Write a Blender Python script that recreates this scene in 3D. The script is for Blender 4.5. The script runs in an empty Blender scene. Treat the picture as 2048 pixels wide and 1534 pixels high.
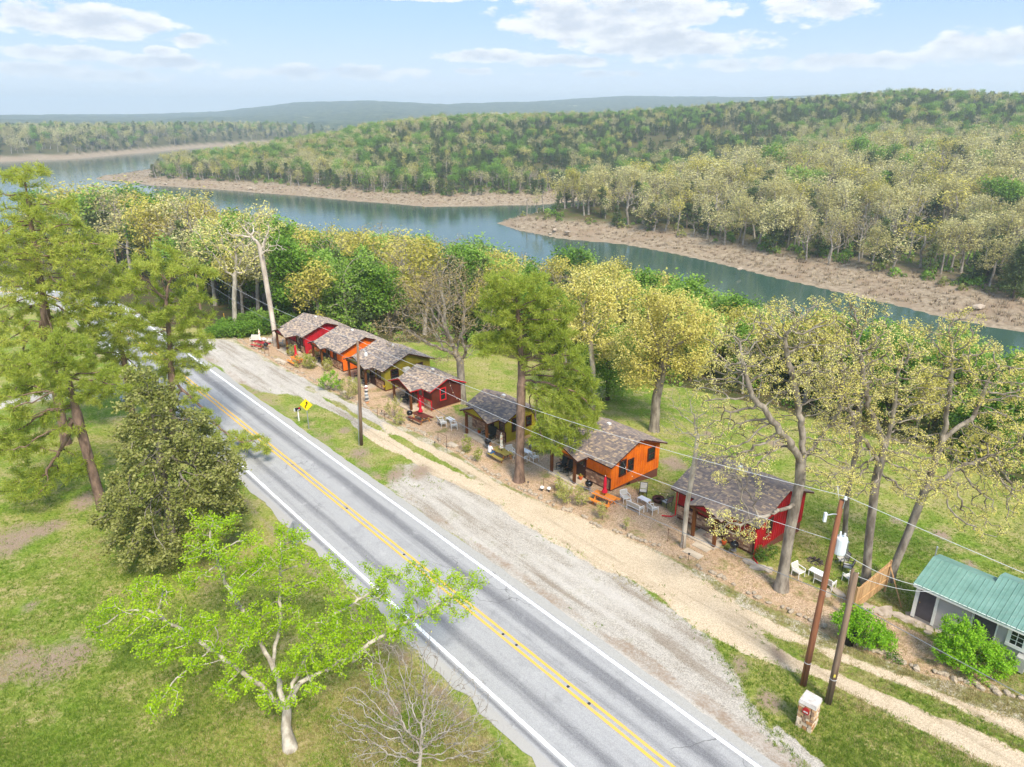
import bpy, bmesh, math, random
import numpy as np
from mathutils import Vector, Matrix

SC = bpy.context.scene
COL = SC.collection
rng = np.random.default_rng(7)
random.seed(7)
R = math.radians

# ------------------------------------------------------------------ camera, sky, sun, exposure
CAM_H, FPX, HZ = 27.0, 1421.0, 228.0
PITCH = math.atan((767 - HZ) / FPX)
cam = bpy.data.cameras.new('camera')
cam.sensor_width = 36.0
cam.lens = FPX / 2048 * 36.0
cam.clip_start = 0.5
cam.clip_end = 40000
camo = bpy.data.objects.new('camera', cam)
COL.objects.link(camo)
camo.location = (0, 0, CAM_H)
camo.rotation_euler = (R(90) - PITCH, 0, 0)
SC.camera = camo

SUN_EL, SUN_AZ = R(50), R(158)          # azimuth clockwise from +Y (the view direction)
sun_dir = Vector((math.sin(SUN_AZ) * math.cos(SUN_EL), math.cos(SUN_AZ) * math.cos(SUN_EL), math.sin(SUN_EL)))
sl = bpy.data.lights.new('sun', 'SUN')
sl.energy = 2.0
sl.angle = R(16)
sl.color = (1.0, 0.925, 0.80)
so = bpy.data.objects.new('sun', sl)
COL.objects.link(so)
so.rotation_euler = sun_dir.to_track_quat('Z', 'Y').to_euler()

SC.view_settings.view_transform = 'Standard'
SC.view_settings.look = 'None'
SC.view_settings.gamma = 1.0
SC.view_settings.use_curve_mapping = False
SC.view_settings.exposure = 1.6
SC.render.engine = 'CYCLES'
SC.cycles.use_denoising = True
SC.cycles.denoiser = 'OPENIMAGEDENOISE'
SC.cycles.denoising_input_passes = 'RGB_ALBEDO_NORMAL'
SC.cycles.max_bounces = 5
SC.cycles.diffuse_bounces = 3
SC.cycles.glossy_bounces = 2
SC.cycles.transmission_bounces = 3
SC.cycles.volume_bounces = 1
SC.cycles.transparent_max_bounces = 4
SC.cycles.use_adaptive_sampling = True
SC.cycles.adaptive_threshold = 0.025
SC.cycles.caustics_reflective = False
SC.cycles.caustics_refractive = False
SC.cycles.sample_clamp_indirect = 4.0


def srgb(r, g, b):
    def f(c):
        c /= 255.0
        return c / 12.92 if c <= 0.04045 else ((c + 0.055) / 1.055) ** 2.4
    return (f(r), f(g), f(b), 1.0)


class NT:
    """small helper to wire node trees"""
    def __init__(self, tree):
        self.t = tree

    def n(self, typ, ins=None, **props):
        nd = self.t.nodes.new(typ)
        for k, v in props.items():
            setattr(nd, k, v)
        for k, v in (ins or {}).items():
            s = nd.inputs[k]
            if isinstance(v, bpy.types.NodeSocket):
                self.t.links.new(v, s)
            else:
                s.default_value = v
        return nd

    def math(self, op, a, b=None, c=None, clamp=False):
        ins = {0: a}
        if b is not None:
            ins[1] = b
        if c is not None:
            ins[2] = c
        return self.n('ShaderNodeMath', ins, operation=op, use_clamp=clamp).outputs[0]

    def mix(self, fac, a, b, mode='MIX'):
        nd = self.n('ShaderNodeMix', {0: fac, 6: a, 7: b}, data_type='RGBA', blend_type=mode)
        return nd.outputs[2]

    def ramp(self, fac, stops, interp='LINEAR'):
        nd = self.n('ShaderNodeValToRGB', {0: fac})
        cr = nd.color_ramp
        cr.interpolation = interp
        while len(cr.elements) < len(stops):
            cr.elements.new(0.5)
        for e, (p, c) in zip(cr.elements, stops):
            e.position = p
            e.color = c if len(c) == 4 else (*c, 1)
        return nd.outputs[0]

    def maprange(self, v, a, b, c=0.0, d=1.0, smooth=True):
        return self.n('ShaderNodeMapRange', {0: v, 1: a, 2: b, 3: c, 4: d},
                      interpolation_type='SMOOTHSTEP' if smooth else 'LINEAR', clamp=True).outputs[0]

    def noise(self, vec, scale, detail=4.0, rough=0.55, dist=0.0, out=0, dims='3D'):
        ins = {'Scale': scale, 'Detail': detail, 'Roughness': rough, 'Distortion': dist}
        if vec is not None:
            ins['Vector'] = vec
        return self.n('ShaderNodeTexNoise', ins, noise_dimensions=dims).outputs[out]


def px_dir(u, v):
    x = (u - 1024) / FPX
    y = (767 - v) / FPX
    return np.array([x, math.cos(PITCH) + y * math.sin(PITCH), y * math.cos(PITCH) - math.sin(PITCH)])


def gp(u, v, z=0.0):
    """the point at height z that lies behind pixel (u, v) of the 2048x1534 photograph"""
    d = px_dir(u, v)
    t = (z - CAM_H) / d[2]
    return np.array([d[0] * t, d[1] * t, z])


def at(u, v, y):
    """the point at forward distance y behind pixel (u, v)"""
    d = px_dir(u, v)
    t = y / d[1]
    return np.array([d[0] * t, y, CAM_H + d[2] * t])


# road frame: s runs along the road (away, to the left), w across it towards the lake
RA = R(40.75)
RN = np.array([math.cos(RA), math.sin(RA)])
RD = np.array([-math.sin(RA), math.cos(RA)])


def SW(s, w, z=0.0):
    p = s * RD + w * RN
    return np.array([p[0], p[1], z])


ROT = math.atan2(-RD[1], -RD[0])         # rotation that turns local x to -RD and local y to RN

# ---- world: Nishita sky with clouds
world = bpy.data.worlds.new('World')
SC.world = world
world.use_nodes = True
wt = world.node_tree
wt.nodes.clear()
W = NT(wt)
sky = W.n('ShaderNodeTexSky', sky_type='NISHITA', sun_disc=False, sun_elevation=SUN_EL, sun_rotation=SUN_AZ,
          altitude=300.0, air_density=1.0, dust_density=1.6, ozone_density=1.2)
tc = W.n('ShaderNodeTexCoord')
sep = W.n('ShaderNodeSeparateXYZ', {0: tc.outputs['Generated']})
el = W.math('ARCSINE', sep.outputs[2])
az = W.math('ARCTAN2', sep.outputs[0], sep.outputs[1])


def az_el(u, v):
    d = px_dir(u, v)
    return math.atan2(d[0], d[1]), math.atan2(d[2], math.hypot(d[0], d[1]))


def cloud_vec(del_):
    e = W.math('ADD', el, del_)
    e2 = W.math('MULTIPLY', e, 2.3)
    return W.n('ShaderNodeCombineXYZ', {0: az, 1: e2, 2: 0.37}).outputs[0]


# cloud banks: centre pixel and half size in pixels (their place in the sky), weight
BANKS = [(1180, 40, 190, 48, 1.0), (1330, 20, 150, 40, .9), (1350, 86, 190, 30, 1.0), (1640, 12, 110, 32, .95), (1990, 92, 130, 32, 1.0),
         (1700, 122, 270, 17, .9), (1120, 122, 120, 13, .85), (985, 112, 110, 15, .85), (945, 143, 50, 9, .8),
         (170, 42, 150, 30, 1.0), (390, 80, 60, 14, .9), (120, 106, 110, 15, .95), (320, 103, 30, 11, .9), (330, 124, 110, 14, .9), (640, 146, 250, 17, .85),
         (60, 138, 130, 16, .9), (180, 150, 200, 14, .8), (860, -6, 180, 9, .8), (1500, 128, 190, 14, .75), (1200, 148, 180, 9, .6)]


def bank_cover(del_):
    cover = None
    e = W.math('ADD', el, del_)
    for (u, v, hu, hv, wgt) in BANKS:
        a0, e0 = az_el(u, v)
        dx = W.math('MULTIPLY', W.math('SUBTRACT', az, a0), FPX / hu * 0.95)
        dy = W.math('MULTIPLY', W.math('SUBTRACT', e, e0), FPX / hv * 0.95)
        rr = W.math('ADD', W.math('MULTIPLY', dx, dx), W.math('MULTIPLY', dy, dy))
        c = W.math('MULTIPLY_ADD', rr, -0.66, 0.62 * wgt)
        cover = c if cover is None else W.math('MAXIMUM', cover, c)
    # away from these, scattered clouds go on over the rest of the sky
    high = W.maprange(el, 0.19, 0.45, -1.5, 0.02)
    side = W.maprange(W.math('ABSOLUTE', az), 0.72, 1.0, -1.5, 0.02)
    rest = W.math('MAXIMUM', high, side)
    return W.math('MAXIMUM', W.math('MAXIMUM', cover, rest), -0.42)


COVER = bank_cover(0.0)


def cloud_density(del_, soft):
    v = cloud_vec(del_)
    f = W.noise(v, 24.0, 7.0, 0.6)
    g = W.noise(v, 5.0, 3.0, 0.5)
    fg = W.math('ADD', W.math('MULTIPLY', f, 1.9), W.math('MULTIPLY', g, 0.5))
    x = W.math('ADD', W.math('SUBTRACT', fg, 1.2), COVER)
    return W.maprange(x, 0.06, 0.06 + soft)


dens = cloud_density(0.0, 0.3)
under = cloud_density(0.010, 0.8)
ccol = W.mix(W.math('MULTIPLY', under, 0.9), (5.6, 5.6, 5.6, 1), (3.2, 3.5, 4.0, 1))
hazeband = W.math('POWER', W.maprange(el, 0.0, 0.15, 1.0, 0.0, False), 2.1)
skyc = W.mix(0.8, sky.outputs[0], (2.1, 3.3, 5.2, 1))
skyh = W.mix(W.math('MULTIPLY', hazeband, 0.95), skyc, (5.7, 5.85, 5.95, 1))
fade = W.maprange(el, -0.01, 0.09, 0.25, 0.92)
col = W.mix(W.math('MULTIPLY', dens, fade), skyh, ccol)
bg = W.n('ShaderNodeBackground', {'Color': col, 'Strength': 0.07})
wo = W.n('ShaderNodeOutputWorld', {'Surface': bg.outputs[0]})


# ------------------------------------------------------------------ helpers: objects, meshes, materials
def tag(o, label=None, cat=None, group=None, kind=None):
    if label: o['label'] = label
    if cat: o['category'] = cat
    if group: o['group'] = group
    if kind: o['kind'] = kind
    return o


def empty(name, loc=(0, 0, 0), rz=0.0, parent=None):
    o = bpy.data.objects.new(name, None)
    COL.objects.link(o)
    o.location = [float(c) for c in loc]
    o.rotation_euler = (0, 0, rz)
    o.parent = parent
    o.empty_display_size = 0.1
    return o


def mesh_np(name, V, F, mats=(), mi=None, smooth=False):
    """V (n,3) floats; F a list of int arrays (m,k), one per face size"""
    me = bpy.data.meshes.new(name)
    V = np.asarray(V, np.float32).reshape(-1, 3)
    if not isinstance(F, (list, tuple)):
        F = [F]
    F = [np.asarray(f, np.int32) for f in F if len(f)]
    me.vertices.add(len(V))
    me.vertices.foreach_set('co', V.ravel())
    loops = np.concatenate([f.ravel() for f in F]) if F else np.zeros(0, np.int32)
    sizes = np.concatenate([np.full(len(f), f.shape[1], np.int32) for f in F]) if F else np.zeros(0, np.int32)
    me.loops.add(len(loops))
    me.loops.foreach_set('vertex_index', loops)
    me.polygons.add(len(sizes))
    st = np.zeros(len(sizes), np.int32)
    st[1:] = np.cumsum(sizes)[:-1]
    me.polygons.foreach_set('loop_start', st)
    me.polygons.foreach_set('loop_total', sizes)
    for m in mats:
        me.materials.append(m)
    if mi is not None:
        me.polygons.foreach_set('material_index', np.asarray(mi, np.int32))
    me.polygons.foreach_set('use_smooth', np.full(len(sizes), bool(smooth)))
    me.update(calc_edges=True)
    me.validate()
    return me


def link(name, me, parent=None, loc=None, rz=None):
    o = bpy.data.objects.new(name, me)
    COL.objects.link(o)
    o.parent = parent
    if loc is not None:
        o.location = [float(c) for c in loc]
    if rz is not None:
        o.rotation_euler = (0, 0, rz)
    return o


class MB:
    """collects simple solids into one mesh"""
    def __init__(self):
        self.v, self.f, self.t = [], [], []

    def add(self, vs, fs, tint=0.5):
        o = len(self.v)
        self.v.extend([tuple(float(c) for c in p) for p in vs])
        for f in fs:
            self.f.append(tuple(i + o for i in f))
            self.t.append(tint)
        return self

    def box(self, x0, y0, z0, x1, y1, z1, tint=0.5, M=None):
        vs = [(x0, y0, z0), (x1, y0, z0), (x1, y1, z0), (x0, y1, z0), (x0, y0, z1), (x1, y0, z1), (x1, y1, z1), (x0, y1, z1)]
        if M is not None:
            vs = [M @ Vector(v) for v in vs]
        return self.add(vs, [(0, 3, 2, 1), (4, 5, 6, 7), (0, 1, 5, 4), (1, 2, 6, 5), (2, 3, 7, 6), (3, 0, 4, 7)], tint)

    def cbox(self, c, s, tint=0.5, M=None):
        return self.box(c[0] - s[0] / 2, c[1] - s[1] / 2, c[2] - s[2] / 2, c[0] + s[0] / 2, c[1] + s[1] / 2, c[2] + s[2] / 2, tint, M)

    def prism(self, poly, axis, a, b, tint=0.5):
        """poly: 2D points; axis 'x','y','z' is the extrusion axis"""
        def P(p, t):
            return {'x': (t, p[0], p[1]), 'y': (p[0], t, p[1]), 'z': (p[0], p[1], t)}[axis]
        n = len(poly)
        vs = [P(p, a) for p in poly] + [P(p, b) for p in poly]
        fs = [tuple(range(n - 1, -1, -1)), tuple(range(n, 2 * n))]
        fs += [(i, (i + 1) % n, (i + 1) % n + n, i + n) for i in range(n)]
        return self.add(vs, fs, tint)

    def tube(self, pts, rad, k=6, tint=0.5, caps=True):
        pts = [np.asarray(p, float) for p in pts]
        if np.isscalar(rad):
            rad = [rad] * len(pts)
        rings = []
        for i, p in enumerate(pts):
            d = pts[min(i + 1, len(pts) - 1)] - pts[max(i - 1, 0)]
            d = d / (np.linalg.norm(d) + 1e-9)
            a = np.cross(d, [0, 0, 1.0]) if abs(d[2]) < 0.95 else np.cross(d, [0, 1.0, 0])
            a /= np.linalg.norm(a) + 1e-9
            b = np.cross(d, a)
            rings.append([p + rad[i] * (math.cos(2 * math.pi * j / k) * a + math.sin(2 * math.pi * j / k) * b) for j in range(k)])
        vs = [q for r_ in rings for q in r_]
        fs = []
        for i in range(len(pts) - 1):
            for j in range(k):
                fs.append((i * k + j, i * k + (j + 1) % k, (i + 1) * k + (j + 1) % k, (i + 1) * k + j))
        if caps:
            fs.append(tuple(range(k - 1, -1, -1)))
            fs.append(tuple((len(pts) - 1) * k + j for j in range(k)))
        return self.add(vs, fs, tint)

    def lathe(self, prof, c=(0, 0, 0), k=14, tint=0.5):
        """prof: (radius, z) from bottom to top"""
        vs, fs = [], []
        for (r_, z) in prof:
            for j in range(k):
                t = 2 * math.pi * j / k
                vs.append((c[0] + r_ * math.cos(t), c[1] + r_ * math.sin(t), c[2] + z))
        for i in range(len(prof) - 1):
            for j in range(k):
                fs.append((i * k + j, i * k + (j + 1) % k, (i + 1) * k + (j + 1) % k, (i + 1) * k + j))
        fs.append(tuple(range(k - 1, -1, -1)))
        fs.append(tuple((len(prof) - 1) * k + j for j in range(k)))
        return self.add(vs, fs, tint)

    def mesh(self, name, m, smooth=False, tint=False):
        me = bpy.data.meshes.new(name)
        me.from_pydata(self.v, [], self.f)
        if m is not None:
            me.materials.append(m)
        if smooth:
            me.polygons.foreach_set('use_smooth', [True] * len(me.polygons))
        if tint:
            a = me.attributes.new('tint', 'FLOAT', 'FACE')
            a.data.foreach_set('value', self.t)
        me.update()
        return me

    def build(self, name, m, parent=None, loc=None, rz=None, smooth=False, tint=False, kind=None, label=None):
        o = link(name, self.mesh(name, m, smooth, tint), parent, loc, rz)
        if kind: o['kind'] = kind
        if label: o['label'] = label
        return o


MATS = {}


def mat(name, c, rough=0.8, var=0.15, scale=3.0, bump=0.0, bscale=30.0, metal=0.0, c2=None, stretch=None, spec=0.3, tint=None, weather=0.0):
    """plain surface with grain: colour c wandering towards c2, optional bump, per-face tint attribute"""
    if name in MATS:
        return MATS[name]
    m = bpy.data.materials.new(name)
    m.use_nodes = True
    t = m.node_tree
    t.nodes.clear()
    N = NT(t)
    co = N.n('ShaderNodeTexCoord').outputs['Object']
    if stretch:
        co = N.n('ShaderNodeMapping', {0: co, 3: stretch}).outputs[0]
    c2 = c2 or tuple(x * (1 - var) for x in c[:3]) + (1,)
    f = N.noise(co, scale, 5, 0.6)
    base = N.mix(N.maprange(f, 0.32, 0.68), c, c2)
    if tint:
        at_ = N.n('ShaderNodeAttribute', attribute_name='tint').outputs['Fac']
        base = N.mix(0.85, base, N.ramp(at_, tint, 'CONSTANT' if len(tint) > 4 else 'LINEAR'))
    if weather:
        g = N.noise(co, scale * 6, 6, 0.7)
        base = N.mix(N.math('MULTIPLY', N.maprange(g, 0.5, 0.72), weather), base, srgb(205, 200, 190))
    ins = {'Base Color': base, 'Roughness': rough, 'Metallic': metal, 'Specular IOR Level': spec}
    b = N.n('ShaderNodeBsdfPrincipled', ins)
    if bump:
        h = N.noise(co, bscale, 5, 0.65)
        bp = N.n('ShaderNodeBump', {'Height': h, 'Strength': bump, 'Distance': 0.03})
        t.links.new(bp.outputs[0], b.inputs['Normal'])
    N.n('ShaderNodeOutputMaterial', {'Surface': b.outputs[0]})
    MATS[name] = m
    return m


def leaf_mat(name, cols, trans=0.35, rough=0.6, inst=0.25, pscale=0.35, per=.35):
    """foliage: colour wanders over leaves (random per leaf), over the crown (noise) and from plant to plant"""
    if name in MATS:
        return MATS[name]
    m = bpy.data.materials.new(name)
    m.use_nodes = True
    t = m.node_tree
    t.nodes.clear()
    N = NT(t)
    geo = N.n('ShaderNodeNewGeometry')
    oi = N.n('ShaderNodeObjectInfo')
    tcn = N.n('ShaderNodeTexCoord')
    nz = N.noise(tcn.outputs['Object'], pscale, 3, 0.6)
    f = N.math('ADD', N.math('MULTIPLY', geo.outputs['Random Per Island'], per), N.math('MULTIPLY', nz, 0.75))
    f = N.math('ADD', f, N.math('MULTIPLY', N.math('SUBTRACT', oi.outputs['Random'], 0.5), inst * 2))
    f = N.math('SUBTRACT', f, per / 2 - 0.13, clamp=True)
    n = len(cols)
    base = N.ramp(f, [((i + 0.5) / n, c) for i, c in enumerate(cols)])
    d = N.n('ShaderNodeBsdfPrincipled', {'Base Color': base, 'Roughness': rough, 'Specular IOR Level': 0.25})
    mx = N.n('ShaderNodeMixShader', {0: trans, 1: d.outputs[0], 2: N.n('ShaderNodeBsdfTranslucent', {'Color': base}).outputs[0]})
    N.n('ShaderNodeOutputMaterial', {'Surface': mx.outputs[0]})
    MATS[name] = m
    return m

# ------------------------------------------------------------------ terrain
def smooth(t):
    t = np.clip(t, 0, 1)
    return t * t * (3 - 2 * t)


def fnoise(x, y, sc, seed=0, octs=4):
    """cheap value noise, 0..1"""
    x = np.asarray(x, float); y = np.asarray(y, float)
    out = np.zeros(np.broadcast(x, y).shape); amp = 1.0; tot = 0.0
    for o in range(octs):
        fx, fy = x / sc + 31.7 * (o + seed), y / sc + 17.3 * (o + 2 * seed)
        ix, iy = np.floor(fx).astype(np.int64), np.floor(fy).astype(np.int64)
        tx, ty = smooth(fx - ix), smooth(fy - iy)
        def h(a, b):
            k = (a * 374761393 + b * 668265263 + (seed + o) * 1442695) & 0x7fffffff
            k = ((k ^ (k >> 13)) * 1274126177) & 0x7fffffff
            return ((k ^ (k >> 16)) & 0xffff) / 65535.0
        out += amp * ((h(ix, iy) * (1 - tx) + h(ix + 1, iy) * tx) * (1 - ty) + (h(ix, iy + 1) * (1 - tx) + h(ix + 1, iy + 1) * tx) * ty)
        tot += amp; amp *= 0.5; sc *= 0.5
    return out / tot


LAKE = -14.0
AZN = [-180, -75, -50, -35, -27, -20, -12, -5, 0, 11, 20, 32, 38, 60, 180]
R_T = [200, 170, 150, 130, 104, 97, 91, 90, 84, 80, 76, 71, 68, 66, 66]
R_N = [600, 420, 340, 320, 285, 240, 200, 182, 170, 148, 136, 126, 122, 130, 160]
AZB = [-1.3, 0.6, 3.8, 9, 14.9, 20.2, 25.9, 32.5, 36.9, 70]
RB0 = [289, 268, 252, 242, 220, 201, 186, 173, 170, 175]
RB1 = [290, 305, 326, 350, 420, 900, 900, 900, 900, 900]
RBR = [289, 290, 290, 300, 330, 385, 450, 480, 485, 485]
ZBR = [-13, -10, -7.5, -6, -5.5, -1.5, 3, 5.5, 7.5, 7.5]
AZA = [-29.6, -26, -19.7, -12.5, -6.8, -1.7, 2, 5, 9, 13, 20, 70]
RA0 = [572, 499, 434, 376, 345, 345, 349, 366, 378, 380, 400, 400]
RA1 = [574, 640, 720, 800, 1400, 1500, 1500, 1500, 1500, 1500, 1500, 1500]
AZR = [-29.6, -26, -20, -14.3, -10.6, -5.8, -0.9, 6.6, 13.8, 18.3, 23.7, 28.2, 34, 45, 70]
RAR = [573, 560, 580, 640, 690, 730, 770, 810, 850, 880, 900, 900, 900, 900, 900]
ZAR = [-13.5, -12, -5, 2, 9.5, 16, 18, 20, 27, 32, 39, 42, 38, 36, 36]
AZC = [-75, -34.6, -30.4, -25.9, -23.3, -14, -5]
RC0 = [760, 824, 841, 945, 1035, 1250, 1400]
AZD = [-60, -34, -25, -21, -15.5, -10.5, -4.6, 1.3, 8.4, 16.6, 25, 34, 60]
SLD = [0.0, -0.001, 0.0, .0023, .0128, .0146, .0112, .0143, .0207, .0195, .0227, .02, .02]


def height(x, y, rough=False):
    x = np.asarray(x, float); y = np.asarray(y, float)
    r = np.hypot(x, y); az_ = np.degrees(np.arctan2(x, y))
    s = x * RD[0] + y * RD[1]; w = x * RN[0] + y * RN[1]
    zy = -0.25 * smooth((w - 30.2) / 2.6) - 0.75 * smooth((w - 37) / 8) - 1.5 * smooth((w - 44) / 26)
    zy = zy - 0.35 * smooth((15.0 - w) / 2.5) * smooth((w - 8) / 4) + 0.5 * smooth((8 - w) / 30)
    rT = np.interp(az_, AZN, R_T); rN = np.interp(az_, AZN, R_N)
    t = np.clip((r - rT) / (rN - rT), 0, 1.3)
    near = zy * (1 - np.clip(t, 0, 1)) + LAKE * np.clip(t, 0, 1) ** 1.15 - 6 * np.clip(t - 1, 0, .3) / .3 - 2.0 * smooth(t * 1.2) * smooth((1 - t) * 3)
    far = np.full(r.shape, -20.0)
    # front bank of the far shore
    r0 = np.interp(az_, AZB, RB0); r1 = np.interp(az_, AZB, RB1); rr = np.interp(az_, AZB, RBR); zr = np.interp(az_, AZB, ZBR)
    wob = 3.0 * (fnoise(x, y, 22, 3) - 0.5)
    e = r - r0 + wob
    zb = LAKE + np.clip(e, -20, 0) * .3 + 3.6 * smooth(e / 30) + (zr - LAKE - 3.6) * smooth((r - r0 - 14) / np.maximum(rr - r0 - 14, 15)) - 5 * smooth((r - rr) / 160)
    zb = np.where(az_ < 13, np.minimum(zb, LAKE + (r1 - r + wob) * .16), zb)
    zb = np.where((az_ < AZB[0]), LAKE - (AZB[0] - az_) * 4 - .5, zb)
    far = np.maximum(far, np.where(az_ > AZB[0] - 3, zb, -20))
    # the wooded hill behind it
    r0 = np.interp(az_, AZA, RA0); r1 = np.interp(az_, AZA, RA1); rr = np.interp(az_, AZR, RAR); zr = np.interp(az_, AZR, ZAR)
    e = r - r0 + wob * 1.4
    za = LAKE + np.clip(e, -20, 0) * .3 + 3.2 * smooth(e / 32) + (zr - LAKE - 3.2) * smooth((r - r0 - 16) / np.maximum(rr - r0 - 16, 20)) ** .85 - 26 * smooth((r - rr - 40) / 500)
    za = np.minimum(za, np.where(az_ < -10, LAKE + (r1 - r + wob) * .16, 999))
    za = np.where(az_ < AZA[0], LAKE - (AZA[0] - az_) * 4 - .3, za)
    far = np.maximum(far, np.where(az_ > AZA[0] - 3, za, -20))
    # low land on the far side of the wide water
    e = r - np.interp(az_, AZC, RC0) + wob * 2
    zc = LAKE + np.clip(e, -20, 0) * .3 + 4 * smooth(e / 45) + 11 * smooth((e - 20) / 90) + 6 * (fnoise(x, y, 160, 9) - .5) * smooth(e / 100)
    far = np.maximum(far, np.where((az_ > -80) & (az_ < 0), zc, -20))
    # distant ridges
    sl = np.interp(az_, AZD, SLD)
    rd = 4200 + 500 * np.sin(az_ * .21)
    zd = 27 + sl * rd - 5
    zd = -6 + (zd + 6) * smooth((r - 1500) / (rd - 1500)) + 18 * (fnoise(x, y, 700, 5) - .5) * smooth((r - 1500) / 800) * smooth((rd + 200 - r) / 600)
    zd = zd - 40 * smooth((r - rd - 100) / 1500)
    zd = np.maximum(zd, 27 + (sl * .5 - .0035 + .003 * np.sin(az_ * .5)) * 2500 - 14 - 60 * smooth(np.abs(r - 2500) / 700))
    far = np.maximum(far, np.where(r > 1500, zd, -20))
    if rough:
        far = far + np.where(r > 1420, 9 * (fnoise(x, y, 45, 8, 2)) * smooth((r - 1420) / 200), 0)
    side = smooth((np.abs(az_) - 62) / 12)
    far = far * (1 - side) + np.minimum(near, -2) * side
    z = np.where(r < rN + 12, np.maximum(near, np.where(r < rN, -99, -20)), far)
    z = np.where((r >= rN) & (r < rN + 30) & (side < .5), np.maximum(np.minimum(z, LAKE - 1.0 - (r - rN) * .1), -20), z)
    lump = 0.12 * (fnoise(x, y, 6, 11) - .5) * smooth((np.abs(w - 20) - 7) / 8) * (r < 150)
    return z + lump


def in_poly(px, py, poly):
    """signed distance to a polygon, negative inside"""
    poly = np.asarray(poly, float)
    d = np.full(px.shape, 1e9); inside = np.zeros(px.shape, bool)
    n = len(poly)
    for i in range(n):
        a, b = poly[i], poly[(i + 1) % n]
        ab = b - a
        t = np.clip(((px - a[0]) * ab[0] + (py - a[1]) * ab[1]) / (ab @ ab + 1e-9), 0, 1)
        d = np.minimum(d, np.hypot(px - a[0] - t * ab[0], py - a[1] - t * ab[1]))
        cond = (a[1] > py) != (b[1] > py)
        xi = a[0] + (py - a[1]) / (b[1] - a[1] + 1e-12) * ab[0]
        inside ^= cond & (px < xi)
    return np.where(inside, -d, d)


def to_line(px, py, line):
    line = np.asarray(line, float)
    d = np.full(px.shape, 1e9)
    for a, b in zip(line[:-1], line[1:]):
        ab = b - a
        t = np.clip(((px - a[0]) * ab[0] + (py - a[1]) * ab[1]) / (ab @ ab), 0, 1)
        d = np.minimum(d, np.hypot(px - a[0] - t * ab[0], py - a[1] - t * ab[1]))
    return d


# gravel, drive, yard outlines in the road frame (s, w)
TRK_NEAR = [(-20, 38), (0, 33.4), (4, 32.8), (7.8, 31.95), (10.7, 31.4), (14.6, 30.1), (18, 29.8), (24, 30.6), (32, 30.4), (40.4, 29.4), (44.7, 28.95), (48.9, 28.7), (53.9, 28.65), (58.3, 28.75), (64.2, 28.5), (70, 27.4), (84, 26.2)]
TRK_FAR = [(-20, 40.5), (0, 35.4), (3.9, 34.85), (5.8, 34.6), (8.7, 34.0), (11.6, 33.2), (16, 32.4), (24, 32.2), (32, 31.4), (41.8, 31.0), (45.6, 30.85), (50.8, 30.65), (57.6, 30.4), (61.2, 30.3), (67.4, 30.0), (78.4, 28.8), (86, 27.4)]
TAN = [(40, 29.5), (35, 29.3), (29.8, 28.9), (25.4, 29.1), (22.4, 29.8), (19, 29.2), (15.5, 29.4), (15, 31.5), (17.9, 33.2), (23, 33.6), (27, 33.3), (33.4, 32.3), (39.8, 31.5)]
GREY = [(49, 27.8), (45, 29.2), (40, 29.6), (35, 29.5), (29.8, 29.1), (25.4, 29.4), (22.4, 29.9), (17.8, 29.4), (14.8, 28.3), (12.8, 26.6), (10, 25.2), (5, 24.2), (5, 23.5), (20, 23.8), (44, 24.0), (47, 26)]
WHITE = [(93, 27.2), (89, 29.4), (82, 29.9), (74, 29.9), (67, 29.4), (65, 28.6), (66, 27.0), (69, 25.2), (74, 24.3), (84, 24.2), (93, 24.4)]
EDGE = [(90, 30.2), (81.9, 30.4), (74.7, 30.5), (66.3, 31.0), (62.4, 31.4), (57.8, 31.6), (54.2, 31.9), (49, 32.5), (44.1, 32.6), (39.9, 32.1), (35.3, 32.5), (32.7, 32.7), (28.7, 33.1), (25.4, 34.0), (23.3, 34.2), (20.5, 34.4), (17.7, 34.4), (14.5, 34.7), (11.6, 34.9), (8.1, 35.7), (4.2, 37.3), (0, 38.6)]
LANE = [(84, -20), (82.5, 4.05), (82.2, 9.6), (80.7, 13.5), (79.8, 17)]
BARE = [(30, 1080, 2.6), (90, 1060, 1.6), (175, 1000, 1.8), (20, 1335, 2.0), (110, 1325, 2.2), (150, 1310, 1.4), (330, 920, 1.5), (60, 1215, .8), (790, 1410, .7), (1890, 1040, 1.0), (1800, 1010, .9), (1420, 840, 1.2), (1480, 915, 1.6), (1350, 905, 1.8), (1260, 895, 1.2), (1480, 930, 1.2), (1950, 1100, .8), (1700, 900, 1.0), (1560, 850, 1.4), (640, 905, 1.0), (720, 905, 1.3), (790, 950, 1.4), (690, 860, .9), (840, 945, 1.5), (1480, 1330, .9), (1540, 1400, 1.0), (1560, 1310, .8)]


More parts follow.
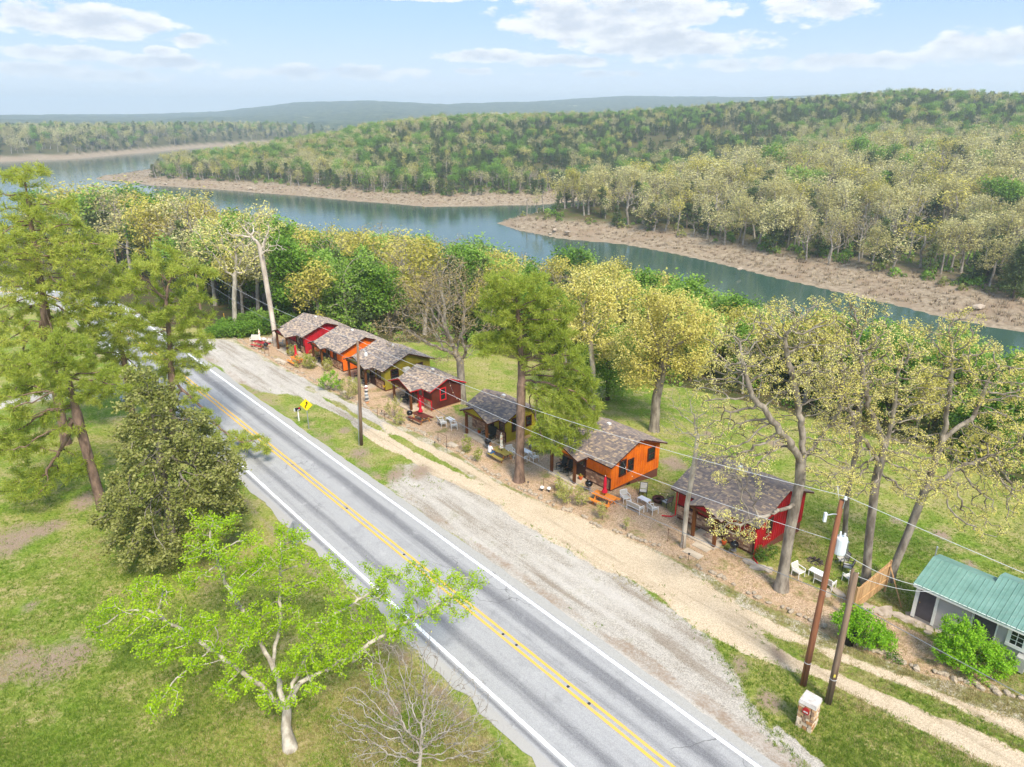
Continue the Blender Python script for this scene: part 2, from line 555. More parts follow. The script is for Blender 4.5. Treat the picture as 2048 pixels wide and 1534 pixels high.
def masks(x, y):
    s = x * RD[0] + y * RD[1]; w = x * RN[0] + y * RN[1]
    r = np.hypot(x, y); az_ = np.degrees(np.arctan2(x, y))
    wob = 1.5 * (fnoise(s, w, 3.0, 21) - .5)
    def soft(sd, k=.45):
        return 1 - smooth((sd + wob) / (2 * k) + .5)
    M = {}
    tan_ = np.maximum(soft(to_line(s, w, TRK_NEAR) - .62 - .3 * smooth((35 - s) / 10), .4), soft(to_line(s, w, TRK_FAR) - .62, .4))
    tan_ *= 1 - .75 * smooth((s - 48) / 10)
    tan_ = np.maximum(tan_, soft(in_poly(s, w, TAN), .8))
    M['tan'] = tan_ * (1 - .9 * smooth((s - 62) / 8))
    M['grey'] = np.maximum.reduce([soft(in_poly(s, w, GREY), 1.2) * (1 - .8 * smooth((s - 38) / 12)), soft(in_poly(s, w, WHITE), 1.3), soft(to_line(s, w, LANE) - 1.5),
                                   soft(to_line(s, w, TRK_FAR) - .55, .35) * smooth((s - 45) / 8) * smooth((92 - s) / 6), soft(to_line(s, w, TRK_NEAR) - .5, .35) * smooth((s - 45) / 8)])
    # narrow bare line by the pillar
    M['grey'] = np.maximum(M['grey'], soft(to_line(s, w, [(4, 24.6), (8, 25.3), (11.2, 26.1)]) - .16, .2))
    dirt = .62 * soft(np.abs(w - 24.75) - .35 - .35 * fnoise(s, w, 5, 4), .35) * smooth((s - 2) / 4)
    dirt = np.maximum(dirt, .72 * soft(np.abs(w - 15.2) - .45, .5))
    dirt = np.maximum(dirt, .5 * soft(np.abs(w - 25.3) - .8, .8) * smooth((s - 45) / 6))
    for (u, v, rad) in BARE:
        p = gp(u, v, 0)
        dirt = np.maximum(dirt, .85 * np.exp(-(((x - p[0]) / rad) ** 2 + ((y - p[1]) * .7 / rad) ** 2)))
    M['dirt'] = dirt
    we = np.interp(s, [e[0] for e in EDGE][::-1], [e[1] for e in EDGE][::-1])
    yard = smooth((w - we + .9) / .9) * smooth((41.5 - w + 3.5 * wob + 2 * (fnoise(s, w, 9, 33) - .5)) / 6) * smooth((92 - s) / 6) * smooth((s - 2) / 5)
    M['litter'] = yard
    M['verge'] = smooth((w - we + 2.4) / .8) * smooth((we + .4 - w) / .5) * smooth((95 - s) / 4)
    rT = np.interp(az_, AZN, R_T); rN = np.interp(az_, AZN, R_N)
    z = height(x, y)
    wd = smooth((r - rT + 3) / 6)
    M['forest'] = wd
    shore = np.where(r > rN, smooth((LAKE + 4.4 - z) / 1.6), 0)
    M['shore'] = shore
    return M


# polar sheet: fine near the camera axis, reaching the horizon
th = np.concatenate([np.arange(-180, -60, 4.0), np.arange(-60, -40, .6), np.arange(-40, 40, .17), np.arange(40, 60, .6), np.arange(60, 180.1, 4.0)])
rad = np.concatenate([[0.01, 6, 10, 13], 15 * np.exp(np.arange(0, math.log(6200 / 15), .0125))])
TH, RR = np.meshgrid(np.radians(th), rad)
GX, GY = RR * np.sin(TH), RR * np.cos(TH)
GZ = height(GX, GY, True)
nr, nt = TH.shape
idx = np.arange(nr * nt).reshape(nr, nt)
Fq = np.stack([idx[:-1, :-1].ravel(), idx[:-1, 1:].ravel(), idx[1:, 1:].ravel(), idx[1:, :-1].ravel()], 1)
gme = mesh_np('ground', np.stack([GX, GY, GZ], -1).reshape(-1, 3), [Fq[:, ::-1]], smooth=True)
MK = masks(GX.ravel(), GY.ravel())
for nm, ks in (('mask_a', ('grey', 'tan', 'dirt')), ('mask_b', ('litter', 'forest', 'shore'))):
    a = gme.color_attributes.new(nm, 'FLOAT_COLOR', 'POINT')
    arr = np.ones((nr * nt, 4), np.float32)
    for i, k in enumerate(ks):
        arr[:, i] = MK[k]
    a.data.foreach_set('color', arr.ravel())
a = gme.attributes.new('verge', 'FLOAT', 'POINT')
a.data.foreach_set('value', MK['verge'].astype(np.float32))


def ground_material():
    m = bpy.data.materials.new('ground')
    m.use_nodes = True
    t = m.node_tree
    t.nodes.clear()
    N = NT(t)
    P = N.n('ShaderNodeNewGeometry').outputs['Position']
    A = N.n('ShaderNodeSeparateColor', {0: N.n('ShaderNodeAttribute', attribute_name='mask_a').outputs['Color']})
    B = N.n('ShaderNodeSeparateColor', {0: N.n('ShaderNodeAttribute', attribute_name='mask_b').outputs['Color']})
    V = N.n('ShaderNodeAttribute', attribute_name='verge').outputs['Fac']
    big = N.noise(P, .09, 4, .55)
    mid = N.noise(P, .55, 5, .6)
    fine = N.noise(P, 5.5, 5, .7)
    grit = N.noise(P, 22.0, 4, .75)
    vor = N.n('ShaderNodeTexVoronoi', {'Vector': P, 'Scale': 26.0})
    cell = N.n('ShaderNodeSeparateColor', {0: vor.outputs['Color']}).outputs[0]
    vor2 = N.n('ShaderNodeTexVoronoi', {'Vector': P, 'Scale': 9.0})
    rut = N.noise(N.n('ShaderNodeMapping', {0: N.n('ShaderNodeMapping', {0: P, 2: (0, 0, -ROT)}).outputs[0], 3: (.10, 1.1, 1)}).outputs[0], 1.0, 5, .6)
    cell2 = N.n('ShaderNodeSeparateColor', {0: vor2.outputs['Color']}).outputs[0]

    def edge(mask, k=1.15, lo=.42, hi=.62):
        nz = N.math('ADD', N.math('MULTIPLY', mid, .55), N.math('MULTIPLY', fine, .45))
        return N.maprange(N.math('MULTIPLY_ADD', N.math('SUBTRACT', nz, .5), k, mask), lo, hi)
    # lawn
    lush = N.mix(N.maprange(fine, .35, .66), srgb(92, 122, 32), srgb(138, 156, 62))
    olive = N.mix(N.maprange(fine, .3, .7), srgb(138, 142, 62), srgb(174, 168, 100))
    straw = N.mix(N.maprange(fine, .3, .7), srgb(150, 138, 92), srgb(190, 172, 128))
    f1 = N.math('ADD', N.math('MULTIPLY', big, .9), N.math('MULTIPLY', mid, .5))
    lawn = N.mix(N.maprange(f1, .55, .84), lush, olive)
    f2 = N.math('ADD', N.math('MULTIPLY', mid, .9), N.math('MULTIPLY', fine, .45))
    lawn = N.mix(N.math('MULTIPLY', N.maprange(f2, .62, .86), .8), lawn, straw)
    # verge: thin grass among stones
    vcol = N.mix(N.maprange(f2, .58, .74), N.mix(N.maprange(cell, .2, .9), srgb(168, 156, 132), srgb(226, 214, 194)), N.mix(fine, srgb(120, 128, 62), srgb(160, 152, 98)))
    col = N.mix(edge(V), lawn, vcol)
    # leaf litter in the yards
    lit = N.mix(cell, srgb(140, 108, 82), srgb(232, 204, 172))
    lit = N.mix(N.maprange(mid, .4, .62), lit, N.mix(cell2, srgb(170, 138, 108), srgb(212, 182, 148)))
    lit = N.mix(N.math('MULTIPLY', N.maprange(f2, .72, .86), .8), lit, N.mix(fine, srgb(96, 112, 44), srgb(138, 140, 74)))
    col = N.mix(edge(B.outputs[0]), col, lit)
    # grey gravel
    g = N.mix(N.maprange(cell, 0.05, .95), srgb(122, 114, 104), srgb(226, 217, 204))
    g = N.mix(.5, g, N.mix(N.maprange(mid, .35, .65), srgb(172, 161, 147), srgb(200, 191, 179)))
    g = N.mix(N.math('MULTIPLY', N.maprange(rut, .42, .68), .6), g, srgb(212, 204, 194))
    g = N.mix(N.math('MULTIPLY', N.maprange(rut, .48, .30), .55), g, srgb(134, 116, 96))
    g = N.mix(N.math('MULTIPLY', N.maprange(f2, .74, .95), .6), g, srgb(136, 130, 88))
    col = N.mix(edge(A.outputs[0]), col, g)
    # tan gravel
    tg = N.mix(N.maprange(cell, 0.05, .95), srgb(174, 150, 122), srgb(240, 220, 192))
    tg = N.mix(.45, tg, N.mix(N.maprange(mid, .35, .65), srgb(210, 188, 156), srgb(224, 204, 174)))
    tg = N.mix(N.math('MULTIPLY', N.maprange(rut, .5, .32), .5), tg, srgb(158, 138, 112))
    tg = N.mix(N.math('MULTIPLY', N.maprange(f2, .80, .96), .6), tg, srgb(150, 146, 84))
    col = N.mix(edge(A.outputs[1]), col, tg)
    # dirt
    dirt = N.mix(N.maprange(grit, .3, .7), srgb(120, 100, 84), srgb(190, 168, 146))
    dirt = N.mix(N.maprange(mid, .45, .65), dirt, srgb(160, 138, 118))
    col = N.mix(edge(A.outputs[2], 1.3, .42, .85), col, dirt)
    # woodland floor and far forest
    big2 = N.noise(P, .012, 5, .6)
    canopy = N.mix(N.maprange(N.noise(P, .05, 4, .6), .4, .6), srgb(46, 64, 42), srgb(92, 98, 66))
    canopy = N.mix(N.maprange(big2, .66, .70), canopy, srgb(176, 168, 130))
    floor = N.mix(N.maprange(mid, .35, .65), srgb(92, 78, 56), srgb(78, 86, 42))
    dist = N.n('ShaderNodeVectorMath', {0: P}, operation='LENGTH').outputs['Value']
    wood = N.mix(N.maprange(dist, 1300, 1500), floor, canopy)
    col = N.mix(edge(B.outputs[1]), col, wood)
    # drawn-down shore
    sb = N.noise(P, .8, 5, .75)
    sh = N.mix(N.maprange(sb, .3, .7), srgb(124, 108, 88), srgb(180, 162, 138))
    sh = N.mix(N.maprange(N.noise(P, .12, 4, .6), .45, .65), sh, srgb(150, 130, 108))
    col = N.mix(B.outputs[2], col, sh)
    b = N.n('ShaderNodeBsdfPrincipled', {'Base Color': col, 'Roughness': .95, 'Specular IOR Level': .1})
    h = N.math('ADD', N.math('MULTIPLY', fine, 1.0), N.math('MULTIPLY', grit, .5))
    bp = N.n('ShaderNodeBump', {'Height': h, 'Strength': .7, 'Distance': .12})
    t.links.new(bp.outputs[0], b.inputs['Normal'])
    N.n('ShaderNodeOutputMaterial', {'Surface': b.outputs[0]})
    return m


gme.materials.append(ground_material())
ground = link('ground', gme)
tag(ground, kind='structure')

# water
wm = bpy.data.materials.new('lake water')
wm.use_nodes = True
wm.node_tree.nodes.clear()
N = NT(wm.node_tree)
P = N.n('ShaderNodeNewGeometry').outputs['Position']
mp = N.n('ShaderNodeMapping', {0: P, 3: (1, 1.0, 1)}).outputs[0]
hh = N.math('ADD', N.math('MULTIPLY', N.noise(mp, .9, 4, .6), .6), N.math('MULTIPLY', N.noise(mp, .12, 3, .5), .9))
bp = N.n('ShaderNodeBump', {'Height': hh, 'Strength': .10, 'Distance': .5})
wb = N.n('ShaderNodeBsdfPrincipled', {'Base Color': N.mix(N.noise(P, .02, 3), srgb(52, 78, 66), srgb(68, 92, 80)), 'Roughness': .07, 'IOR': 1.33, 'Normal': bp.outputs[0], 'Specular IOR Level': .5})
N.n('ShaderNodeOutputMaterial', {'Surface': wb.outputs[0]})
ww = MB()
ring = [(2600 * math.sin(t), 2600 * math.cos(t), LAKE) for t in np.radians(np.arange(-80, 81, 8))]
ww.add([(0, 60, LAKE)] + ring, [(0, i + 2, i + 1) for i in range(len(ring) - 1)])
lake = ww.build('lake_water', wm)
tag(lake, kind='structure')

# ------------------------------------------------------------------ road
def road_centre(s):
    """bends away to the left beyond the cabins"""
    k = np.clip(s - 112, 0, None)
    return -0.012 * k * k


rs = np.concatenate([np.arange(-30, 100, .5), np.arange(100, 165, 1.0)])


def rn(s, seed, sc=1.6):
    return fnoise(s, s * 0 + seed * 13.7, sc, seed, 3) - .5


wl = 16.1 + .75 * rn(rs, 3, 2.6) + .5 * rn(rs, 5, .9)
wr = 24.25 + .35 * rn(rs, 7, 3.5) + .22 * rn(rs, 9, .8)
prof = [(0, -.08), (0.0, .028), (.12, .045), (.5, .10), (.88, .045), (1.0, .028), (1.0, -.08)]
V = []
for (t_, z_) in prof:
    V.append(np.stack([-rs, wl + (wr - wl) * t_ + road_centre(rs), np.full(len(rs), z_)], 1))
V = np.stack(V, 1)
n1, n2 = V.shape[:2]
ix = np.arange(n1 * n2).reshape(n1, n2)
F = np.stack([ix[:-1, :-1].ravel(), ix[:-1, 1:].ravel(), ix[1:, 1:].ravel(), ix[1:, :-1].ravel()], 1)


def road_z(w):
    """height of the road surface across its width"""
    t_ = (np.asarray(w, float) - 16.1) / (24.25 - 16.1)
    return np.interp(t_, [0, .12, .5, .88, 1], [.028, .045, .10, .045, .028])


m = bpy.data.materials.new('worn asphalt')
m.use_nodes = True
m.node_tree.nodes.clear()
N = NT(m.node_tree)
co = N.n('ShaderNodeTexCoord').outputs['Object']
sepr = N.n('ShaderNodeSeparateXYZ', {0: co})
st = N.n('ShaderNodeMapping', {0: co, 3: (.045, 1.5, 1)}).outputs[0]
streak = N.noise(st, 1.0, 5, .65)
st2 = N.n('ShaderNodeMapping', {0: co, 3: (.16, 3.5, 1)}).outputs[0]
streak2 = N.noise(st2, 1.0, 4, .6)
grit = N.noise(co, 26.0, 3, .8)
spk = N.n('ShaderNodeTexVoronoi', {'Vector': co, 'Scale': 34.0})
spc = N.n('ShaderNodeSeparateColor', {0: spk.outputs['Color']}).outputs[0]


def band(w0, hw):
    d = N.math('ABSOLUTE', N.math('SUBTRACT', sepr.outputs[1], w0))
    return N.maprange(d, 0, hw, 1, 0)


tracks = N.math('ADD', N.math('ADD', band(22.25, .75), N.math('MULTIPLY', band(18.55, .6), .8)), N.math('ADD', N.math('MULTIPLY', band(21.0, .5), .2), N.math('MULTIPLY', band(16.9, .22), .9)))
fx = N.math('ADD', N.math('MULTIPLY', tracks, .34), N.math('ADD', N.math('MULTIPLY', streak, .55), N.math('MULTIPLY', streak2, .35)))
tone = N.mix(N.maprange(fx, .42, .82), srgb(172, 170, 168), srgb(106, 105, 108))
tone = N.mix(.3, tone, N.mix(spc, srgb(96, 96, 98), srgb(188, 186, 184)))
tone = N.mix(N.math('MULTIPLY', N.maprange(grit, .55, .75), .35), tone, srgb(110, 110, 116))
crk = N.n('ShaderNodeTexVoronoi', {'Vector': N.n('ShaderNodeMapping', {0: N.n('ShaderNodeVectorMath', {0: co, 1: N.noise(co, .8, 3, .6, out=1)}, operation='ADD').outputs[0], 3: (.22, .45, 1)}).outputs[0], 'Scale': 1.0}, feature='DISTANCE_TO_EDGE')
crm = N.math('MULTIPLY', N.maprange(crk.outputs[0], .004, .012, 1, 0), N.maprange(N.noise(co, .15, 3, .6), .48, .6))
tone = N.mix(N.math('MULTIPLY', crm, .55), tone, srgb(78, 76, 76))
blot = N.noise(co, .7, 5, .65)
tone = N.mix(N.math('MULTIPLY', N.maprange(blot, .52, .72), .3), tone, srgb(104, 103, 104))
tone = N.mix(N.math('MULTIPLY', N.maprange(blot, .42, .28), .35), tone, srgb(196, 193, 190))
sho = N.maprange(sepr.outputs[1], 23.62, 23.75)
tone = N.mix(N.math('MULTIPLY', sho, .8), tone, N.mix(spc, srgb(158, 154, 146), srgb(180, 176, 169)))
sho2 = N.maprange(sepr.outputs[1], 16.75, 16.6)
tone = N.mix(N.math('MULTIPLY', sho2, .7), tone, N.mix(streak2, srgb(160, 154, 146), srgb(184, 179, 172)))
b = N.n('ShaderNodeBsdfPrincipled', {'Base Color': tone, 'Roughness': .9, 'Specular IOR Level': .2})
bp = N.n('ShaderNodeBump', {'Height': N.math('ADD', spc, grit), 'Strength': .25, 'Distance': .02})
m.node_tree.links.new(bp.outputs[0], b.inputs['Normal'])
N.n('ShaderNodeOutputMaterial', {'Surface': b.outputs[0]})
road = link('road', mesh_np('road', V.reshape(-1, 3), [F], [m], smooth=False), None, (0, 0, 0), ROT)
tag(road, kind='structure')


def paint(name, c):
    mm = bpy.data.materials.new(name)
    mm.use_nodes = True
    mm.node_tree.nodes.clear()
    N = NT(mm.node_tree)
    co = N.n('ShaderNodeTexCoord').outputs['Object']
    sp = N.noise(co, 14.0, 4, .75)
    sp2 = N.noise(N.n('ShaderNodeMapping', {0: co, 3: (.3, 2, 1)}).outputs[0], 1.0, 4, .6)
    f = N.maprange(N.math('ADD', N.math('MULTIPLY', sp, .7), N.math('MULTIPLY', sp2, .4)), .55, .8)
    b = N.n('ShaderNodeBsdfPrincipled', {'Base Color': N.mix(N.math('MULTIPLY', f, .85), c, srgb(160, 158, 156)), 'Roughness': .7})
    N.n('ShaderNodeOutputMaterial', {'Surface': b.outputs[0]})
    return mm


p_white, p_yellow = paint('white road paint', srgb(250, 250, 250)), paint('yellow road paint', srgb(232, 178, 76))
for (w0, wd, pm) in ((17.2, .2, p_white), (23.46, .2, p_white), (20.21, .16, p_yellow), (20.59, .16, p_yellow)):
    c_ = road_centre(rs)
    e1 = w0 - wd / 2 + .035 * rn(rs, 11, .7)
    e2 = w0 + wd / 2 + .035 * rn(rs, 12, .7)
    zz = float(road_z(w0)) + .012
    V = np.stack([np.stack([-rs, e1 + c_, np.full(len(rs), zz)], 1), np.stack([-rs, e2 + c_, np.full(len(rs), zz)], 1)], 1)
    ix = np.arange(len(rs) * 2).reshape(-1, 2)
    F = np.stack([ix[:-1, 0], ix[:-1, 1], ix[1:, 1], ix[1:, 0]], 1)
    link('road_marking', mesh_np('road_marking', V.reshape(-1, 3), [F], [pm]), road)
dark = mat('reflector rubber', srgb(60, 60, 64), .6)
for (u, v) in ((998, 1273), (1026, 1294), (1132, 1376), (1174, 1410), (682, 1021), (799, 1113)):
    p = gp(u, v, .1)
    s_, w_ = p[:2] @ RD, 20.4
    mb = MB()
    mb.lathe([(.085, 0), (.075, .02), (.04, .03)], (-s_, w_, float(road_z(w_)) + .002), 8)
    mb.build('reflector', dark, road)

# ------------------------------------------------------------------ tree growing
def colonize(attr, trunk, D, dk, rg, trop=(0, 0, .08), jit=.18, maxit=160, maxn=7000, limbs=None):
    """space colonisation: attr (n,3) points to reach, trunk = list of points; returns node positions and parents"""
    P_ = [np.asarray(trunk[0], float)]; par = [-1]
    for a, b in zip(trunk[:-1], trunk[1:]):
        a = np.asarray(a, float); b = np.asarray(b, float)
        n = max(1, int(round(np.linalg.norm(b - a) / D)))
        for i in range(1, n + 1):
            P_.append(a + (b - a) * i / n); par.append(len(P_) - 2)
    grow_from = max(0, len(P_) - max(1, int(len(P_) * (.45 if not limbs else .2))))
    for lb in (limbs or []):
        lb = [np.asarray(q, float) for q in lb]
        k0 = int(np.argmin([np.sum((q - lb[0]) ** 2) for q in P_]))
        prev, pi = P_[k0], k0
        for q in lb[1:]:
            n = max(1, int(round(np.linalg.norm(q - prev) / D)))
            for i in range(1, n + 1):
                P_.append(prev + (q - prev) * i / n + rg.normal(0, D * .12, 3)); par.append(pi); pi = len(P_) - 1
            prev = q
    P_ = np.array(P_); par = list(par)
    A = np.array(attr, float)
    d2 = ((A[:, None, :] - P_[None, grow_from:, :]) ** 2).sum(-1)
    near = d2.argmin(1) + grow_from; nd = d2.min(1)
    alive = np.ones(len(A), bool)
    trop = np.array(trop)
    kids = {}
    for it in range(maxit):
        if not alive.any() or len(P_) > maxn:
            break
        ii = near[alive]
        v = A[alive] - P_[ii]
        v /= np.linalg.norm(v, axis=1, keepdims=True) + 1e-9
        un, inv = np.unique(ii, return_inverse=True)
        acc = np.zeros((len(un), 3))
        np.add.at(acc, inv, v)
        acc /= np.linalg.norm(acc, axis=1, keepdims=True) + 1e-9
        acc += trop + rg.normal(0, jit, acc.shape)
        acc /= np.linalg.norm(acc, axis=1, keepdims=True) + 1e-9
        keep = [i for i, u in enumerate(un) if kids.get(u, 0) < 3]
        if not keep:
            break
        new = P_[un[keep]] + D * acc[keep]
        base = len(P_)
        for u in un[keep]:
            kids[u] = kids.get(u, 0) + 1
            par.append(int(u))
        P_ = np.concatenate([P_, new])
        al = np.where(alive)[0]
        dn = ((A[al][:, None, :] - new[None]) ** 2).sum(-1)
        j = dn.argmin(1); dm = dn.min(1)
        better = dm < nd[al]
        near[al[better]] = j[better] + base
        nd[al[better]] = dm[better]
        alive[al] = nd[al] > dk * dk
        stuck = [i for i in al if kids.get(near[i], 0) >= 3 and nd[i] > dk * dk]
        alive[stuck] = False
    return P_, np.array(par)


def tips_count(par):
    n = len(par); c = np.zeros(n); nk = np.bincount(par[par >= 0], minlength=n)
    c[nk == 0] = 1
    for i in range(n - 1, 0, -1):
        c[par[i]] += c[i]
    return c


def branch_mesh(P_, par, r_tip, r_base, flare=1.35, kthick=7, kthin=3, rmin=0.0):
    """tapered limbs: every edge a prism; thick ones rounder"""
    c = tips_count(par)
    p = math.log(max(c[0], 2)) / math.log(r_base / r_tip)
    rad_ = r_tip * c ** (1 / p)
    n = len(P_)
    # main child keeps the parent's ring
    main = np.full(n, -1)
    for i in range(1, n):
        q = par[i]
        if main[q] < 0 or c[i] > c[main[q]]:
            main[q] = i
    i = np.arange(1, n); q = par[1:]
    ismain = main[q] == i
    z0 = P_[0][2]
    rr_ = rad_.copy()
    hgt = P_[:, 2] - z0
    rr_ = rr_ * (1 + (flare - 1) * np.exp(-np.clip(hgt - .45, 0, None) / (r_base * 2.0)))
    d = P_[i] - P_[q]
    d /= np.linalg.norm(d, axis=1, keepdims=True) + 1e-9
    dirn = np.zeros((n, 3)); dirn[0] = (0, 0, 1); dirn[i] = d
    has = main >= 0
    dav = dirn.copy()
    dav[has] = dirn[has] + dirn[main[has]]
    dav /= np.linalg.norm(dav, axis=1, keepdims=True) + 1e-9

    def ring(pos, dr, r_, k, ref):
        a = np.cross(dr, ref)
        bad = np.linalg.norm(a, axis=1) < .12
        a[bad] = np.cross(dr[bad], [0, 1.0, .3])
        a /= np.linalg.norm(a, axis=1, keepdims=True) + 1e-9
        b = np.cross(dr, a)
        t = np.arange(k) * 2 * math.pi / k
        return pos[:, None, :] + r_[:, None, None] * (np.cos(t)[None, :, None] * a[:, None, :] + np.sin(t)[None, :, None] * b[:, None, :])
    Vs, Fs, off = [], [], 0
    thick = rr_[i] > r_base * .16
    for k, sel in ((kthick, thick), (kthin, ~thick)):
        sel = sel & (rr_[i] > rmin)
        if not sel.any():
            continue
        ii, qq, mm = i[sel], q[sel], ismain[sel]
        r0 = np.where(mm, rr_[qq], np.minimum(rr_[ii] * 1.25, rr_[qq]))
        d0 = np.where(mm[:, None], dav[qq], dirn[ii])
        ref = np.tile(np.array([[.31, .17, .93]]), (len(ii), 1)) if k == kthin else np.tile(np.array([[.9, .35, .08]]), (len(ii), 1))
        A_ = ring(P_[qq], d0, r0, k, ref); B_ = ring(P_[ii], dav[ii], rr_[ii], k, ref)
        Vk = np.concatenate([A_, B_], 1).reshape(-1, 3)
        m = len(ii); o = (np.arange(m) * 2 * k)[:, None, None] + off
        j = np.arange(k)
        f = np.stack([j, (j + 1) % k, (j + 1) % k + k, j + k], 1)[None]
        Fs.append((f + o).reshape(-1, 4)); Vs.append(Vk); off += len(Vk)
    return np.concatenate(Vs), np.concatenate(Fs), c, dirn


def leaf_quads(C, size, rg, up=.5, aspect=.6, jitter=.35):
    n = len(C)
    nrm = rg.normal(0, 1, (n, 3)); nrm[:, 2] = np.abs(nrm[:, 2]) + up
    nrm /= np.linalg.norm(nrm, axis=1, keepdims=True)
    u = np.cross(nrm, rg.normal(0, 1, (n, 3))); u /= np.linalg.norm(u, axis=1, keepdims=True) + 1e-9
    v = np.cross(nrm, u)
    L = size * (1 + jitter * rg.uniform(-1, 1, (n, 1)))
    V_ = np.stack([C + u * L, C + v * L * aspect, C - u * L, C - v * L * aspect], 1).reshape(-1, 3)
    return V_, np.arange(n * 4).reshape(n, 4)


def needle_quads(C, D_, length, width, rg, spread=.8, droop=-.05):
    n = len(C)
    d = D_ / (np.linalg.norm(D_, axis=1, keepdims=True) + 1e-9) + rg.normal(0, spread, (n, 3)) + np.array([0, 0, droop])
    d /= np.linalg.norm(d, axis=1, keepdims=True) + 1e-9
    u = np.cross(d, rg.normal(0, 1, (n, 3))); u /= np.linalg.norm(u, axis=1, keepdims=True) + 1e-9
    L = length * rg.uniform(.7, 1.2, (n, 1))
    V_ = np.stack([C - d * L * .05, C + d * L * .5 + u * width, C + d * L, C + d * L * .5 - u * width], 1).reshape(-1, 3)
    return V_, np.arange(n * 4).reshape(n, 4)


def blob_points(blobs, n, rg, hollow=.35):
    """random points in a union of ellipsoids (cx,cy,cz,rx,ry,rz); thinner towards each centre"""
    vol = np.array([b[3] * b[4] * b[5] for b in blobs]) ** .8
    ks = rg.choice(len(blobs), n, p=vol / vol.sum())
    B = np.array(blobs)[ks]
    d = rg.normal(0, 1, (n, 3)); d /= np.linalg.norm(d, axis=1, keepdims=True)
    r_ = (hollow ** 3 + (1 - hollow ** 3) * rg.uniform(0, 1, (n, 1))) ** (1 / 3)
    return B[:, :3] + d * r_ * B[:, 3:]


def foliage(P_, par, c, dirn, rg, kind, size, per, spread, maxc=3.0, frac=1.0, length=.28, width=.03, up=.5, nsp=.8, total=0):
    sel = np.where((c <= maxc) & (np.arange(len(P_)) > 0))[0]
    if frac < 1:
        sel = sel[rg.uniform(0, 1, len(sel)) < frac]
    k = rg.choice(sel, total) if total else np.repeat(sel, per)
    # along the twig as well as round it
    t = rg.uniform(0, 1, (len(k), 1))
    C = P_[k] * (1 - t * .6) + P_[par[k]] * t * .6 + rg.normal(0, spread, (len(k), 3))
    if kind == 'needle':
        return needle_quads(C, dirn[k] + np.array([0, 0, .25]), length, width, rg, nsp)
    return leaf_quads(C, size, rg, up)


BARK = dict(
    oak=mat('oak bark', srgb(160, 150, 136), .95, scale=2.5, c2=srgb(104, 94, 84), bump=.6, bscale=9, stretch=(1, 1, .35)),
    pale=mat('pale bark', srgb(196, 186, 170), .95, scale=2.5, c2=srgb(138, 128, 114), bump=.5, bscale=9, stretch=(1, 1, .35)),
    pine=mat('pine bark', srgb(140, 116, 100), .95, scale=3.0, c2=srgb(92, 74, 64), bump=.8, bscale=8, stretch=(1, 1, .4)),
    grey=mat('grey twig bark', srgb(168, 160, 150), .95, scale=1.5, c2=srgb(122, 112, 100)),
    dark=mat('dark bark', srgb(104, 92, 80), .95, scale=1.5, c2=srgb(72, 62, 54)),
    dead=mat('dead wood', srgb(216, 204, 188), .9, scale=1.2, c2=srgb(160, 146, 132), bump=.5, bscale=7, stretch=(1, 1, .3)),
)
LEAF = dict(
    lime=leaf_mat('lime leaves', [srgb(122, 158, 16), srgb(160, 194, 28), srgb(196, 214, 58)], .4, inst=0, pscale=.5),
    catkin=leaf_mat('catkin clusters', [srgb(200, 188, 88), srgb(218, 208, 116), srgb(226, 220, 152)], .3, inst=.12),
    yellowgreen=leaf_mat('yellow green leaves', [srgb(164, 160, 66), srgb(200, 190, 92), srgb(222, 212, 126)], .35, inst=.2, pscale=.2, per=.22),
    green=leaf_mat('spring green leaves', [srgb(84, 124, 36), srgb(124, 162, 56), srgb(168, 196, 92)], .4, inst=.22, pscale=.25, per=.22),
    tan=leaf_mat('tan budding leaves', [srgb(172, 164, 104), srgb(200, 192, 128), srgb(220, 214, 156)], .35, inst=.3, pscale=.2, per=.2),
    cedar=leaf_mat('cedar foliage', [srgb(62, 80, 42), srgb(86, 104, 54), srgb(118, 128, 70)], .25, inst=.2, pscale=.4),
    holly=leaf_mat('olive foliage', [srgb(100, 108, 48), srgb(142, 146, 74), srgb(192, 190, 124)], .35, inst=0, pscale=.6),
    pine=leaf_mat('pine needles', [srgb(136, 156, 54), srgb(180, 192, 80), srgb(218, 218, 116)], .55, inst=.1, pscale=.35),
    shrub=leaf_mat('shrub leaves', [srgb(74, 108, 30), srgb(104, 140, 44), srgb(140, 160, 70)], .35, inst=.2),
    bright=leaf_mat('bright shrub leaves', [srgb(104, 156, 28), srgb(144, 194, 40), srgb(184, 214, 66)], .4, inst=.12),
    weed=leaf_mat('weed stems', [srgb(146, 156, 58), srgb(178, 182, 88), srgb(190, 180, 118)], .3, inst=.3),
    brush=leaf_mat('dry shore brush', [srgb(126, 108, 86), srgb(158, 140, 114), srgb(184, 168, 140)], .2, inst=.4),
    grass=leaf_mat('grass blades', [srgb(104, 136, 38), srgb(140, 164, 58), srgb(170, 182, 88)], .5, inst=.55),
    drygrass=leaf_mat('dry grass blades', [srgb(140, 130, 76), srgb(172, 158, 106), srgb(200, 184, 138)], .3, inst=.4),
    ochre=leaf_mat('ochre buds', [srgb(140, 122, 84), srgb(164, 146, 98), srgb(184, 170, 112)], .3, inst=.2),
)


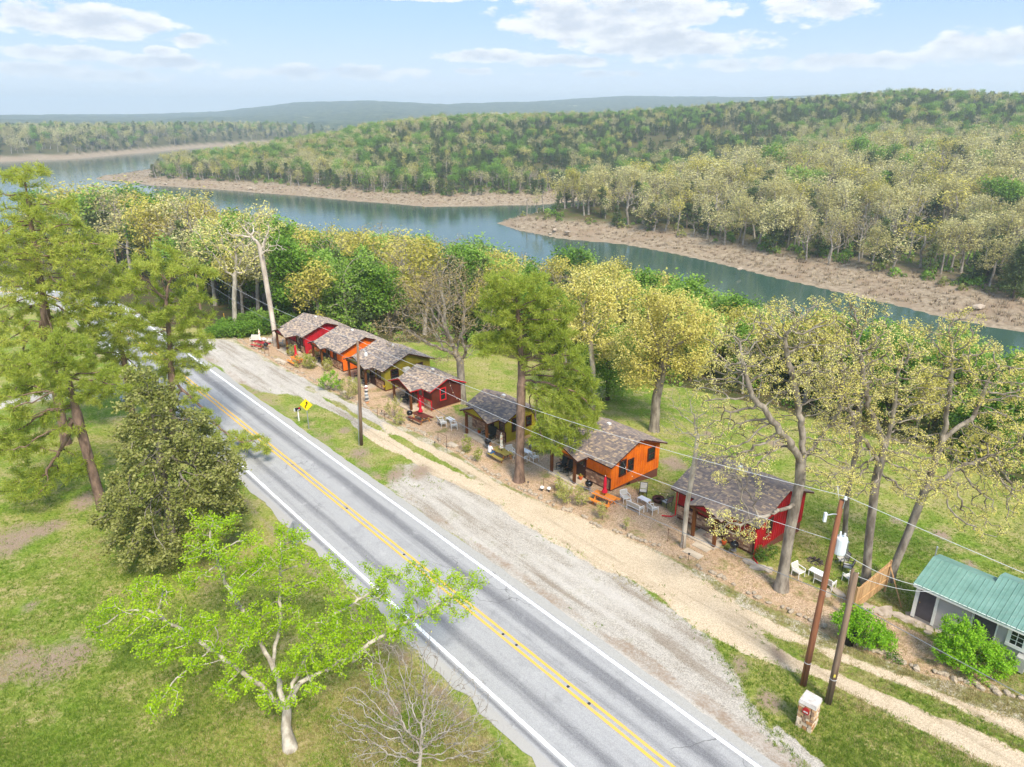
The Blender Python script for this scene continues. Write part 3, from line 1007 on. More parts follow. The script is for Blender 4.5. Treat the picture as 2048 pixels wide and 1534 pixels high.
def proto_tree(kind, lod, rg):
    """a 10 m tree with its foot at the origin -> (trunk arrays, crown arrays, bark, leaf)"""
    fine = lod == 'mid'
    if kind == 'cedar':
        hgt = 10.0
        nb = 62 if fine else 24
        wid = rg.uniform(1.9, 2.6)
        P_ = [np.zeros(3)]; par = [-1]
        for i in range(1, 9):
            P_.append(np.array([rg.normal(0, .05), rg.normal(0, .05), hgt * .96 * i / 8])); par.append(i - 1)
        for b in range(nb):
            t = rg.uniform(.07, .97); a = rg.uniform(0, 6.283)
            L = wid * (1 - t) ** .75 * rg.uniform(.65, 1.1) + .25
            q = int(round(t * 8)); last = q
            for j in (1, 2):
                f = j / 2
                P_.append(np.array([math.cos(a) * L * f, math.sin(a) * L * f, hgt * t * .95 + L * f * .28 + rg.normal(0, .08)])); par.append(last); last = len(P_) - 1
        P_ = np.array(P_); par = np.array(par)
        Vb, Fb, c, dn = branch_mesh(P_, par, .012, .17, 1.3, 6, 3)
        per = 34 if fine else 30
        k = np.repeat(np.arange(9, len(P_)), per)
        C = P_[k] + rg.normal(0, 1, (len(k), 3)) * np.array([.26, .26, .24])
        Vl, Fl = leaf_quads(C, .17 if fine else .22, rg, .2, .55)
        return (Vb, Fb), (Vl, Fl), 'dark', 'cedar'
    hgt = 10.0
    n = (330 if fine else 80)
    blobs = []
    for i in range(rg.integers(5, 8)):
        a = rg.uniform(0, 6.283); q = rg.uniform(.5, 2.1)
        rr_ = rg.uniform(1.3, 2.1)
        blobs.append((math.cos(a) * q, math.sin(a) * q, rg.uniform(4.2, 8.4), rr_, rr_, rr_ * .85))
    blobs.append((0, 0, 7.6, 2.0, 2.0, 2.2))
    attr = blob_points(blobs, n, rg)
    attr[:, 2] = np.minimum(attr[:, 2], hgt)
    lean = rg.normal(0, .35, 2)
    P_, par = colonize(attr, [(0, 0, 0), (lean[0] * .4, lean[1] * .4, 1.9), (lean[0], lean[1], 3.6)], .55 if fine else .9, .5 if fine else .8, rg)
    Vb, Fb, c, dn = branch_mesh(P_, par, .018 if fine else .03, .19, 1.3, 6, 3)
    spec = dict(tan=(.15, 11, .30, 4), yellow=(.15, 14, .30, 4), green=(.17, 26, .36, 5), bare=(.12, 2, .28, 3))[kind]
    size, per, spread, maxc = spec
    if not fine:
        size, per, spread = size * 1.25, max(2, int(per * 1.1)), spread * 1.7
    Vl, Fl = foliage(P_, par, c, dn, rg, 'leaf', size, per, spread, maxc)
    return (Vb, Fb), (Vl, Fl), 'grey' if kind != 'green' else 'dark', dict(tan='tan', yellow='yellowgreen', green='green', bare='ochre')[kind]


PROTO = {}
for kind, cnt in (('tan', 5), ('yellow', 4), ('green', 5), ('cedar', 4), ('bare', 3)):
    for lod in ('mid', 'far'):
        for i in range(cnt):
            rg = np.random.default_rng(hash((kind, lod, i)) % 1000 if False else (len(PROTO) + 3) * 17 + i)
            (Vb, Fb), (Vl, Fl), bk, lf = proto_tree(kind, lod, rg)
            ent = {}
            if lod == 'mid':
                ent['trunk'] = mesh_np('trunk', Vb, [Fb], [BARK[bk]], smooth=True)
                ent['crown'] = mesh_np('crown', Vl, [Fl], [LEAF[lf]])
            ent['both'] = mesh_np('forest_tree', np.concatenate([Vb, Vl]), [np.concatenate([Fb, Fl + len(Vb)])], [BARK[bk], LEAF[lf]],
                                  np.concatenate([np.zeros(len(Fb)), np.ones(len(Fl))]))
            PROTO.setdefault((kind, lod), []).append(ent)


def scatter(name, pts, rotz, scl, idx_, metas, kind='stuff', label=None, tilt=None):
    """one object that instances the given meshes on points"""
    me = bpy.data.meshes.new(name)
    pts = np.asarray(pts, np.float32)
    me.vertices.add(len(pts))
    me.vertices.foreach_set('co', pts.ravel())
    rot = np.zeros((len(pts), 3), np.float32)
    rot[:, 2] = rotz
    if tilt is not None:
        rot[:, :2] = tilt
    a = me.attributes.new('rot', 'FLOAT_VECTOR', 'POINT'); a.data.foreach_set('vector', rot.ravel())
    a = me.attributes.new('scl', 'FLOAT_VECTOR', 'POINT'); a.data.foreach_set('vector', np.asarray(scl, np.float32).reshape(-1, 3).ravel())
    a = me.attributes.new('pick', 'INT', 'POINT'); a.data.foreach_set('value', np.asarray(idx_, np.int32))
    o = link(name, me)
    ng = bpy.data.node_groups.new(name, 'GeometryNodeTree')
    ng.interface.new_socket('Geometry', in_out='INPUT', socket_type='NodeSocketGeometry')
    ng.interface.new_socket('Geometry', in_out='OUTPUT', socket_type='NodeSocketGeometry')
    gi = ng.nodes.new('NodeGroupInput'); go = ng.nodes.new('NodeGroupOutput')
    jn = ng.nodes.new('GeometryNodeJoinGeometry')

    def attr(nm, typ):
        nd = ng.nodes.new('GeometryNodeInputNamedAttribute'); nd.data_type = typ; nd.inputs[0].default_value = nm
        return nd.outputs[0]
    for k, m_ in enumerate(metas):
        po = bpy.data.objects.new(name + '_source', m_)
        oi = ng.nodes.new('GeometryNodeObjectInfo'); oi.inputs[0].default_value = po
        ip = ng.nodes.new('GeometryNodeInstanceOnPoints')
        cp = ng.nodes.new('FunctionNodeCompare'); cp.data_type = 'INT'; cp.operation = 'EQUAL'
        ng.links.new(attr('pick', 'INT'), cp.inputs[2]); cp.inputs[3].default_value = k
        ng.links.new(gi.outputs[0], ip.inputs['Points'])
        ng.links.new(cp.outputs[0], ip.inputs['Selection'])
        ng.links.new(oi.outputs['Geometry'], ip.inputs['Instance'])
        e2r = ng.nodes.new('FunctionNodeEulerToRotation')
        ng.links.new(attr('rot', 'FLOAT_VECTOR'), e2r.inputs[0])
        ng.links.new(e2r.outputs[0], ip.inputs['Rotation'])
        ng.links.new(attr('scl', 'FLOAT_VECTOR'), ip.inputs['Scale'])
        ng.links.new(ip.outputs[0], jn.inputs[0])
    ng.links.new(jn.outputs[0], go.inputs[0])
    md = o.modifiers.new('scatter', 'NODES'); md.node_group = ng
    tag(o, label, None, None, kind)
    return o


# ------------------------------------------------------------------ where the forest trees stand
def polar_grid(r0, r1, a0, a1, spacing):
    pts = []
    r_ = r0
    while r_ < r1:
        sp = spacing(r_)
        n = max(1, int(math.radians(a1 - a0) * r_ / sp))
        t = np.radians(a0 + (a1 - a0) * (np.arange(n) + rng.uniform(0, 1, n)) / n)
        q = r_ + rng.uniform(0, sp, n)
        pts.append(np.stack([q * np.sin(t), q * np.cos(t)], 1))
        r_ += sp
    return np.concatenate(pts)


TREES = []      # x, y, z, height, kind, region


def pick(kinds, probs, n):
    return rng.choice(kinds, n, p=np.array(probs) / np.sum(probs))


# near slope, between the yards and the lake
Q = polar_grid(66, 330, -37, 40, lambda r_: 3.8 + r_ * .005)
az_ = np.degrees(np.arctan2(Q[:, 0], Q[:, 1])); r_ = np.hypot(Q[:, 0], Q[:, 1])
s_ = Q @ RD; w_ = Q @ RN
rT = np.interp(az_, AZN, R_T); rN = np.interp(az_, AZN, R_N)
ok = (r_ > rT + 2) & (r_ < rN - 5) & (w_ > 34) & ~((s_ > 90) & (w_ < 36))
Q = Q[ok]; az_ = az_[ok]; r_ = r_[ok]
Z = height(Q[:, 0], Q[:, 1])
for (x, y), a_, q, z in zip(Q, az_, r_, Z):
    if a_ < -15: k = pick(['yellow', 'green', 'bare', 'cedar', 'tan'], [.3, .22, .2, .14, .14], 1)[0]
    elif a_ < 4: k = pick(['yellow', 'green', 'bare', 'cedar'], [.22, .24, .26, .28], 1)[0]
    elif a_ < 22: k = pick(['yellow', 'green', 'bare', 'cedar'], [.28, .36, .08, .28], 1)[0]
    else: k = pick(['yellow', 'green', 'cedar'], [.2, .55, .25], 1)[0]
    hh = dict(yellow=10.5, green=10, bare=10, cedar=8.6, tan=10)[k] * rng.uniform(.66, 1.2)
    hh *= 1.2 if -16 < a_ < -2 else 1.18 if a_ < -2 else 1.12
    if a_ < -18: hh *= 1.12 if a_ > -23 else 1.3
    if a_ > 14: hh *= .86
    TREES.append((x, y, z - .1, hh, k, 'near'))
# front bank, hill and the low land
Q = polar_grid(180, 960, -31, 42, lambda r_: 3.6 + r_ * .0036)
az_ = np.degrees(np.arctan2(Q[:, 0], Q[:, 1])); r_ = np.hypot(Q[:, 0], Q[:, 1])
Z = height(Q[:, 0], Q[:, 1])
rN = np.interp(az_, AZN, R_N)
rB = np.where(az_ > AZB[0], np.interp(az_, AZB, RB0), 9e9)
isb_ = (az_ > 0) & (r_ < np.interp(az_, AZB, RBR) + 60)
ok = (~isb_ | (rng.uniform(0, 1, len(r_)) < .62)) & (Z > LAKE + 2.6 + .5 * (fnoise(Q[:, 0], Q[:, 1], 15, 2) - .5)) & (r_ > rN + 25)
Q, az_, r_, Z, rB = Q[ok], az_[ok], r_[ok], Z[ok], rB[ok]
pn = fnoise(Q[:, 0], Q[:, 1], 130, 6, 3); pn2 = fnoise(Q[:, 0], Q[:, 1], 60, 12, 3)
for (x, y), a_, q, z, b_, n_, n2 in zip(Q, az_, r_, Z, rB, pn, pn2):
    front = z < LAKE + 5.6
    isB = (a_ > 0) and q < np.interp(a_, AZB, RBR) + 60
    if isB:
        k = pick(['tan', 'yellow', 'cedar', 'bare', 'green'], [.3, .05, .36, .29, 0] if front else [.46, .18, .22, .09, .05], 1)[0]
    elif front:
        k = pick(['tan', 'cedar', 'bare', 'green', 'yellow'], [.14, .42, .22, .14, .08], 1)[0]
    elif n_ > .5 or q > 780 or (q > 640 and a_ > 12):
        k = pick(['cedar', 'tan', 'green', 'yellow'], [.74, .08, .13, .05], 1)[0]
    elif n2 > .5:
        k = pick(['tan', 'cedar', 'green', 'yellow', 'bare'], [.36, .24, .22, .12, .06], 1)[0]
    else:
        k = pick(['green', 'tan', 'yellow', 'cedar'], [.4, .14, .2, .26], 1)[0]
    hh = dict(tan=12.5, yellow=12, green=12, cedar=10, bare=11)[k] * (rng.uniform(.7, 1.32) if isB else rng.uniform(.68, .92))
    TREES.append((x, y, z - .2, hh, k, 'bank' if isB else 'hill'))
Q = polar_grid(800, 1330, -38, -8, lambda r_: 11.5)
Z = height(Q[:, 0], Q[:, 1]); az_ = np.degrees(np.arctan2(Q[:, 0], Q[:, 1])); r_ = np.hypot(Q[:, 0], Q[:, 1])
ok = (Z > LAKE + 4.2) & (r_ > np.interp(az_, AZC, RC0))
for (x, y), z in zip(Q[ok], Z[ok]):
    k = pick(['tan', 'cedar', 'green', 'yellow'], [.5, .28, .12, .1], 1)[0]
    TREES.append((x, y, z - .2, rng.uniform(11, 15), k, 'land'))

# the 300 that show largest are trees of their own, the rest one forest
order = sorted(range(len(TREES)), key=lambda i: -TREES[i][3] / math.hypot(TREES[i][0], TREES[i][1]))
WORD = dict(tan='tan budding oak', yellow='yellow green leafing tree', green='fresh green leafy tree', cedar='dark green cedar', bare='bare grey tree')
AREA = dict(near='in the wood between cabins and lake', bank='in the front rank above the far shore', hill='on the far wooded hill', land='on the low land across the lake')
NAME = dict(tan='oak_tree', yellow='leafing_tree', green='leafy_tree', cedar='cedar_tree', bare='bare_tree')
near_i = [i for i in order if TREES[i][5] == 'near'][:215]
bank_i = [i for i in order if TREES[i][5] == 'bank'][:85]
solo = set(near_i + bank_i)
SECT_N = [(-24, 'left of the dead snag'), (-18, 'behind the dead snag'), (-12, 'behind the far red cabin'), (-6, 'behind the brown twiggy tree'), (0, 'just left of the central pine'), (7, 'just right of the central pine'), (13, 'behind the yellow lawn oak'), (20, 'above the near red cabin'), (28, 'behind the near budding oaks'), (99, 'at the right edge of the lawn')]
SECT_B = [(4, 'by the inlet point'), (9, 'above the central pine'), (14, 'above the yellow lawn oak'), (20, 'above the near red cabin'), (24, 'above the transformer pole'), (27, 'above the wooden fence'), (30, 'above the leaning oak'), (33, 'above the grey shed'), (36, 'right of the grey shed'), (99, 'at the right edge')]
def where(x, y, reg):
    a_ = math.degrees(math.atan2(x, y)); q = math.hypot(x, y)
    if reg == 'near':
        t = (q - np.interp(a_, AZN, R_T)) / (np.interp(a_, AZN, R_N) - np.interp(a_, AZN, R_T))
        return ('on the lawn edge ' if t < .22 else 'midway down the slope ' if t < .55 else 'low by the water ') + next(w for lim, w in SECT_N if a_ < lim)
    t = q - np.interp(a_, AZB, RB0)
    return ('on the far shore edge ' if t < 26 else 'second rank of far bank ' if t < 40 else 'third rank of far bank ' if t < 56 else 'high on far bank ') + next(w for lim, w in SECT_B if a_ < lim)


vcount = {}
for i in sorted(solo):
    x, y, z, hh, k, reg = TREES[i]
    P0 = PROTO[(k, 'mid')]
    e = P0[rng.integers(len(P0))]
    o = empty(NAME[k], (x, y, z), rng.uniform(0, 6.283))
    f = hh / 10
    o.scale = (f * rng.uniform(.9, 1.15), f * rng.uniform(.9, 1.15), f)
    tag(o, ('tall ' if hh > dict(near=10.3, bank=12.4)[reg] else 'short ' if hh < dict(near=8.2, bank=10.6)[reg] else '') + WORD[k] + ' ' + where(x, y, reg), 'tree', WORD[k] + 's ' + AREA[reg])
    link('trunk', e['trunk'], o)
    link('crown', e['crown'], o)
KL = [('tan', 'far'), ('yellow', 'far'), ('green', 'far'), ('cedar', 'far'), ('bare', 'far')]
metas, start = [], {}
for kl in KL:
    start[kl[0]] = len(metas)
    metas += [e['both'] for e in PROTO[kl]]
gap = fnoise(np.array([t[0] for t in TREES]), np.array([t[1] for t in TREES]), 34, 19, 3)
rest = [TREES[i] for i in range(len(TREES)) if i not in solo and (gap[i] > .34 or TREES[i][5] == 'near')]
pts = [(t[0], t[1], t[2]) for t in rest]
f = np.array([t[3] / 10 for t in rest])
wide = rng.uniform(.78, 1.5, len(f)) * (.85 + .4 * fnoise(np.array([t[0] for t in rest]), np.array([t[1] for t in rest]), 40, 17))
sc_ = np.stack([f * wide, f * wide * rng.uniform(.9, 1.1, len(f)), f * rng.uniform(.85, 1.15, len(f))], 1)
pk = [start[t[4]] + rng.integers(len(PROTO[(t[4], 'far')])) for t in rest]
scatter('forest', pts, rng.uniform(0, 6.283, len(f)), sc_, pk, metas, 'stuff', 'mixed spring forest covering the far shore and hills')
print('trees', len(TREES), 'solo', len(solo))

# ------------------------------------------------------------------ the trees one can tell apart
def foot(u, v):
    """ground point behind pixel (u, v), following the terrain"""
    p = gp(u, v, 0.0)
    for _ in range(4):
        z = float(height(np.array([p[0]]), np.array([p[1]]))[0])
        p = gp(u, v, z)
    return p


def mpp(u, v, y):
    return y / px_dir(u, v)[1] / FPX


def hero(name, label, base, trunk, blobs, n, D, dk, r_tip, r_base, bark, leaf, kind='leaf', size=.06, per=10, spread=.2, maxc=3,
         lift=0.0, frac=1.0, flare=1.35, length=.26, width=.022, seed=1, hollow=.35, jit=.18, trop=(0, 0, .08), up=.5, nsp=.8, cat='tree', extra=None, group=None, limbs=None, total=0):
    """base: pixel of the foot. trunk: pixels (u, v, forward offset). blobs: (u, v, ru, rv[, forward offset[, depth radius in m]])"""
    rg = np.random.default_rng(seed)
    b = foot(*base)
    y0 = b[1]

    def yy(v, dy):
        return y0 + (base[1] - v) * lift + dy
    tr = [b - np.array([0, 0, .45])] + [at(t[0], t[1], yy(t[1], t[2] if len(t) > 2 else 0)) for t in trunk]
    bl = []
    for q in blobs:
        u, v, ru, rv = q[:4]
        dy = q[4] if len(q) > 4 else 0
        y = yy(v, dy)
        c = at(u, v, y); k = mpp(u, v, y)
        ry = q[5] if len(q) > 5 else max(ru, rv) * k
        bl.append((c[0], c[1], c[2], ru * k, ry, rv * k * 1.05))
    A = blob_points(bl, n, rg, hollow)
    gz = height(A[:, 0], A[:, 1])
    A = A[A[:, 2] > gz + .4]
    lm = [[at(t[0], t[1], yy(t[1], t[2] if len(t) > 2 else 0)) for t in lb] for lb in (limbs or [])]
    P_, par = colonize(A, tr, D, dk, rg, trop, jit, limbs=lm)
    Vb, Fb, c, dn = branch_mesh(P_, par, r_tip, r_base, flare, 9, 4)
    Vl, Fl = foliage(P_, par, c, dn, rg, kind, size, per, spread, maxc, frac, length, width, up, nsp, total)
    o = empty(name, b)
    tag(o, label, cat, group)
    Vb = Vb - b; Vl = Vl - b
    link('trunk', mesh_np('trunk', Vb, [Fb], [BARK[bark]], smooth=True), o)
    if len(Fl):
        link('crown', mesh_np('crown', Vl, [Fl], [LEAF[leaf]]), o)
    return o


hero('leafing_tree', 'wide spreading lime green tree beside the road, pale trunk showing', (582, 1502),
     [(572, 1455), (574, 1420)],
     [(225, 1240, 60, 45), (300, 1200, 80, 50), (400, 1130, 60, 50, 1), (430, 1060, 60, 45, 1), (378, 1015, 22, 22, 1), (480, 1120, 75, 55), (560, 1090, 65, 45, 1), (330, 1290, 60, 40, -1),
      (330, 1395, 55, 25, -2), (430, 1270, 90, 55, -1), (560, 1210, 60, 40, 1), (620, 1330, 80, 60, -1), (690, 1250, 75, 60), (730, 1180, 70, 50, 1), (810, 1180, 80, 50), (880, 1190, 80, 45), (950, 1150, 42, 28),
      (790, 1255, 60, 40), (560, 1390, 60, 45, -1.5), (650, 1290, 60, 50, -1), (480, 1350, 60, 40, -1.5), (540, 1130, 60, 40, 2), (640, 1140, 50, 40, 2), (750, 1340, 50, 30, -1)],
     1150, .32, .36, .017, .205, 'pale', 'lime', size=.055, per=12, spread=.13, maxc=2, flare=1.9, lift=.0128, seed=11, trop=(0, 0, .02), total=44000,
     limbs=[[(574, 1420), (530, 1382, -1), (470, 1335, -1), (390, 1275, -.5), (300, 1220)], [(574, 1420), (545, 1330, .5), (490, 1230, .5), (440, 1140, 1), (420, 1070, 1)],
            [(574, 1420), (585, 1370), (625, 1290), (660, 1235), (740, 1185, 1)], [(574, 1420), (600, 1365, -.5), (690, 1318, -.5), (790, 1255), (900, 1200)], [(545, 1330, .5), (560, 1240, 2), (560, 1130, 2)]])
hero('bare_tree', 'leafless grey shrubby tree at the roadside in the foreground', (835, 1590), [(838, 1540), (842, 1500)],
     [(800, 1340, 90, 60), (900, 1410, 90, 60), (715, 1430, 60, 60, -.5), (960, 1480, 60, 45), (840, 1290, 40, 40), (760, 1500, 70, 40, -1), (830, 1430, 90, 60)],
     1500, .16, .15, .009, .085, 'grey', 'catkin', size=.03, per=1, spread=.05, maxc=1, frac=.12, lift=.011, seed=12, trop=(0, 0, .1), jit=.3)
hero('pine_tree', 'tallest pine at the left edge, rising above the lake', (132, 888), [(110, 770), (88, 610), (62, 450), (48, 350)],
     [(50, 350, 50, 26), (20, 420, 60, 45), (100, 420, 60, 45), (60, 480, 110, 50), (160, 510, 70, 50), (20, 560, 60, 50), (110, 570, 90, 45), (190, 600, 60, 40), (40, 650, 90, 45), (150, 660, 70, 40), (60, 730, 70, 30), (225, 480, 22, 22)],
     1300, .4, .46, .018, .36, 'pine', 'pine', 'needle', per=26, total=56000, spread=.1, maxc=4, length=.4, width=.026, seed=21, lift=0, trop=(0, 0, .0), nsp=1.0)
hero('pine_tree', 'pine with leaning bare lower trunk standing left of the olive cedar', (206, 1016), [(160, 855), (128, 720), (118, 660)],
     [(60, 800, 80, 40), (150, 760, 70, 40), (40, 880, 70, 35), (130, 850, 50, 25), (230, 760, 50, 35), (70, 960, 70, 28), (170, 930, 40, 22), (120, 700, 70, 40), (20, 740, 50, 40)],
     800, .36, .44, .016, .33, 'pine', 'pine', 'needle', per=24, total=40000, spread=.1, maxc=4, length=.33, width=.022, seed=22, trop=(0, 0, -.02), nsp=1.0)
hero('pine_tree', 'pine with a limb reaching out over the road behind the olive cedar', (340, 905), [(345, 800), (340, 690), (332, 600)],
     [(330, 530, 60, 40), (390, 560, 50, 40), (280, 560, 50, 40), (350, 620, 80, 45), (400, 680, 35, 40), (270, 640, 50, 40), (330, 700, 60, 35), (470, 882, 40, 22, -1), (520, 888, 36, 20, -2), (415, 820, 20, 14, -1), (405, 740, 22, 14), (430, 850, 30, 16, -1), (330, 765, 60, 30), (385, 790, 40, 24), (300, 805, 50, 26), (395, 862, 30, 16), (440, 880, 26, 12, -1)],
     720, .38, .48, .018, .27, 'pine', 'pine', 'needle', per=24, total=44000, spread=.1, maxc=4, length=.36, width=.024, seed=23, nsp=1.0)
hero('pine_tree', 'slender pine between the tall left pine and the roadside pine', (268, 862), [(258, 780), (240, 680), (232, 600)],
     [(230, 560, 45, 40), (200, 640, 50, 40), (265, 680, 50, 40), (210, 720, 60, 35), (270, 750, 40, 25), (190, 790, 40, 25)],
     420, .4, .5, .018, .24, 'pine', 'pine', 'needle', per=24, total=26000, spread=.1, maxc=4, length=.36, width=.024, seed=24, nsp=1.0)
hero('cedar_tree', 'broad dense olive cedar in front of the pines', (350, 1108), [(330, 980), (310, 860), (295, 770)],
     [(345, 1040, 140, 60), (350, 960, 135, 65), (330, 880, 105, 60), (300, 815, 70, 55), (290, 765, 40, 35), (452, 1010, 48, 55), (235, 1030, 48, 50), (425, 930, 60, 50), (390, 860, 45, 35)],
     1700, .33, .34, .012, .26, 'oak', 'holly', size=.1, per=13, total=40000, spread=.16, maxc=2, seed=25, hollow=.4, trop=(0, 0, 0))
hero('pine_tree', 'tall pine with straight trunk between the small olive and orange cabins', (1038, 962), [(1040, 880), (1043, 760), (1040, 680), (1033, 600)],
     [(1010, 565, 55, 28), (1060, 580, 65, 35), (1000, 620, 50, 30), (1095, 630, 60, 40), (975, 690, 42, 24), (1010, 660, 30, 20), (1110, 700, 75, 40), (1080, 660, 60, 40), (1150, 770, 50, 45), (1110, 790, 60, 40), (1130, 840, 75, 35, -.5), (1175, 815, 34, 34, -.5), (1110, 880, 60, 20, -1), (1065, 730, 30, 30)],
     1250, .36, .4, .016, .34, 'pine', 'pine', 'needle', flare=1.6, per=26, total=60000, spread=.1, maxc=4, length=.34, width=.023, seed=26, nsp=1.0)
OAK = dict(r_tip=.02, bark='oak', leaf='catkin', size=.046, per=7, spread=.1, maxc=1, jit=.34, hollow=.2, frac=.9, flare=1.7)
hero('oak_tree', 'large budding oak rising in front of the near red cabin', (1562, 1178), [(1580, 1060), (1600, 965), (1602, 920)],
     [(1480, 700, 80, 55), (1560, 645, 80, 45), (1640, 630, 50, 40), (1430, 770, 50, 50), (1640, 710, 80, 60), (1550, 750, 80, 60), (1450, 840, 40, 40), (1680, 790, 50, 50), (1500, 920, 50, 40, -1), (1450, 1045, 45, 25, -2), (1500, 1060, 40, 30, -2), (1660, 880, 60, 50), (1530, 860, 60, 50), (1460, 930, 50, 40), (1670, 950, 50, 40, -1), (1420, 880, 40, 40)],
     2100, .34, .34, r_base=.31, seed=31, total=21000, limbs=[[(1602, 920), (1560, 860, -1), (1505, 790, -1), (1480, 710, -1)], [(1602, 920), (1605, 860), (1585, 760), (1570, 670)], [(1602, 920), (1640, 880, 1), (1680, 820, 1), (1690, 730, 1)],
            [(1590, 1010), (1540, 1030, -1.5), (1480, 1050, -2)]], **OAK)
hero('oak_tree', 'budding oak with dark trunk behind the patio by the wooden fence', (1733, 1168), [(1738, 1080), (1752, 960), (1770, 890)],
     [(1720, 680, 75, 55), (1790, 720, 75, 60), (1690, 770, 70, 50), (1690, 620, 45, 35), (1760, 800, 60, 50), (1840, 800, 50, 50), (1680, 860, 50, 50), (1740, 620, 40, 30), (1740, 880, 70, 50), (1820, 900, 60, 50), (1700, 960, 50, 40), (1830, 970, 50, 40, -1)],
     1900, .36, .36, r_base=.25, seed=32, total=20000, limbs=[[(1770, 890), (1735, 810), (1720, 700)], [(1770, 890), (1790, 820), (1795, 730)], [(1760, 930), (1710, 860), (1690, 790)]], **OAK)
hero('oak_tree', 'budding oak with trunk leaning out to the right over the lawn', (1775, 1160), [(1815, 1070), (1850, 980), (1885, 880)],
     [(1905, 680, 60, 50), (1970, 730, 70, 55), (1900, 770, 70, 60), (2000, 820, 60, 50), (1950, 900, 80, 50), (2020, 900, 50, 50), (1860, 900, 40, 30), (1990, 970, 60, 40), (1930, 640, 40, 25), (1880, 960, 60, 40, -1), (1960, 1040, 60, 30, -1), (2030, 1000, 40, 40), (2040, 760, 40, 50)],
     1900, .36, .36, r_base=.24, seed=33, total=21000, limbs=[[(1885, 880), (1900, 790), (1905, 700)], [(1885, 880), (1950, 830), (1980, 750)], [(1850, 980), (1930, 930), (2010, 900)]], **OAK)
hero('oak_tree', 'dark slim oak trunk on the lawn behind the transformer pole', (1690, 1085), [(1694, 1000), (1712, 900), (1720, 820)],
     [(1640, 760, 50, 40), (1700, 740, 60, 45), (1750, 770, 50, 40), (1660, 830, 50, 40)],
     700, .38, .38, r_base=.17, seed=34, total=5500, **OAK)
hero('bare_tree', 'slim lichen grey tree at the corner of the near red cabin porch', (1366, 1094), [(1374, 1010), (1388, 930), (1396, 870)],
     [(1390, 850, 50, 50), (1420, 800, 40, 45), (1360, 800, 40, 40), (1440, 900, 40, 40), (1340, 850, 40, 40), (1400, 900, 60, 40)],
     360, .3, .34, .008, .16, 'pale', 'catkin', size=.05, per=3, spread=.12, maxc=2, frac=.6, seed=35, jit=.3)
hero('oak_tree', 'yellow budding oak on the lawn behind the orange cabin', (1308, 862), [(1312, 800), (1322, 750), (1328, 720)],
     [(1345, 635, 85, 50), (1290, 675, 55, 50), (1405, 660, 42, 45), (1360, 710, 70, 45), (1275, 740, 50, 35), (1320, 600, 50, 25)],
     760, .45, .5, .018, .42, 'oak', 'yellowgreen', size=.1, per=12, total=20000, spread=.3, maxc=4, seed=36, jit=.3)
hero('oak_tree', 'tall pale limbed yellow tree right of the central pine', (1185, 815), [(1186, 740), (1180, 680)],
     [(1175, 575, 50, 40), (1200, 620, 45, 45), (1160, 650, 40, 40), (1215, 680, 40, 40), (1190, 560, 30, 25)],
     420, .5, .5, .018, .26, 'pale', 'catkin', size=.11, per=9, total=9000, spread=.3, maxc=4, seed=37, jit=.3)
hero('leafy_tree', 'fresh green tree behind the tall pine, dark stem', (1215, 800), [(1216, 750), (1214, 700)],
     [(1225, 680, 45, 40), (1190, 720, 40, 35), (1240, 730, 45, 40), (1215, 760, 50, 30), (1260, 700, 30, 30)],
     380, .5, .5, .018, .2, 'dark', 'green', size=.12, per=24, total=12000, spread=.36, maxc=4, seed=38)
hero('bare_tree', 'brown twiggy many stemmed tree behind the brown cabin', (925, 806), [(922, 750), (920, 720)],
     [(860, 575, 80, 45), (925, 560, 60, 50), (815, 650, 65, 50), (960, 630, 50, 60), (880, 640, 80, 60), (760, 655, 35, 25), (900, 690, 60, 40), (840, 600, 60, 50)],
     900, .42, .48, .016, .38, 'oak', 'ochre', size=.075, per=4, total=9000, spread=.25, maxc=3, seed=39, jit=.28)
hero('dead_tree', 'pale dead tree trunk rising beside the far red cabin', (554, 692), [(545, 640), (535, 580), (525, 520), (518, 490)],
     [(500, 455, 45, 25), (530, 470, 40, 30), (470, 480, 35, 20), (555, 495, 30, 20), (515, 440, 35, 15)],
     160, .5, .55, .02, .3, 'dead', 'ochre', size=.05, per=0, spread=.1, maxc=0, seed=40, jit=.35)
hero('leafing_tree', 'yellow budding tree rising over the dead snag', (470, 655), [(468, 600), (470, 560)],
     [(470, 470, 70, 40), (420, 490, 45, 40), (520, 440, 50, 35), (480, 520, 60, 30), (400, 450, 40, 30)],
     420, .6, .6, .02, .3, 'pale', 'catkin', size=.13, per=9, spread=.3, maxc=3, seed=41, jit=.28)
hero('leafy_tree', 'bright green round tree standing behind the orange and red cabins', (690, 665), [(692, 630), (690, 600)],
     [(680, 550, 40, 40), (720, 580, 40, 40), (650, 590, 40, 40), (700, 620, 50, 35), (730, 520, 25, 25)],
     420, .6, .6, .02, .22, 'pale', 'green', size=.15, per=26, spread=.34, maxc=3, seed=42)
hero('leafy_tree', 'yellowish green tree behind the far red cabin roof', (615, 645), [(614, 610), (612, 590)],
     [(610, 560, 40, 40), (580, 590, 35, 35), (640, 600, 35, 30), (600, 620, 40, 25)],
     360, .6, .6, .02, .2, 'dark', 'green', size=.15, per=22, spread=.34, maxc=3, seed=43)


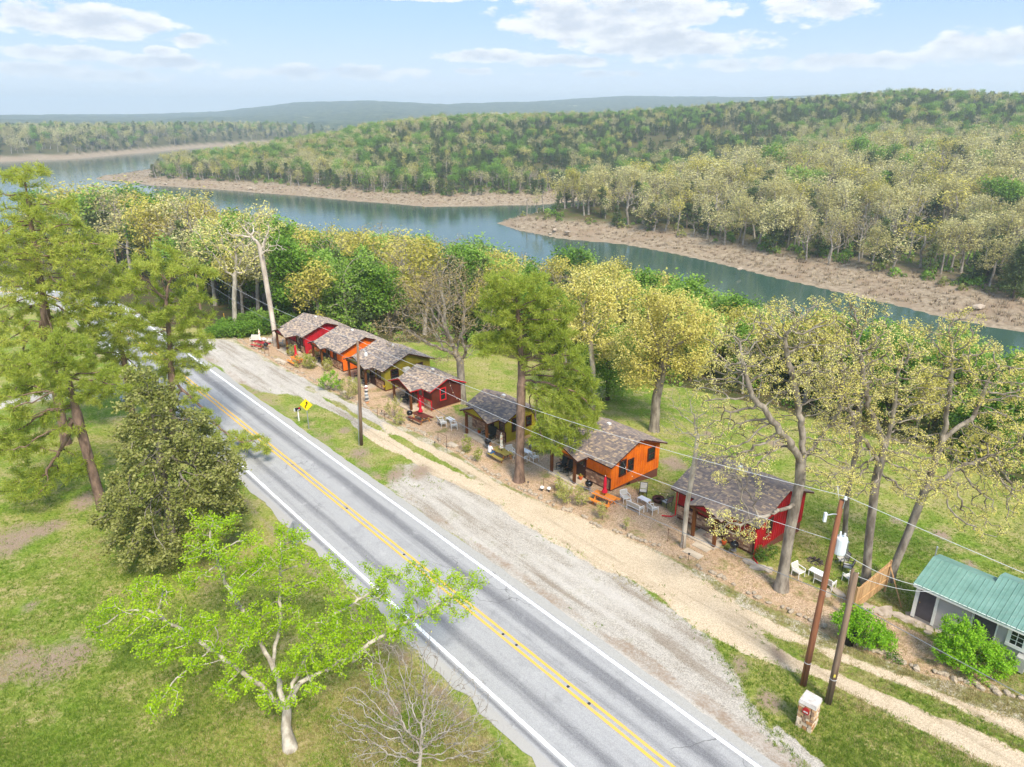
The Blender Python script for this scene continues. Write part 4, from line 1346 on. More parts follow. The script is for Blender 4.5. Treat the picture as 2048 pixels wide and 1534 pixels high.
# ------------------------------------------------------------------ shrubs
def shrub(name, label, base, blobs, n, leaf, size, per, stems=5, seed=1, r_base=.03, D=.16, bark='dark', cat='shrub', group=None, up=.4, kind='leaf', length=.2, width=.015, spread=.08):
    rg = np.random.default_rng(seed)
    b = foot(*base)
    bl = []
    for q in blobs:
        u, v, ru, rv = q[:4]
        y = b[1] + (q[4] if len(q) > 4 else 0) + (base[1] - v) * .006
        c = at(u, v, y); k = mpp(u, v, y)
        bl.append((c[0], c[1], c[2], ru * k, ru * k, rv * k))
    A = blob_points(bl, n, rg, .3)
    A = A[A[:, 2] > height(A[:, 0], A[:, 1]) + .1]
    P_, par = colonize(A, [b - np.array([0, 0, .1]), b + np.array([0, 0, .25])], D, D * 1.05, rg, (0, 0, .1), .25)
    Vb, Fb, c, dn = branch_mesh(P_, par, .006, r_base, 1.0, 5, 3)
    Vl, Fl = foliage(P_, par, c, dn, rg, kind, size, per, spread, 4, 1.0, length, width, up, .5)
    o = empty(name, b)
    tag(o, label, cat, group)
    link('stems', mesh_np('stems', Vb - b, [Fb], [BARK[bark]]), o)
    link('foliage', mesh_np('foliage', Vl - b, [Fl], [LEAF[leaf]]), o)
    return o


shrub('shrub', 'bright yellow green bush beside the black bin and poles', (1735, 1292), [(1735, 1262, 45, 28), (1690, 1245, 30, 22), (1765, 1280, 30, 22), (1720, 1230, 35, 18), (1780, 1300, 24, 14)], 620, 'bright', .055, 20, seed=51)
shrub('shrub', 'largest bright green bush in front of the grey shed', (1945, 1340), [(1945, 1300, 65, 34), (1900, 1300, 35, 30), (1990, 1320, 40, 26), (1930, 1260, 45, 22), (1950, 1335, 60, 18)], 800, 'bright', .055, 22, seed=52)
shrub('shrub', 'feathery bright green bush by the stone edging near the olive cabin', (660, 782), [(660, 757, 20, 18), (645, 765, 12, 12), (676, 768, 14, 12)], 260, 'bright', .06, 16, seed=53, D=.22)
shrub('shrub', 'low green bush at the corner of the near red cabin', (1530, 1122), [(1528, 1108, 22, 13), (1545, 1100, 14, 10)], 200, 'shrub', .05, 14, seed=54)
shrub('shrub', 'small green clump at the foot of the bright bush', (1790, 1322), [(1790, 1316, 20, 9)], 90, 'shrub', .05, 12, seed=55)
WEEDS = [(695, 800, 18, 26), (712, 790, 14, 20), (788, 838, 20, 24), (800, 850, 14, 14), (640, 715, 22, 12), (605, 735, 22, 14), (1130, 1010, 18, 26), (1162, 1015, 16, 26), (1118, 985, 10, 20), (1205, 1040, 12, 22), (1252, 1062, 7, 16), (935, 905, 12, 20), (955, 925, 10, 16), (585, 712, 14, 12), (620, 738, 14, 16), (655, 742, 12, 14)]
WL = ['beside the street lamp pole', 'just right of the street lamp pole', 'in front of the brown cabin porch', 'at the stone edging near the brown cabin', 'below the far red cabin porch', 'at the edging by the far orange table', 'tall clump left of the near orange table', 'fuller clump left of the near orange table', 'thin clump by the garden gate', 'sprig in front of the orange picnic table', 'small sprig near the patio bench', 'by the small olive cabin porch', 'near the person at the olive table', 'near the far red picnic table', 'near the far orange picnic table', 'by the far orange cabin porch']
for i, ((u, v, ru, rv), wl_) in enumerate(zip(WEEDS, WL)):
    shrub('garden_weeds', 'thin yellowish stems of weeds ' + wl_, (u, v), [(u, v - rv, ru, rv)], 110, 'weed', .05, 16, seed=60 + i, r_base=.02, D=.2, cat='plant', group='weeds along the yard edging')
HB = [(432, 662, 22, 12), (455, 660, 24, 14), (480, 658, 26, 16), (505, 655, 24, 15), (530, 652, 22, 16), (448, 648, 20, 12), (495, 640, 24, 14), (520, 636, 22, 14), (575, 640, 20, 12)]
for i, (u, v, ru, rv) in enumerate(HB):
    shrub('hedge_bush', 'dense bright green hedge bush, ' + ['leftmost of the front row', 'second in the front row', 'middle of the front row', 'fourth in the front row', 'front row end by the dead tree', 'left one behind the front row', 'middle one behind the front row', 'behind the front row near the dead tree', 'right of the dead tree trunk'][i], (u, v + rv), [(u, v, ru, rv), (u + 6, v - 5, ru * .7, rv * .7)], 260, 'green', .11, 20, seed=90 + i, r_base=.04, D=.35, group='bushes of the hedge by the dead tree', spread=.16)


# ------------------------------------------------------------------ low growth nobody could count
def tuft_mesh(name, leaf, nb, hgt, spread, wid, rg):
    a = rg.uniform(0, 6.283, nb); q = rg.uniform(0, spread, nb)
    B0 = np.stack([np.cos(a) * q, np.sin(a) * q, np.zeros(nb)], 1)
    lean = np.stack([np.cos(a), np.sin(a), np.zeros(nb)], 1) * rg.uniform(.1, .7, (nb, 1)) * hgt
    T0 = B0 + lean + np.array([0, 0, 1]) * hgt * rg.uniform(.6, 1.1, (nb, 1))
    sd = np.stack([-np.sin(a), np.cos(a), np.zeros(nb)], 1) * wid
    V_ = np.stack([B0 - sd, B0 + sd, T0], 1).reshape(-1, 3)
    return mesh_np(name, V_, [np.arange(nb * 3).reshape(nb, 3)], [LEAF[leaf]])


def bush_mesh(name, leaf, rg, n=90, size=.2, rad=.9, hgt=1.2):
    d = rg.normal(0, 1, (n, 3)); d /= np.linalg.norm(d, axis=1, keepdims=True)
    C = d * rad * rg.uniform(.45, 1, (n, 1)) ** .5
    C[:, 2] = np.abs(C[:, 2]) * hgt / rad + .1
    V_, F_ = leaf_quads(C, size, rg, .2)
    return mesh_np(name, V_, [F_], [LEAF[leaf]])


rg = np.random.default_rng(5)
# lawn tufts near the camera
n = 170000
u = rg.uniform(-60, 2110, n); v = 560 + (1560 - 560) * rg.uniform(0, 1, n) ** .6
D3 = np.array([px_dir(a_, b_) for a_, b_ in zip(u, v)])
t = -CAM_H / D3[:, 2]
X, Y = D3[:, 0] * t, D3[:, 1] * t
MKg = masks(X, Y)
S_, W_ = X * RD[0] + Y * RD[1], X * RN[0] + Y * RN[1]
cover = 1 - np.maximum.reduce([MKg['grey'], MKg['tan'], .9 * MKg['dirt'], .75 * MKg['litter'], MKg['forest'], ((W_ > 15.6) & (W_ < 24.8)) * 1.0])
ok = (rg.uniform(0, 1, n) < cover * (.25 + 1.1 * fnoise(X, Y, 2.5, 14))) & (np.hypot(X, Y) < 95)
X, Y = X[ok], Y[ok]
Z = height(X, Y)
dry = (fnoise(X, Y, 5, 15) + .35 * MKg['verge'][ok] + .4 * MKg['litter'][ok] + rg.normal(0, .07, len(X))) > .60
metas = [tuft_mesh('grass_tuft', 'grass', 9, .09, .13, .012, rg) for _ in range(4)] + [tuft_mesh('grass_tuft', 'drygrass', 8, .09, .13, .011, rg) for _ in range(3)]
pk = np.where(dry, 4 + rg.integers(0, 3, len(X)), rg.integers(0, 4, len(X)))
f = rg.uniform(.7, 1.4, len(X))
scatter('grass', np.stack([X, Y, Z], 1), rg.uniform(0, 6.28, len(X)), np.stack([f, f, f * rg.uniform(.7, 1.2, len(X))], 1), pk, metas, 'stuff', 'short patchy spring grass on the lawns')

# underbrush along the wood's edge and inside it
Q = polar_grid(64, 300, -37, 40, lambda r_: 2.7 + r_ * .016)
az_ = np.degrees(np.arctan2(Q[:, 0], Q[:, 1])); r_ = np.hypot(Q[:, 0], Q[:, 1]); s_ = Q @ RD; w_ = Q @ RN
rT = np.interp(az_, AZN, R_T); rN = np.interp(az_, AZN, R_N)
ok = (r_ > rT - .5 + 2 * fnoise(Q[:, 0], Q[:, 1], 6, 1)) & (r_ < rN - 2) & (w_ > 33) & ~((s_ > 88) & (w_ < 34.5))
Q = Q[ok]
metas = [bush_mesh('underbrush_clump', l_, rg, 110, .16, 1.0, 1.5) for l_ in ('green', 'shrub', 'cedar', 'green', 'yellowgreen')]
f = rg.uniform(.7, 1.6, len(Q))
scatter('undergrowth', np.stack([Q[:, 0], Q[:, 1], height(Q[:, 0], Q[:, 1]) - .1], 1), rg.uniform(0, 6.28, len(Q)), np.stack([f, f, f * rg.uniform(.8, 1.5, len(Q))], 1), rg.integers(0, 5, len(Q)), metas, 'stuff', 'green underbrush at the foot of the near wood')

# brush and shrubs on the far shore
Q = polar_grid(165, 700, -31, 42, lambda r_: 1.1 + r_ * .0045)
az_ = np.degrees(np.arctan2(Q[:, 0], Q[:, 1])); r_ = np.hypot(Q[:, 0], Q[:, 1]); rN = np.interp(az_, AZN, R_N)
Z = height(Q[:, 0], Q[:, 1])
sel = (r_ > rN + 20) & (Z > LAKE + .25) & (Z < LAKE + 3.6)
Qb, Zb = Q[sel], Z[sel]
metas = [tuft_mesh('brush_clump', 'brush', 20, .8, .9, .07, rg) for _ in range(4)]
f = rg.uniform(.5, 1.2, len(Qb))
scatter('shore_brush', np.stack([Qb[:, 0], Qb[:, 1], Zb - .05], 1), rg.uniform(0, 6.28, len(Qb)), np.stack([f * 1.2, f * 1.2, f], 1), rg.integers(0, 4, len(Qb)), metas, 'stuff', 'dry pinkish brush on the drawn-down lake shore')
sel = (r_ > rN + 20) & (Z > LAKE + 2.7) & (Z < LAKE + 5) & (rg.uniform(0, 1, len(Z)) < .22)
Qb, Zb = Q[sel], Z[sel]
metas = [bush_mesh('shore_shrub', l_, rg, 70, .3, 1.3, 1.6) for l_ in ('shrub', 'green', 'holly')]
f = rg.uniform(.6, 1.5, len(Qb))
scatter('shore_shrubbery', np.stack([Qb[:, 0], Qb[:, 1], Zb - .1], 1), rg.uniform(0, 6.28, len(Qb)), np.stack([f, f, f], 1), rg.integers(0, 3, len(Qb)), metas, 'stuff', 'green shrubs along the foot of the far forest')

# ------------------------------------------------------------------ cabins
SHING = [(0.0, srgb(122, 112, 108)), (.17, srgb(154, 140, 132)), (.36, srgb(184, 164, 146)), (.56, srgb(166, 150, 140)), (.7, srgb(204, 182, 156)), (.88, srgb(130, 122, 122))]
SHING_D = [(0.0, srgb(120, 109, 106)), (.2, srgb(146, 130, 120)), (.42, srgb(164, 144, 128)), (.62, srgb(134, 121, 114)), (.78, srgb(188, 164, 136)), (.9, srgb(122, 112, 112))]
STONE = [(0.0, srgb(150, 112, 88)), (.2, srgb(186, 150, 122)), (.42, srgb(168, 128, 102)), (.6, srgb(204, 172, 142)), (.8, srgb(128, 98, 82))]
M_SHING = mat('weathered shingles', srgb(130, 120, 112), .95, tint=SHING, bump=.3, bscale=40)
M_SHING_D = mat('dark mottled shingles', srgb(110, 98, 92), .95, tint=SHING_D, bump=.3, bscale=40)
M_STONE = mat('stone veneer', srgb(170, 135, 108), .95, tint=STONE, bump=.6, bscale=14)
M_MORTAR = mat('mortar', srgb(120, 104, 90), .95)
M_SLAB = mat('porch concrete', srgb(206, 190, 168), .9, scale=1.2, c2=srgb(178, 162, 142), bump=.2)
M_POST = mat('stained post wood', srgb(112, 66, 28), .75, scale=1.5, c2=srgb(74, 40, 18), stretch=(2, 2, .25))
M_GLASS = mat('dark window glass', srgb(38, 42, 46), .08, var=.3, spec=.6)
M_DARKTRIM = mat('dark brown trim', srgb(78, 36, 24), .75, scale=2)
M_REDTRIM = mat('bright red trim', srgb(206, 30, 40), .65, scale=2)
M_DOOR = mat('dark door', srgb(58, 34, 28), .6, scale=2)
M_FOUND = mat('buff foundation', srgb(214, 176, 130), .95, scale=1.2, c2=srgb(190, 160, 126), bump=.3)
M_BROWNF = mat('brown skirting', srgb(112, 66, 50), .9, scale=1.5)
M_WHITE = mat('white painted metal', srgb(238, 236, 232), .5, var=.08)
M_BLACK = mat('black enamel', srgb(22, 22, 24), .25, var=.2, spec=.5)
M_DGREEN = mat('dark green chair paint', srgb(38, 44, 42), .6, var=.25)
M_GALV = mat('galvanised steel', srgb(176, 180, 184), .45, metal=.6, var=.15)
M_TERRA = mat('terracotta', srgb(206, 96, 46), .85)


def wallpaint(name, c, c2):
    return mat(name, c, .72, scale=.9, c2=c2, stretch=(1, 1, 1), bump=.15, bscale=20)


def shingle_slope(mb, org, ex, ey, nrm, length_fn, height_, rg, course=.145, tab=.24):
    """tabs on a roof plane: org at the eave corner, ex along the eave, ey up the slope; length_fn(t) -> (x0, x1)"""
    nrow = int(math.ceil(height_ / course))
    org, ex, ey, nrm = map(np.asarray, (org, ex, ey, nrm))
    for i in range(nrow):
        t0 = i * course; t1 = min(height_, t0 + course * 1.02)
        x0, x1 = length_fn((t0 + t1) / 2)
        if x1 - x0 < .05:
            continue
        x = x0 - (.5 * (i % 2) + rg.uniform(0, .3)) * tab
        while x < x1:
            wd = tab * rg.uniform(.7, 1.35)
            a, b = max(x, x0), min(x + wd - .006, x1)
            x += wd
            if b - a < .03:
                continue
            lo = .03 + rg.uniform(0, .012); hi = .012
            p = [org + ex * a + ey * t0 + nrm * lo, org + ex * b + ey * t0 + nrm * lo, org + ex * b + ey * t1 + nrm * hi, org + ex * a + ey * t1 + nrm * hi,
                 org + ex * a + ey * t0 - nrm * .0, org + ex * b + ey * t0 - nrm * .0]
            mb.add(p, [(0, 1, 2, 3), (4, 5, 1, 0), (4, 0, 3), (5, 2, 1)], float(rg.uniform(0, 1)))


def window(parent, wall, c, z0, w, h, m_frame, D=None, lites=(1, 2)):
    """wall 'front' (y=0 face) or 'right' (x=0 face): c is x resp. y of the centre"""
    fr, gl, mu = MB(), MB(), MB()

    def bx(mb, a0, a1, b0, b1, p0, p1):
        if wall == 'front':
            mb.box(a0, -p1, b0, a1, -p0, b1)
        else:
            mb.box(p0, a0, b0, p1, a1, b1)
    t = .1
    bx(fr, c - w / 2 - t, c + w / 2 + t, z0 + h, z0 + h + t, -.02, .075)
    bx(fr, c - w / 2 - t, c + w / 2 + t, z0 - t, z0, -.02, .085)
    bx(fr, c - w / 2 - t, c - w / 2, z0, z0 + h, -.02, .07)
    bx(fr, c + w / 2, c + w / 2 + t, z0, z0 + h, -.02, .07)
    bx(gl, c - w / 2, c + w / 2, z0, z0 + h, -.01, .03)
    wo_ = fr.build('window', m_frame, parent)
    gl.build('pane', M_GLASS, wo_)
    for i in range(1, lites[1]):
        bx(mu, c - w / 2, c + w / 2, z0 + h * i / lites[1] - .025, z0 + h * i / lites[1] + .025, .03, .055)
    for i in range(1, lites[0]):
        bx(mu, c - w / 2 + w * i / lites[0] - .02, c - w / 2 + w * i / lites[0] + .02, z0, z0 + h, .031, .05)
    if mu.v:
        mu.build('mullion', m_frame, wo_)
    return wo_


def cabin(label, s_r, w_f, Wd, Dp, he, slope, porch, wall_m, trim_m, found_m, siding, front_w, right_w, door, zf=-.1, dark=False, seed=1, vents=(), light=True):
    """porch: (x0, x1, depth, roof half overhang); local x runs right along the front, y to the back, z up"""
    rg = np.random.default_rng(seed)
    p = SW(s_r, w_f, zf)
    C = empty('cabin', p, ROT)
    tag(C, label, 'cabin', 'cabins in a row along the gravel drive')
    hr = he + slope * Dp / 2
    mb = MB().prism([(0, 0), (Dp, 0), (Dp, he), (Dp / 2, hr), (0, he)], 'x', -Wd, 0)
    mb.build('wall', wall_m, C)
    f = MB().box(-Wd + .03, .03, -2.2, -.03, Dp - .03, -.003)
    fo = f.build('foundation', found_m, C)
    for (yv, zv) in vents:
        MB().box(-.04, yv - .2, zv - .1, 0.0, yv + .2, zv + .1).build('vent', M_BLACK, fo)
    # siding
    sd = MB()
    x0p, x1p, pd, poh = porch
    wz = .98
    if siding == 'lap':
        z = .02
        while z < he - .05:
            z1 = min(z + .155, he)
            if z > wz - .1:
                sd.add([(-Wd, -.028, z), (0, -.028, z), (0, -.006, z1), (-Wd, -.006, z1), (-Wd, 0, z), (0, 0, z)], [(0, 1, 2, 3), (4, 5, 1, 0)])
            z += .15
        z = .02
        while z < hr - .1:
            z1 = z + .155
            y0 = max(0, (z1 - he) / slope) if z1 > he else 0
            for xs, sg in ((0, 1), (-Wd, -1)):
                sd.add([(xs + sg * .028, y0, z), (xs + sg * .028, Dp - y0, z), (xs + sg * .006, Dp - y0, z1), (xs + sg * .006, y0, z1), (xs, y0, z), (xs, Dp - y0, z)], [(0, 1, 2, 3) if sg > 0 else (3, 2, 1, 0), (4, 5, 1, 0) if sg > 0 else (0, 1, 5, 4)])
            z += .15
    else:
        x = -Wd + .15
        while x < -.05:
            sd.box(x - .022, -.026, wz + .02, x + .022, -.001, he)
            x += .3
        y = .15
        while y < Dp:
            zt = he + slope * min(y, Dp - y)
            sd.box(.001, y - .022, .01, .026, y + .022, zt)
            sd.box(-Wd - .026, y - .022, .01, -Wd - .001, y + .022, zt)
            y += .3
    sd.build('siding', wall_m, C, kind='stuff')
    # stone wainscot on the front
    st = MB()
    st.box(-Wd, -.02, 0, 0, -.001, wz - .06, 0.9)
    z = .0
    while z < wz - .1:
        hz = min(rg.uniform(.12, .2), wz - .06 - z)
        x = -Wd
        while x < 0:
            wd = rg.uniform(.16, .42)
            a, b = x + .012, min(x + wd, 0) - .006
            x += wd
            if b - a < .04 or (a < door + .5 and b > door - .5):
                continue
            pr = .03 + rg.uniform(0, .035)
            k = [rg.uniform(0, .015) for _ in range(4)]
            st.add([(a, -.015, z + .008), (b, -.015, z + .008), (b, -.015, z + hz - .006), (a, -.015, z + hz - .006), (a + k[0], -pr, z + .014), (b - k[1], -pr, z + .014), (b - k[2], -pr, z + hz - .014), (a + k[3], -pr, z + hz - .014)],
                   [(4, 5, 6, 7), (0, 1, 5, 4), (1, 2, 6, 5), (2, 3, 7, 6), (3, 0, 4, 7)], float(rg.uniform(0, 1)))
        z += hz
    so_ = st.build('stone_veneer', M_STONE, C, tint=True, kind='stuff')
    cap = MB()
    cap.box(-Wd, -.09, wz - .06, door - .48, -.012, wz + .01)
    cap.box(door + .48, -.09, wz - .06, .0, -.012, wz + .01)
    cap.build('ledge', trim_m, so_)
    cn = MB().box(-.1, -.08, 0, .0, -.001, wz - .06)
    cn.build('corner_board', trim_m, C)
    # door
    dm = MB().box(door - .44, -.055, .05, door + .44, -.002, 2.05)
    dd = dm.build('door', M_DOOR if trim_m is not M_REDTRIM else M_REDTRIM, C)
    MB().box(door - .53, -.07, 0, door - .44, -.001, 2.13).box(door + .44, -.07, 0, door + .53, -.001, 2.13).box(door - .44, -.07, 2.05, door + .44, -.001, 2.13).build('door_frame', trim_m, dd)
    MB().box(door - .28, -.062, 1.05, door + .28, -.056, 1.85).build('door_pane', M_GLASS, dd)
    MB().lathe([(.03, 0), (.035, .02), (.02, .05)], (door + .36, -.09, 1.0), 8).build('handle', M_GALV, dd)
    for (c, z0, w, h) in front_w:
        window(C, 'front', c, z0, w, h, trim_m)
    for (c, z0, w, h) in right_w:
        window(C, 'right', c, z0, w, h, trim_m)
    # main roof
    ov, gv = .45, .38
    th_ = .12
    ze = he - slope * ov + .04
    nl = math.hypot(1, slope)
    n_f = np.array([0, -slope, 1]) / nl
    n_b = np.array([0, slope, 1]) / nl
    ms = M_SHING_D if dark else M_SHING
    zr = hr + .04
    deck = MB()
    deck.prism([(-ov, ze), (Dp / 2, zr), (Dp / 2, zr + th_), (-ov, ze + th_)], 'x', -Wd - gv, gv)
    deck.prism([(Dp + ov, ze), (Dp + ov, ze + th_), (Dp / 2, zr + th_ - .002), (Dp / 2, zr)], 'x', -Wd - gv, gv)
    RF = deck.build('roof', trim_m, C)
    sh = MB()
    Ls = math.hypot(Dp / 2 + ov, slope * (Dp / 2 + ov))
    shingle_slope(sh, (-Wd - gv - .03, -ov - .03, ze + th_ - .03 * slope), (1, 0, 0), (0, 1 / nl, slope / nl), n_f, lambda t: (0, Wd + 2 * gv + .06), Ls + .03, rg)
    shingle_slope(sh, (gv + .03, Dp + ov + .03, ze + th_ - .03 * slope), (-1, 0, 0), (0, -1 / nl, slope / nl), n_b, lambda t: (0, Wd + 2 * gv + .06), Ls + .03, rg)
    # ridge caps
    x = -Wd - gv
    while x < gv:
        sh.add([(x, Dp / 2 - .16, zr + th_ - .16 * slope + .035), (x + .34, Dp / 2 - .16, zr + th_ - .16 * slope + .05), (x + .34, Dp / 2, zr + th_ + .06), (x, Dp / 2, zr + th_ + .045),
                (x + .34, Dp / 2 + .16, zr + th_ - .16 * slope + .05), (x, Dp / 2 + .16, zr + th_ - .16 * slope + .035)], [(0, 1, 2, 3), (3, 2, 4, 5)], float(rg.uniform(0, 1)))
        x += .3
    MB().box(-Wd * .62, Dp * .5 + .25, zr + .02, -Wd * .62 + .28, Dp * .5 + .5, zr + .16).build('roof_vent', M_WHITE, RF)
    # porch roof: a gable facing the road
    xc = (x0p + x1p) / 2
    hw = (x1p - x0p) / 2 + poh
    ps = slope * .95
    yf = -pd - .35
    zpe = ze + .02
    zpr = zpe + ps * hw
    yb_e = -ov                                  # where the eave meets the main eave
    yb_r = (zpr - ze) / slope - ov              # where the ridge runs into the main slope
    for sg in (-1, 1):
        xe = xc + sg * hw
        v8 = [(xe, yf, zpe), (xc, yf, zpr), (xc, yb_r, zpr), (xe, yb_e, zpe)]
        v8 += [(a, b, c + th_) for a, b, c in v8]
        fs = [(0, 3, 2, 1), (4, 5, 6, 7), (0, 1, 5, 4), (1, 2, 6, 5), (2, 3, 7, 6), (3, 0, 4, 7)]
        if sg > 0:
            fs = [tuple(reversed(q)) for q in fs]
        MB().add(v8, fs).build('porch_roof', trim_m, RF)
        npl = math.hypot(1, ps)
        Lp = hw * npl
        nrm = np.array([sg * ps, 0, 1]) / npl
        # along the eave from front to back; up the slope to the porch ridge
        def lf(t, yb_e=yb_e, yb_r=yb_r, Lp=Lp):
            return (0, (yb_e + (yb_r - yb_e) * t / Lp) - yf + .05)
        shingle_slope(sh, (xe + sg * .03, yf - .03, zpe + th_ - .03 * ps), (0, 1, 0), (-sg / npl, 0, ps / npl), nrm, lf, Lp + .03, rg)
    sh.build('shingles', ms, RF, tint=True, kind='stuff')
    # porch
    MB().box(x0p - .2, -pd - .25, -1.2, x1p + .2, -.09, -.02).build('porch_floor', M_SLAB, C)
    for xp in (x0p, x1p):
        MB().box(xp - .1, -pd - .1, -.02, xp + .1, -pd + .1, zpe + .02).build('post', M_POST, C)
    MB().box(x0p - .35, -pd - .09, zpe - .12, x1p + .35, -pd + .09, zpe + .06).build('beam', M_POST, C)
    gb = MB().prism([(xc - hw + .25, zpe + .07), (xc + hw - .25, zpe + .07), (xc, zpr - .03)], 'y', -pd - .04, -pd + .04)
    gb.build('porch_gable', wall_m, C)
    if light:
        MB().lathe([(.03, 0), (.07, .05), (.06, .14), (.02, .18)], (door + .68, -.12, 1.75), 8).build('wall_lamp', M_WHITE, C)
    return C


RED = wallpaint('deep red siding', srgb(178, 18, 30), srgb(146, 12, 22))
RED2 = wallpaint('bright red siding', srgb(186, 20, 36), srgb(150, 14, 26))
ORG = wallpaint('orange siding', srgb(236, 122, 20), srgb(212, 100, 12))
ORG2 = wallpaint('strong orange siding', srgb(240, 112, 14), srgb(216, 92, 8))
OLV = wallpaint('mustard olive siding', srgb(164, 148, 28), srgb(138, 124, 20))
OLV2 = wallpaint('olive siding', srgb(158, 144, 44), srgb(132, 120, 34))
BRN = wallpaint('chestnut brown siding', srgb(98, 40, 24), srgb(74, 28, 18))

CB = {}
CBP = {7: (19.8, 38.1), 6: (31.6, 37.25), 5: (43.3, 36.65), 4: (53.6, 35.9), 3: (61.3, 35.3), 2: (69.55, 34.85), 1: (78.0, 34.35)}
CB[7] = cabin('deep red cabin nearest the transformer pole, oak in front', *CBP[7], 6.2, 6.2, 2.3, .43, (-3.9, -2.2, 1.3, .55), RED, M_DARKTRIM, M_BROWNF, 'batten',
              [(-5.0, 1.02, .8, .55)], [(1.6, 1.1, .5, .85), (4.2, 1.2, .7, .9)], -2.75, dark=True, seed=7)
CB[6] = cabin('bright orange cabin beside the red umbrella, tall pine at its corner', *CBP[6], 5.6, 5.8, 2.25, .40, (-5.2, -2.65, 1.3, .6), ORG, M_DARKTRIM, M_BROWNF, 'batten',
              [(-4.4, 1.05, .8, .7)], [(1.25, .95, .6, 1.15), (2.2, 1.05, .5, .85), (4.7, 1.15, .7, .95)], -3.15, dark=True, seed=6, vents=((2.1, -.22),))
CB[5] = cabin('small mustard olive cabin with deep porch behind the seated person', *CBP[5], 4.85, 3.5, 2.2, .44, (-3.9, -1.0, 1.4, .55), OLV, M_DARKTRIM, M_FOUND, 'lap',
              [(-.55, 1.0, .55, .95)], [(1.0, .95, .6, 1.1), (2.6, 1.0, .5, .8)], -2.2, dark=True, seed=5)
CB[4] = cabin('chestnut brown cabin with bright red trim', *CBP[4], 4.75, 3.5, 2.15, .42, (-4.55, -1.5, 1.45, .5), BRN, M_REDTRIM, M_FOUND, 'lap',
              [(-3.6, 1.05, .7, .7)], [(1.3, .85, .55, 1.1)], -1.9, seed=4, vents=((2.0, -.35),))
CB[3] = cabin('long olive cabin behind the street lamp pole', *CBP[3], 5.75, 5.7, 2.25, .39, (-5.5, -1.95, 1.15, .5), OLV2, M_DARKTRIM, M_BROWNF, 'lap',
              [(-1.15, .98, .6, 1.1), (-4.9, 1.0, .6, .9)], [(1.2, .8, .8, 1.2), (4.3, 1.1, .7, .9)], -2.4, seed=3)
CB[2] = cabin('orange cabin with long grey roof between the far red and olive cabins', *CBP[2], 5.45, 5.6, 2.25, .39, (-5.2, -3.1, 1.0, .5), ORG2, M_DARKTRIM, M_BROWNF, 'lap',
              [(-1.7, .98, .65, 1.05)], [(3.6, 1.9, .4, .4)], -3.4, seed=2)
CB[1] = cabin('far bright red cabin beside the dead tree', *CBP[1], 5.3, 5.6, 2.25, .38, (-4.1, -1.35, 1.65, .45), RED2, M_DARKTRIM, M_BROWNF, 'lap',
              [(-.75, .98, .5, 1.0)], [(3.8, 1.9, .4, .4)], -1.75, seed=1)
# wall air conditioner of the long olive cabin, downspouts of the near red cabin
MB().box(.03, 2.2, 1.55, .45, 2.9, 2.0).build('air_conditioner', M_WHITE, CB[3])
MB().tube([(.12, -.12, 2.1), (.12, -.12, .05), (.25, -.4, -.05), (.8, -.75, -.1)], .05, 6).build('downspout', M_REDTRIM, CB[7])
MB().tube([(-6.25, -.12, 2.0), (-6.25, -.12, .08), (-6.4, -.35, -.03), (-7.0, -.7, -.08)], .05, 6).build('downspout', M_REDTRIM, CB[7])

# ------------------------------------------------------------------ the grey shed with a green metal roof
M_GREYS = mat('grey lap siding', srgb(186, 178, 176), .75, scale=1)
M_WTRIM = mat('white trim boards', srgb(236, 234, 228), .7, var=.1)
M_GREENR = mat('green roof metal', srgb(116, 152, 140), .5, scale=.8, c2=srgb(98, 134, 122), weather=.12, spec=.4)
M_CHAR = mat('charcoal screen door', srgb(84, 78, 84), .8)
sp = SW(10.55, 39.75, -.2)
SH = empty('shed', sp, ROT)
tag(SH, 'long grey shed with green ribbed metal roof and white trim', 'shed')
Lx, he, dl, dr = 9.5, 2.1, 2.15, 2.75
MB().box(.02, .03, -1.5, Lx, 3.0, he + .1).build('wall', M_GREYS, SH)
sd = MB()
z = 0
while z < he - .05:
    sd.add([(.02, 0, z), (Lx, 0, z), (Lx, .022, z + .105), (.02, .022, z + .105), (.02, .03, z), (Lx, .03, z)], [(0, 1, 2, 3), (4, 5, 1, 0)])
    sd.add([(0, 3.0, z), (0, .03, z), (.018, .03, z + .105), (.018, 3.0, z + .105)], [(0, 1, 2, 3)])
    z += .1
sd.build('siding', M_GREYS, SH, kind='stuff')
for (x0, x1) in ((.22, 1.05), (3.0, 4.05)):
    d_ = MB().box(x0, -.04, .02, x1, .0, 2.0).build('door', M_CHAR, SH)
    MB().lathe([(.03, 0), (.035, .03), (.02, .05)], (x0 + .1, -.07, 1.0), 8).build('handle', mat('brass knob', srgb(170, 130, 60), .4, metal=.8), d_)
for x0, wd_ in ((0.0, .2), (1.07, .15), (2.88, .06), (2.96, .03), (4.07, .06), (6.9, .05)):
    MB().box(x0, -.05, -.1, x0 + wd_, .004, he).build('trim_board', M_WTRIM, SH)
MB().box(-.1, -.36, he - .08, Lx, -.32, he + .12).build('fascia', M_WTRIM, SH)
MB().box(.2, -.03, 2.0, 7.5, .002, 2.06).build('trim_board', M_WTRIM, SH)
wf = MB()
wx0, wx1, wz0, wz1 = 4.75, 5.35, 1.02, 1.85
wf.box(wx0 - .16, -.06, wz1, wx1 + .16, 0, wz1 + .16).box(wx0 - .16, -.07, wz0 - .18, wx1 + .16, 0, wz0).box(wx0 - .16, -.055, wz0, wx0, 0, wz1).box(wx1, -.055, wz0, wx1 + .16, 0, wz1)
wo_ = wf.build('window', M_WTRIM, SH)
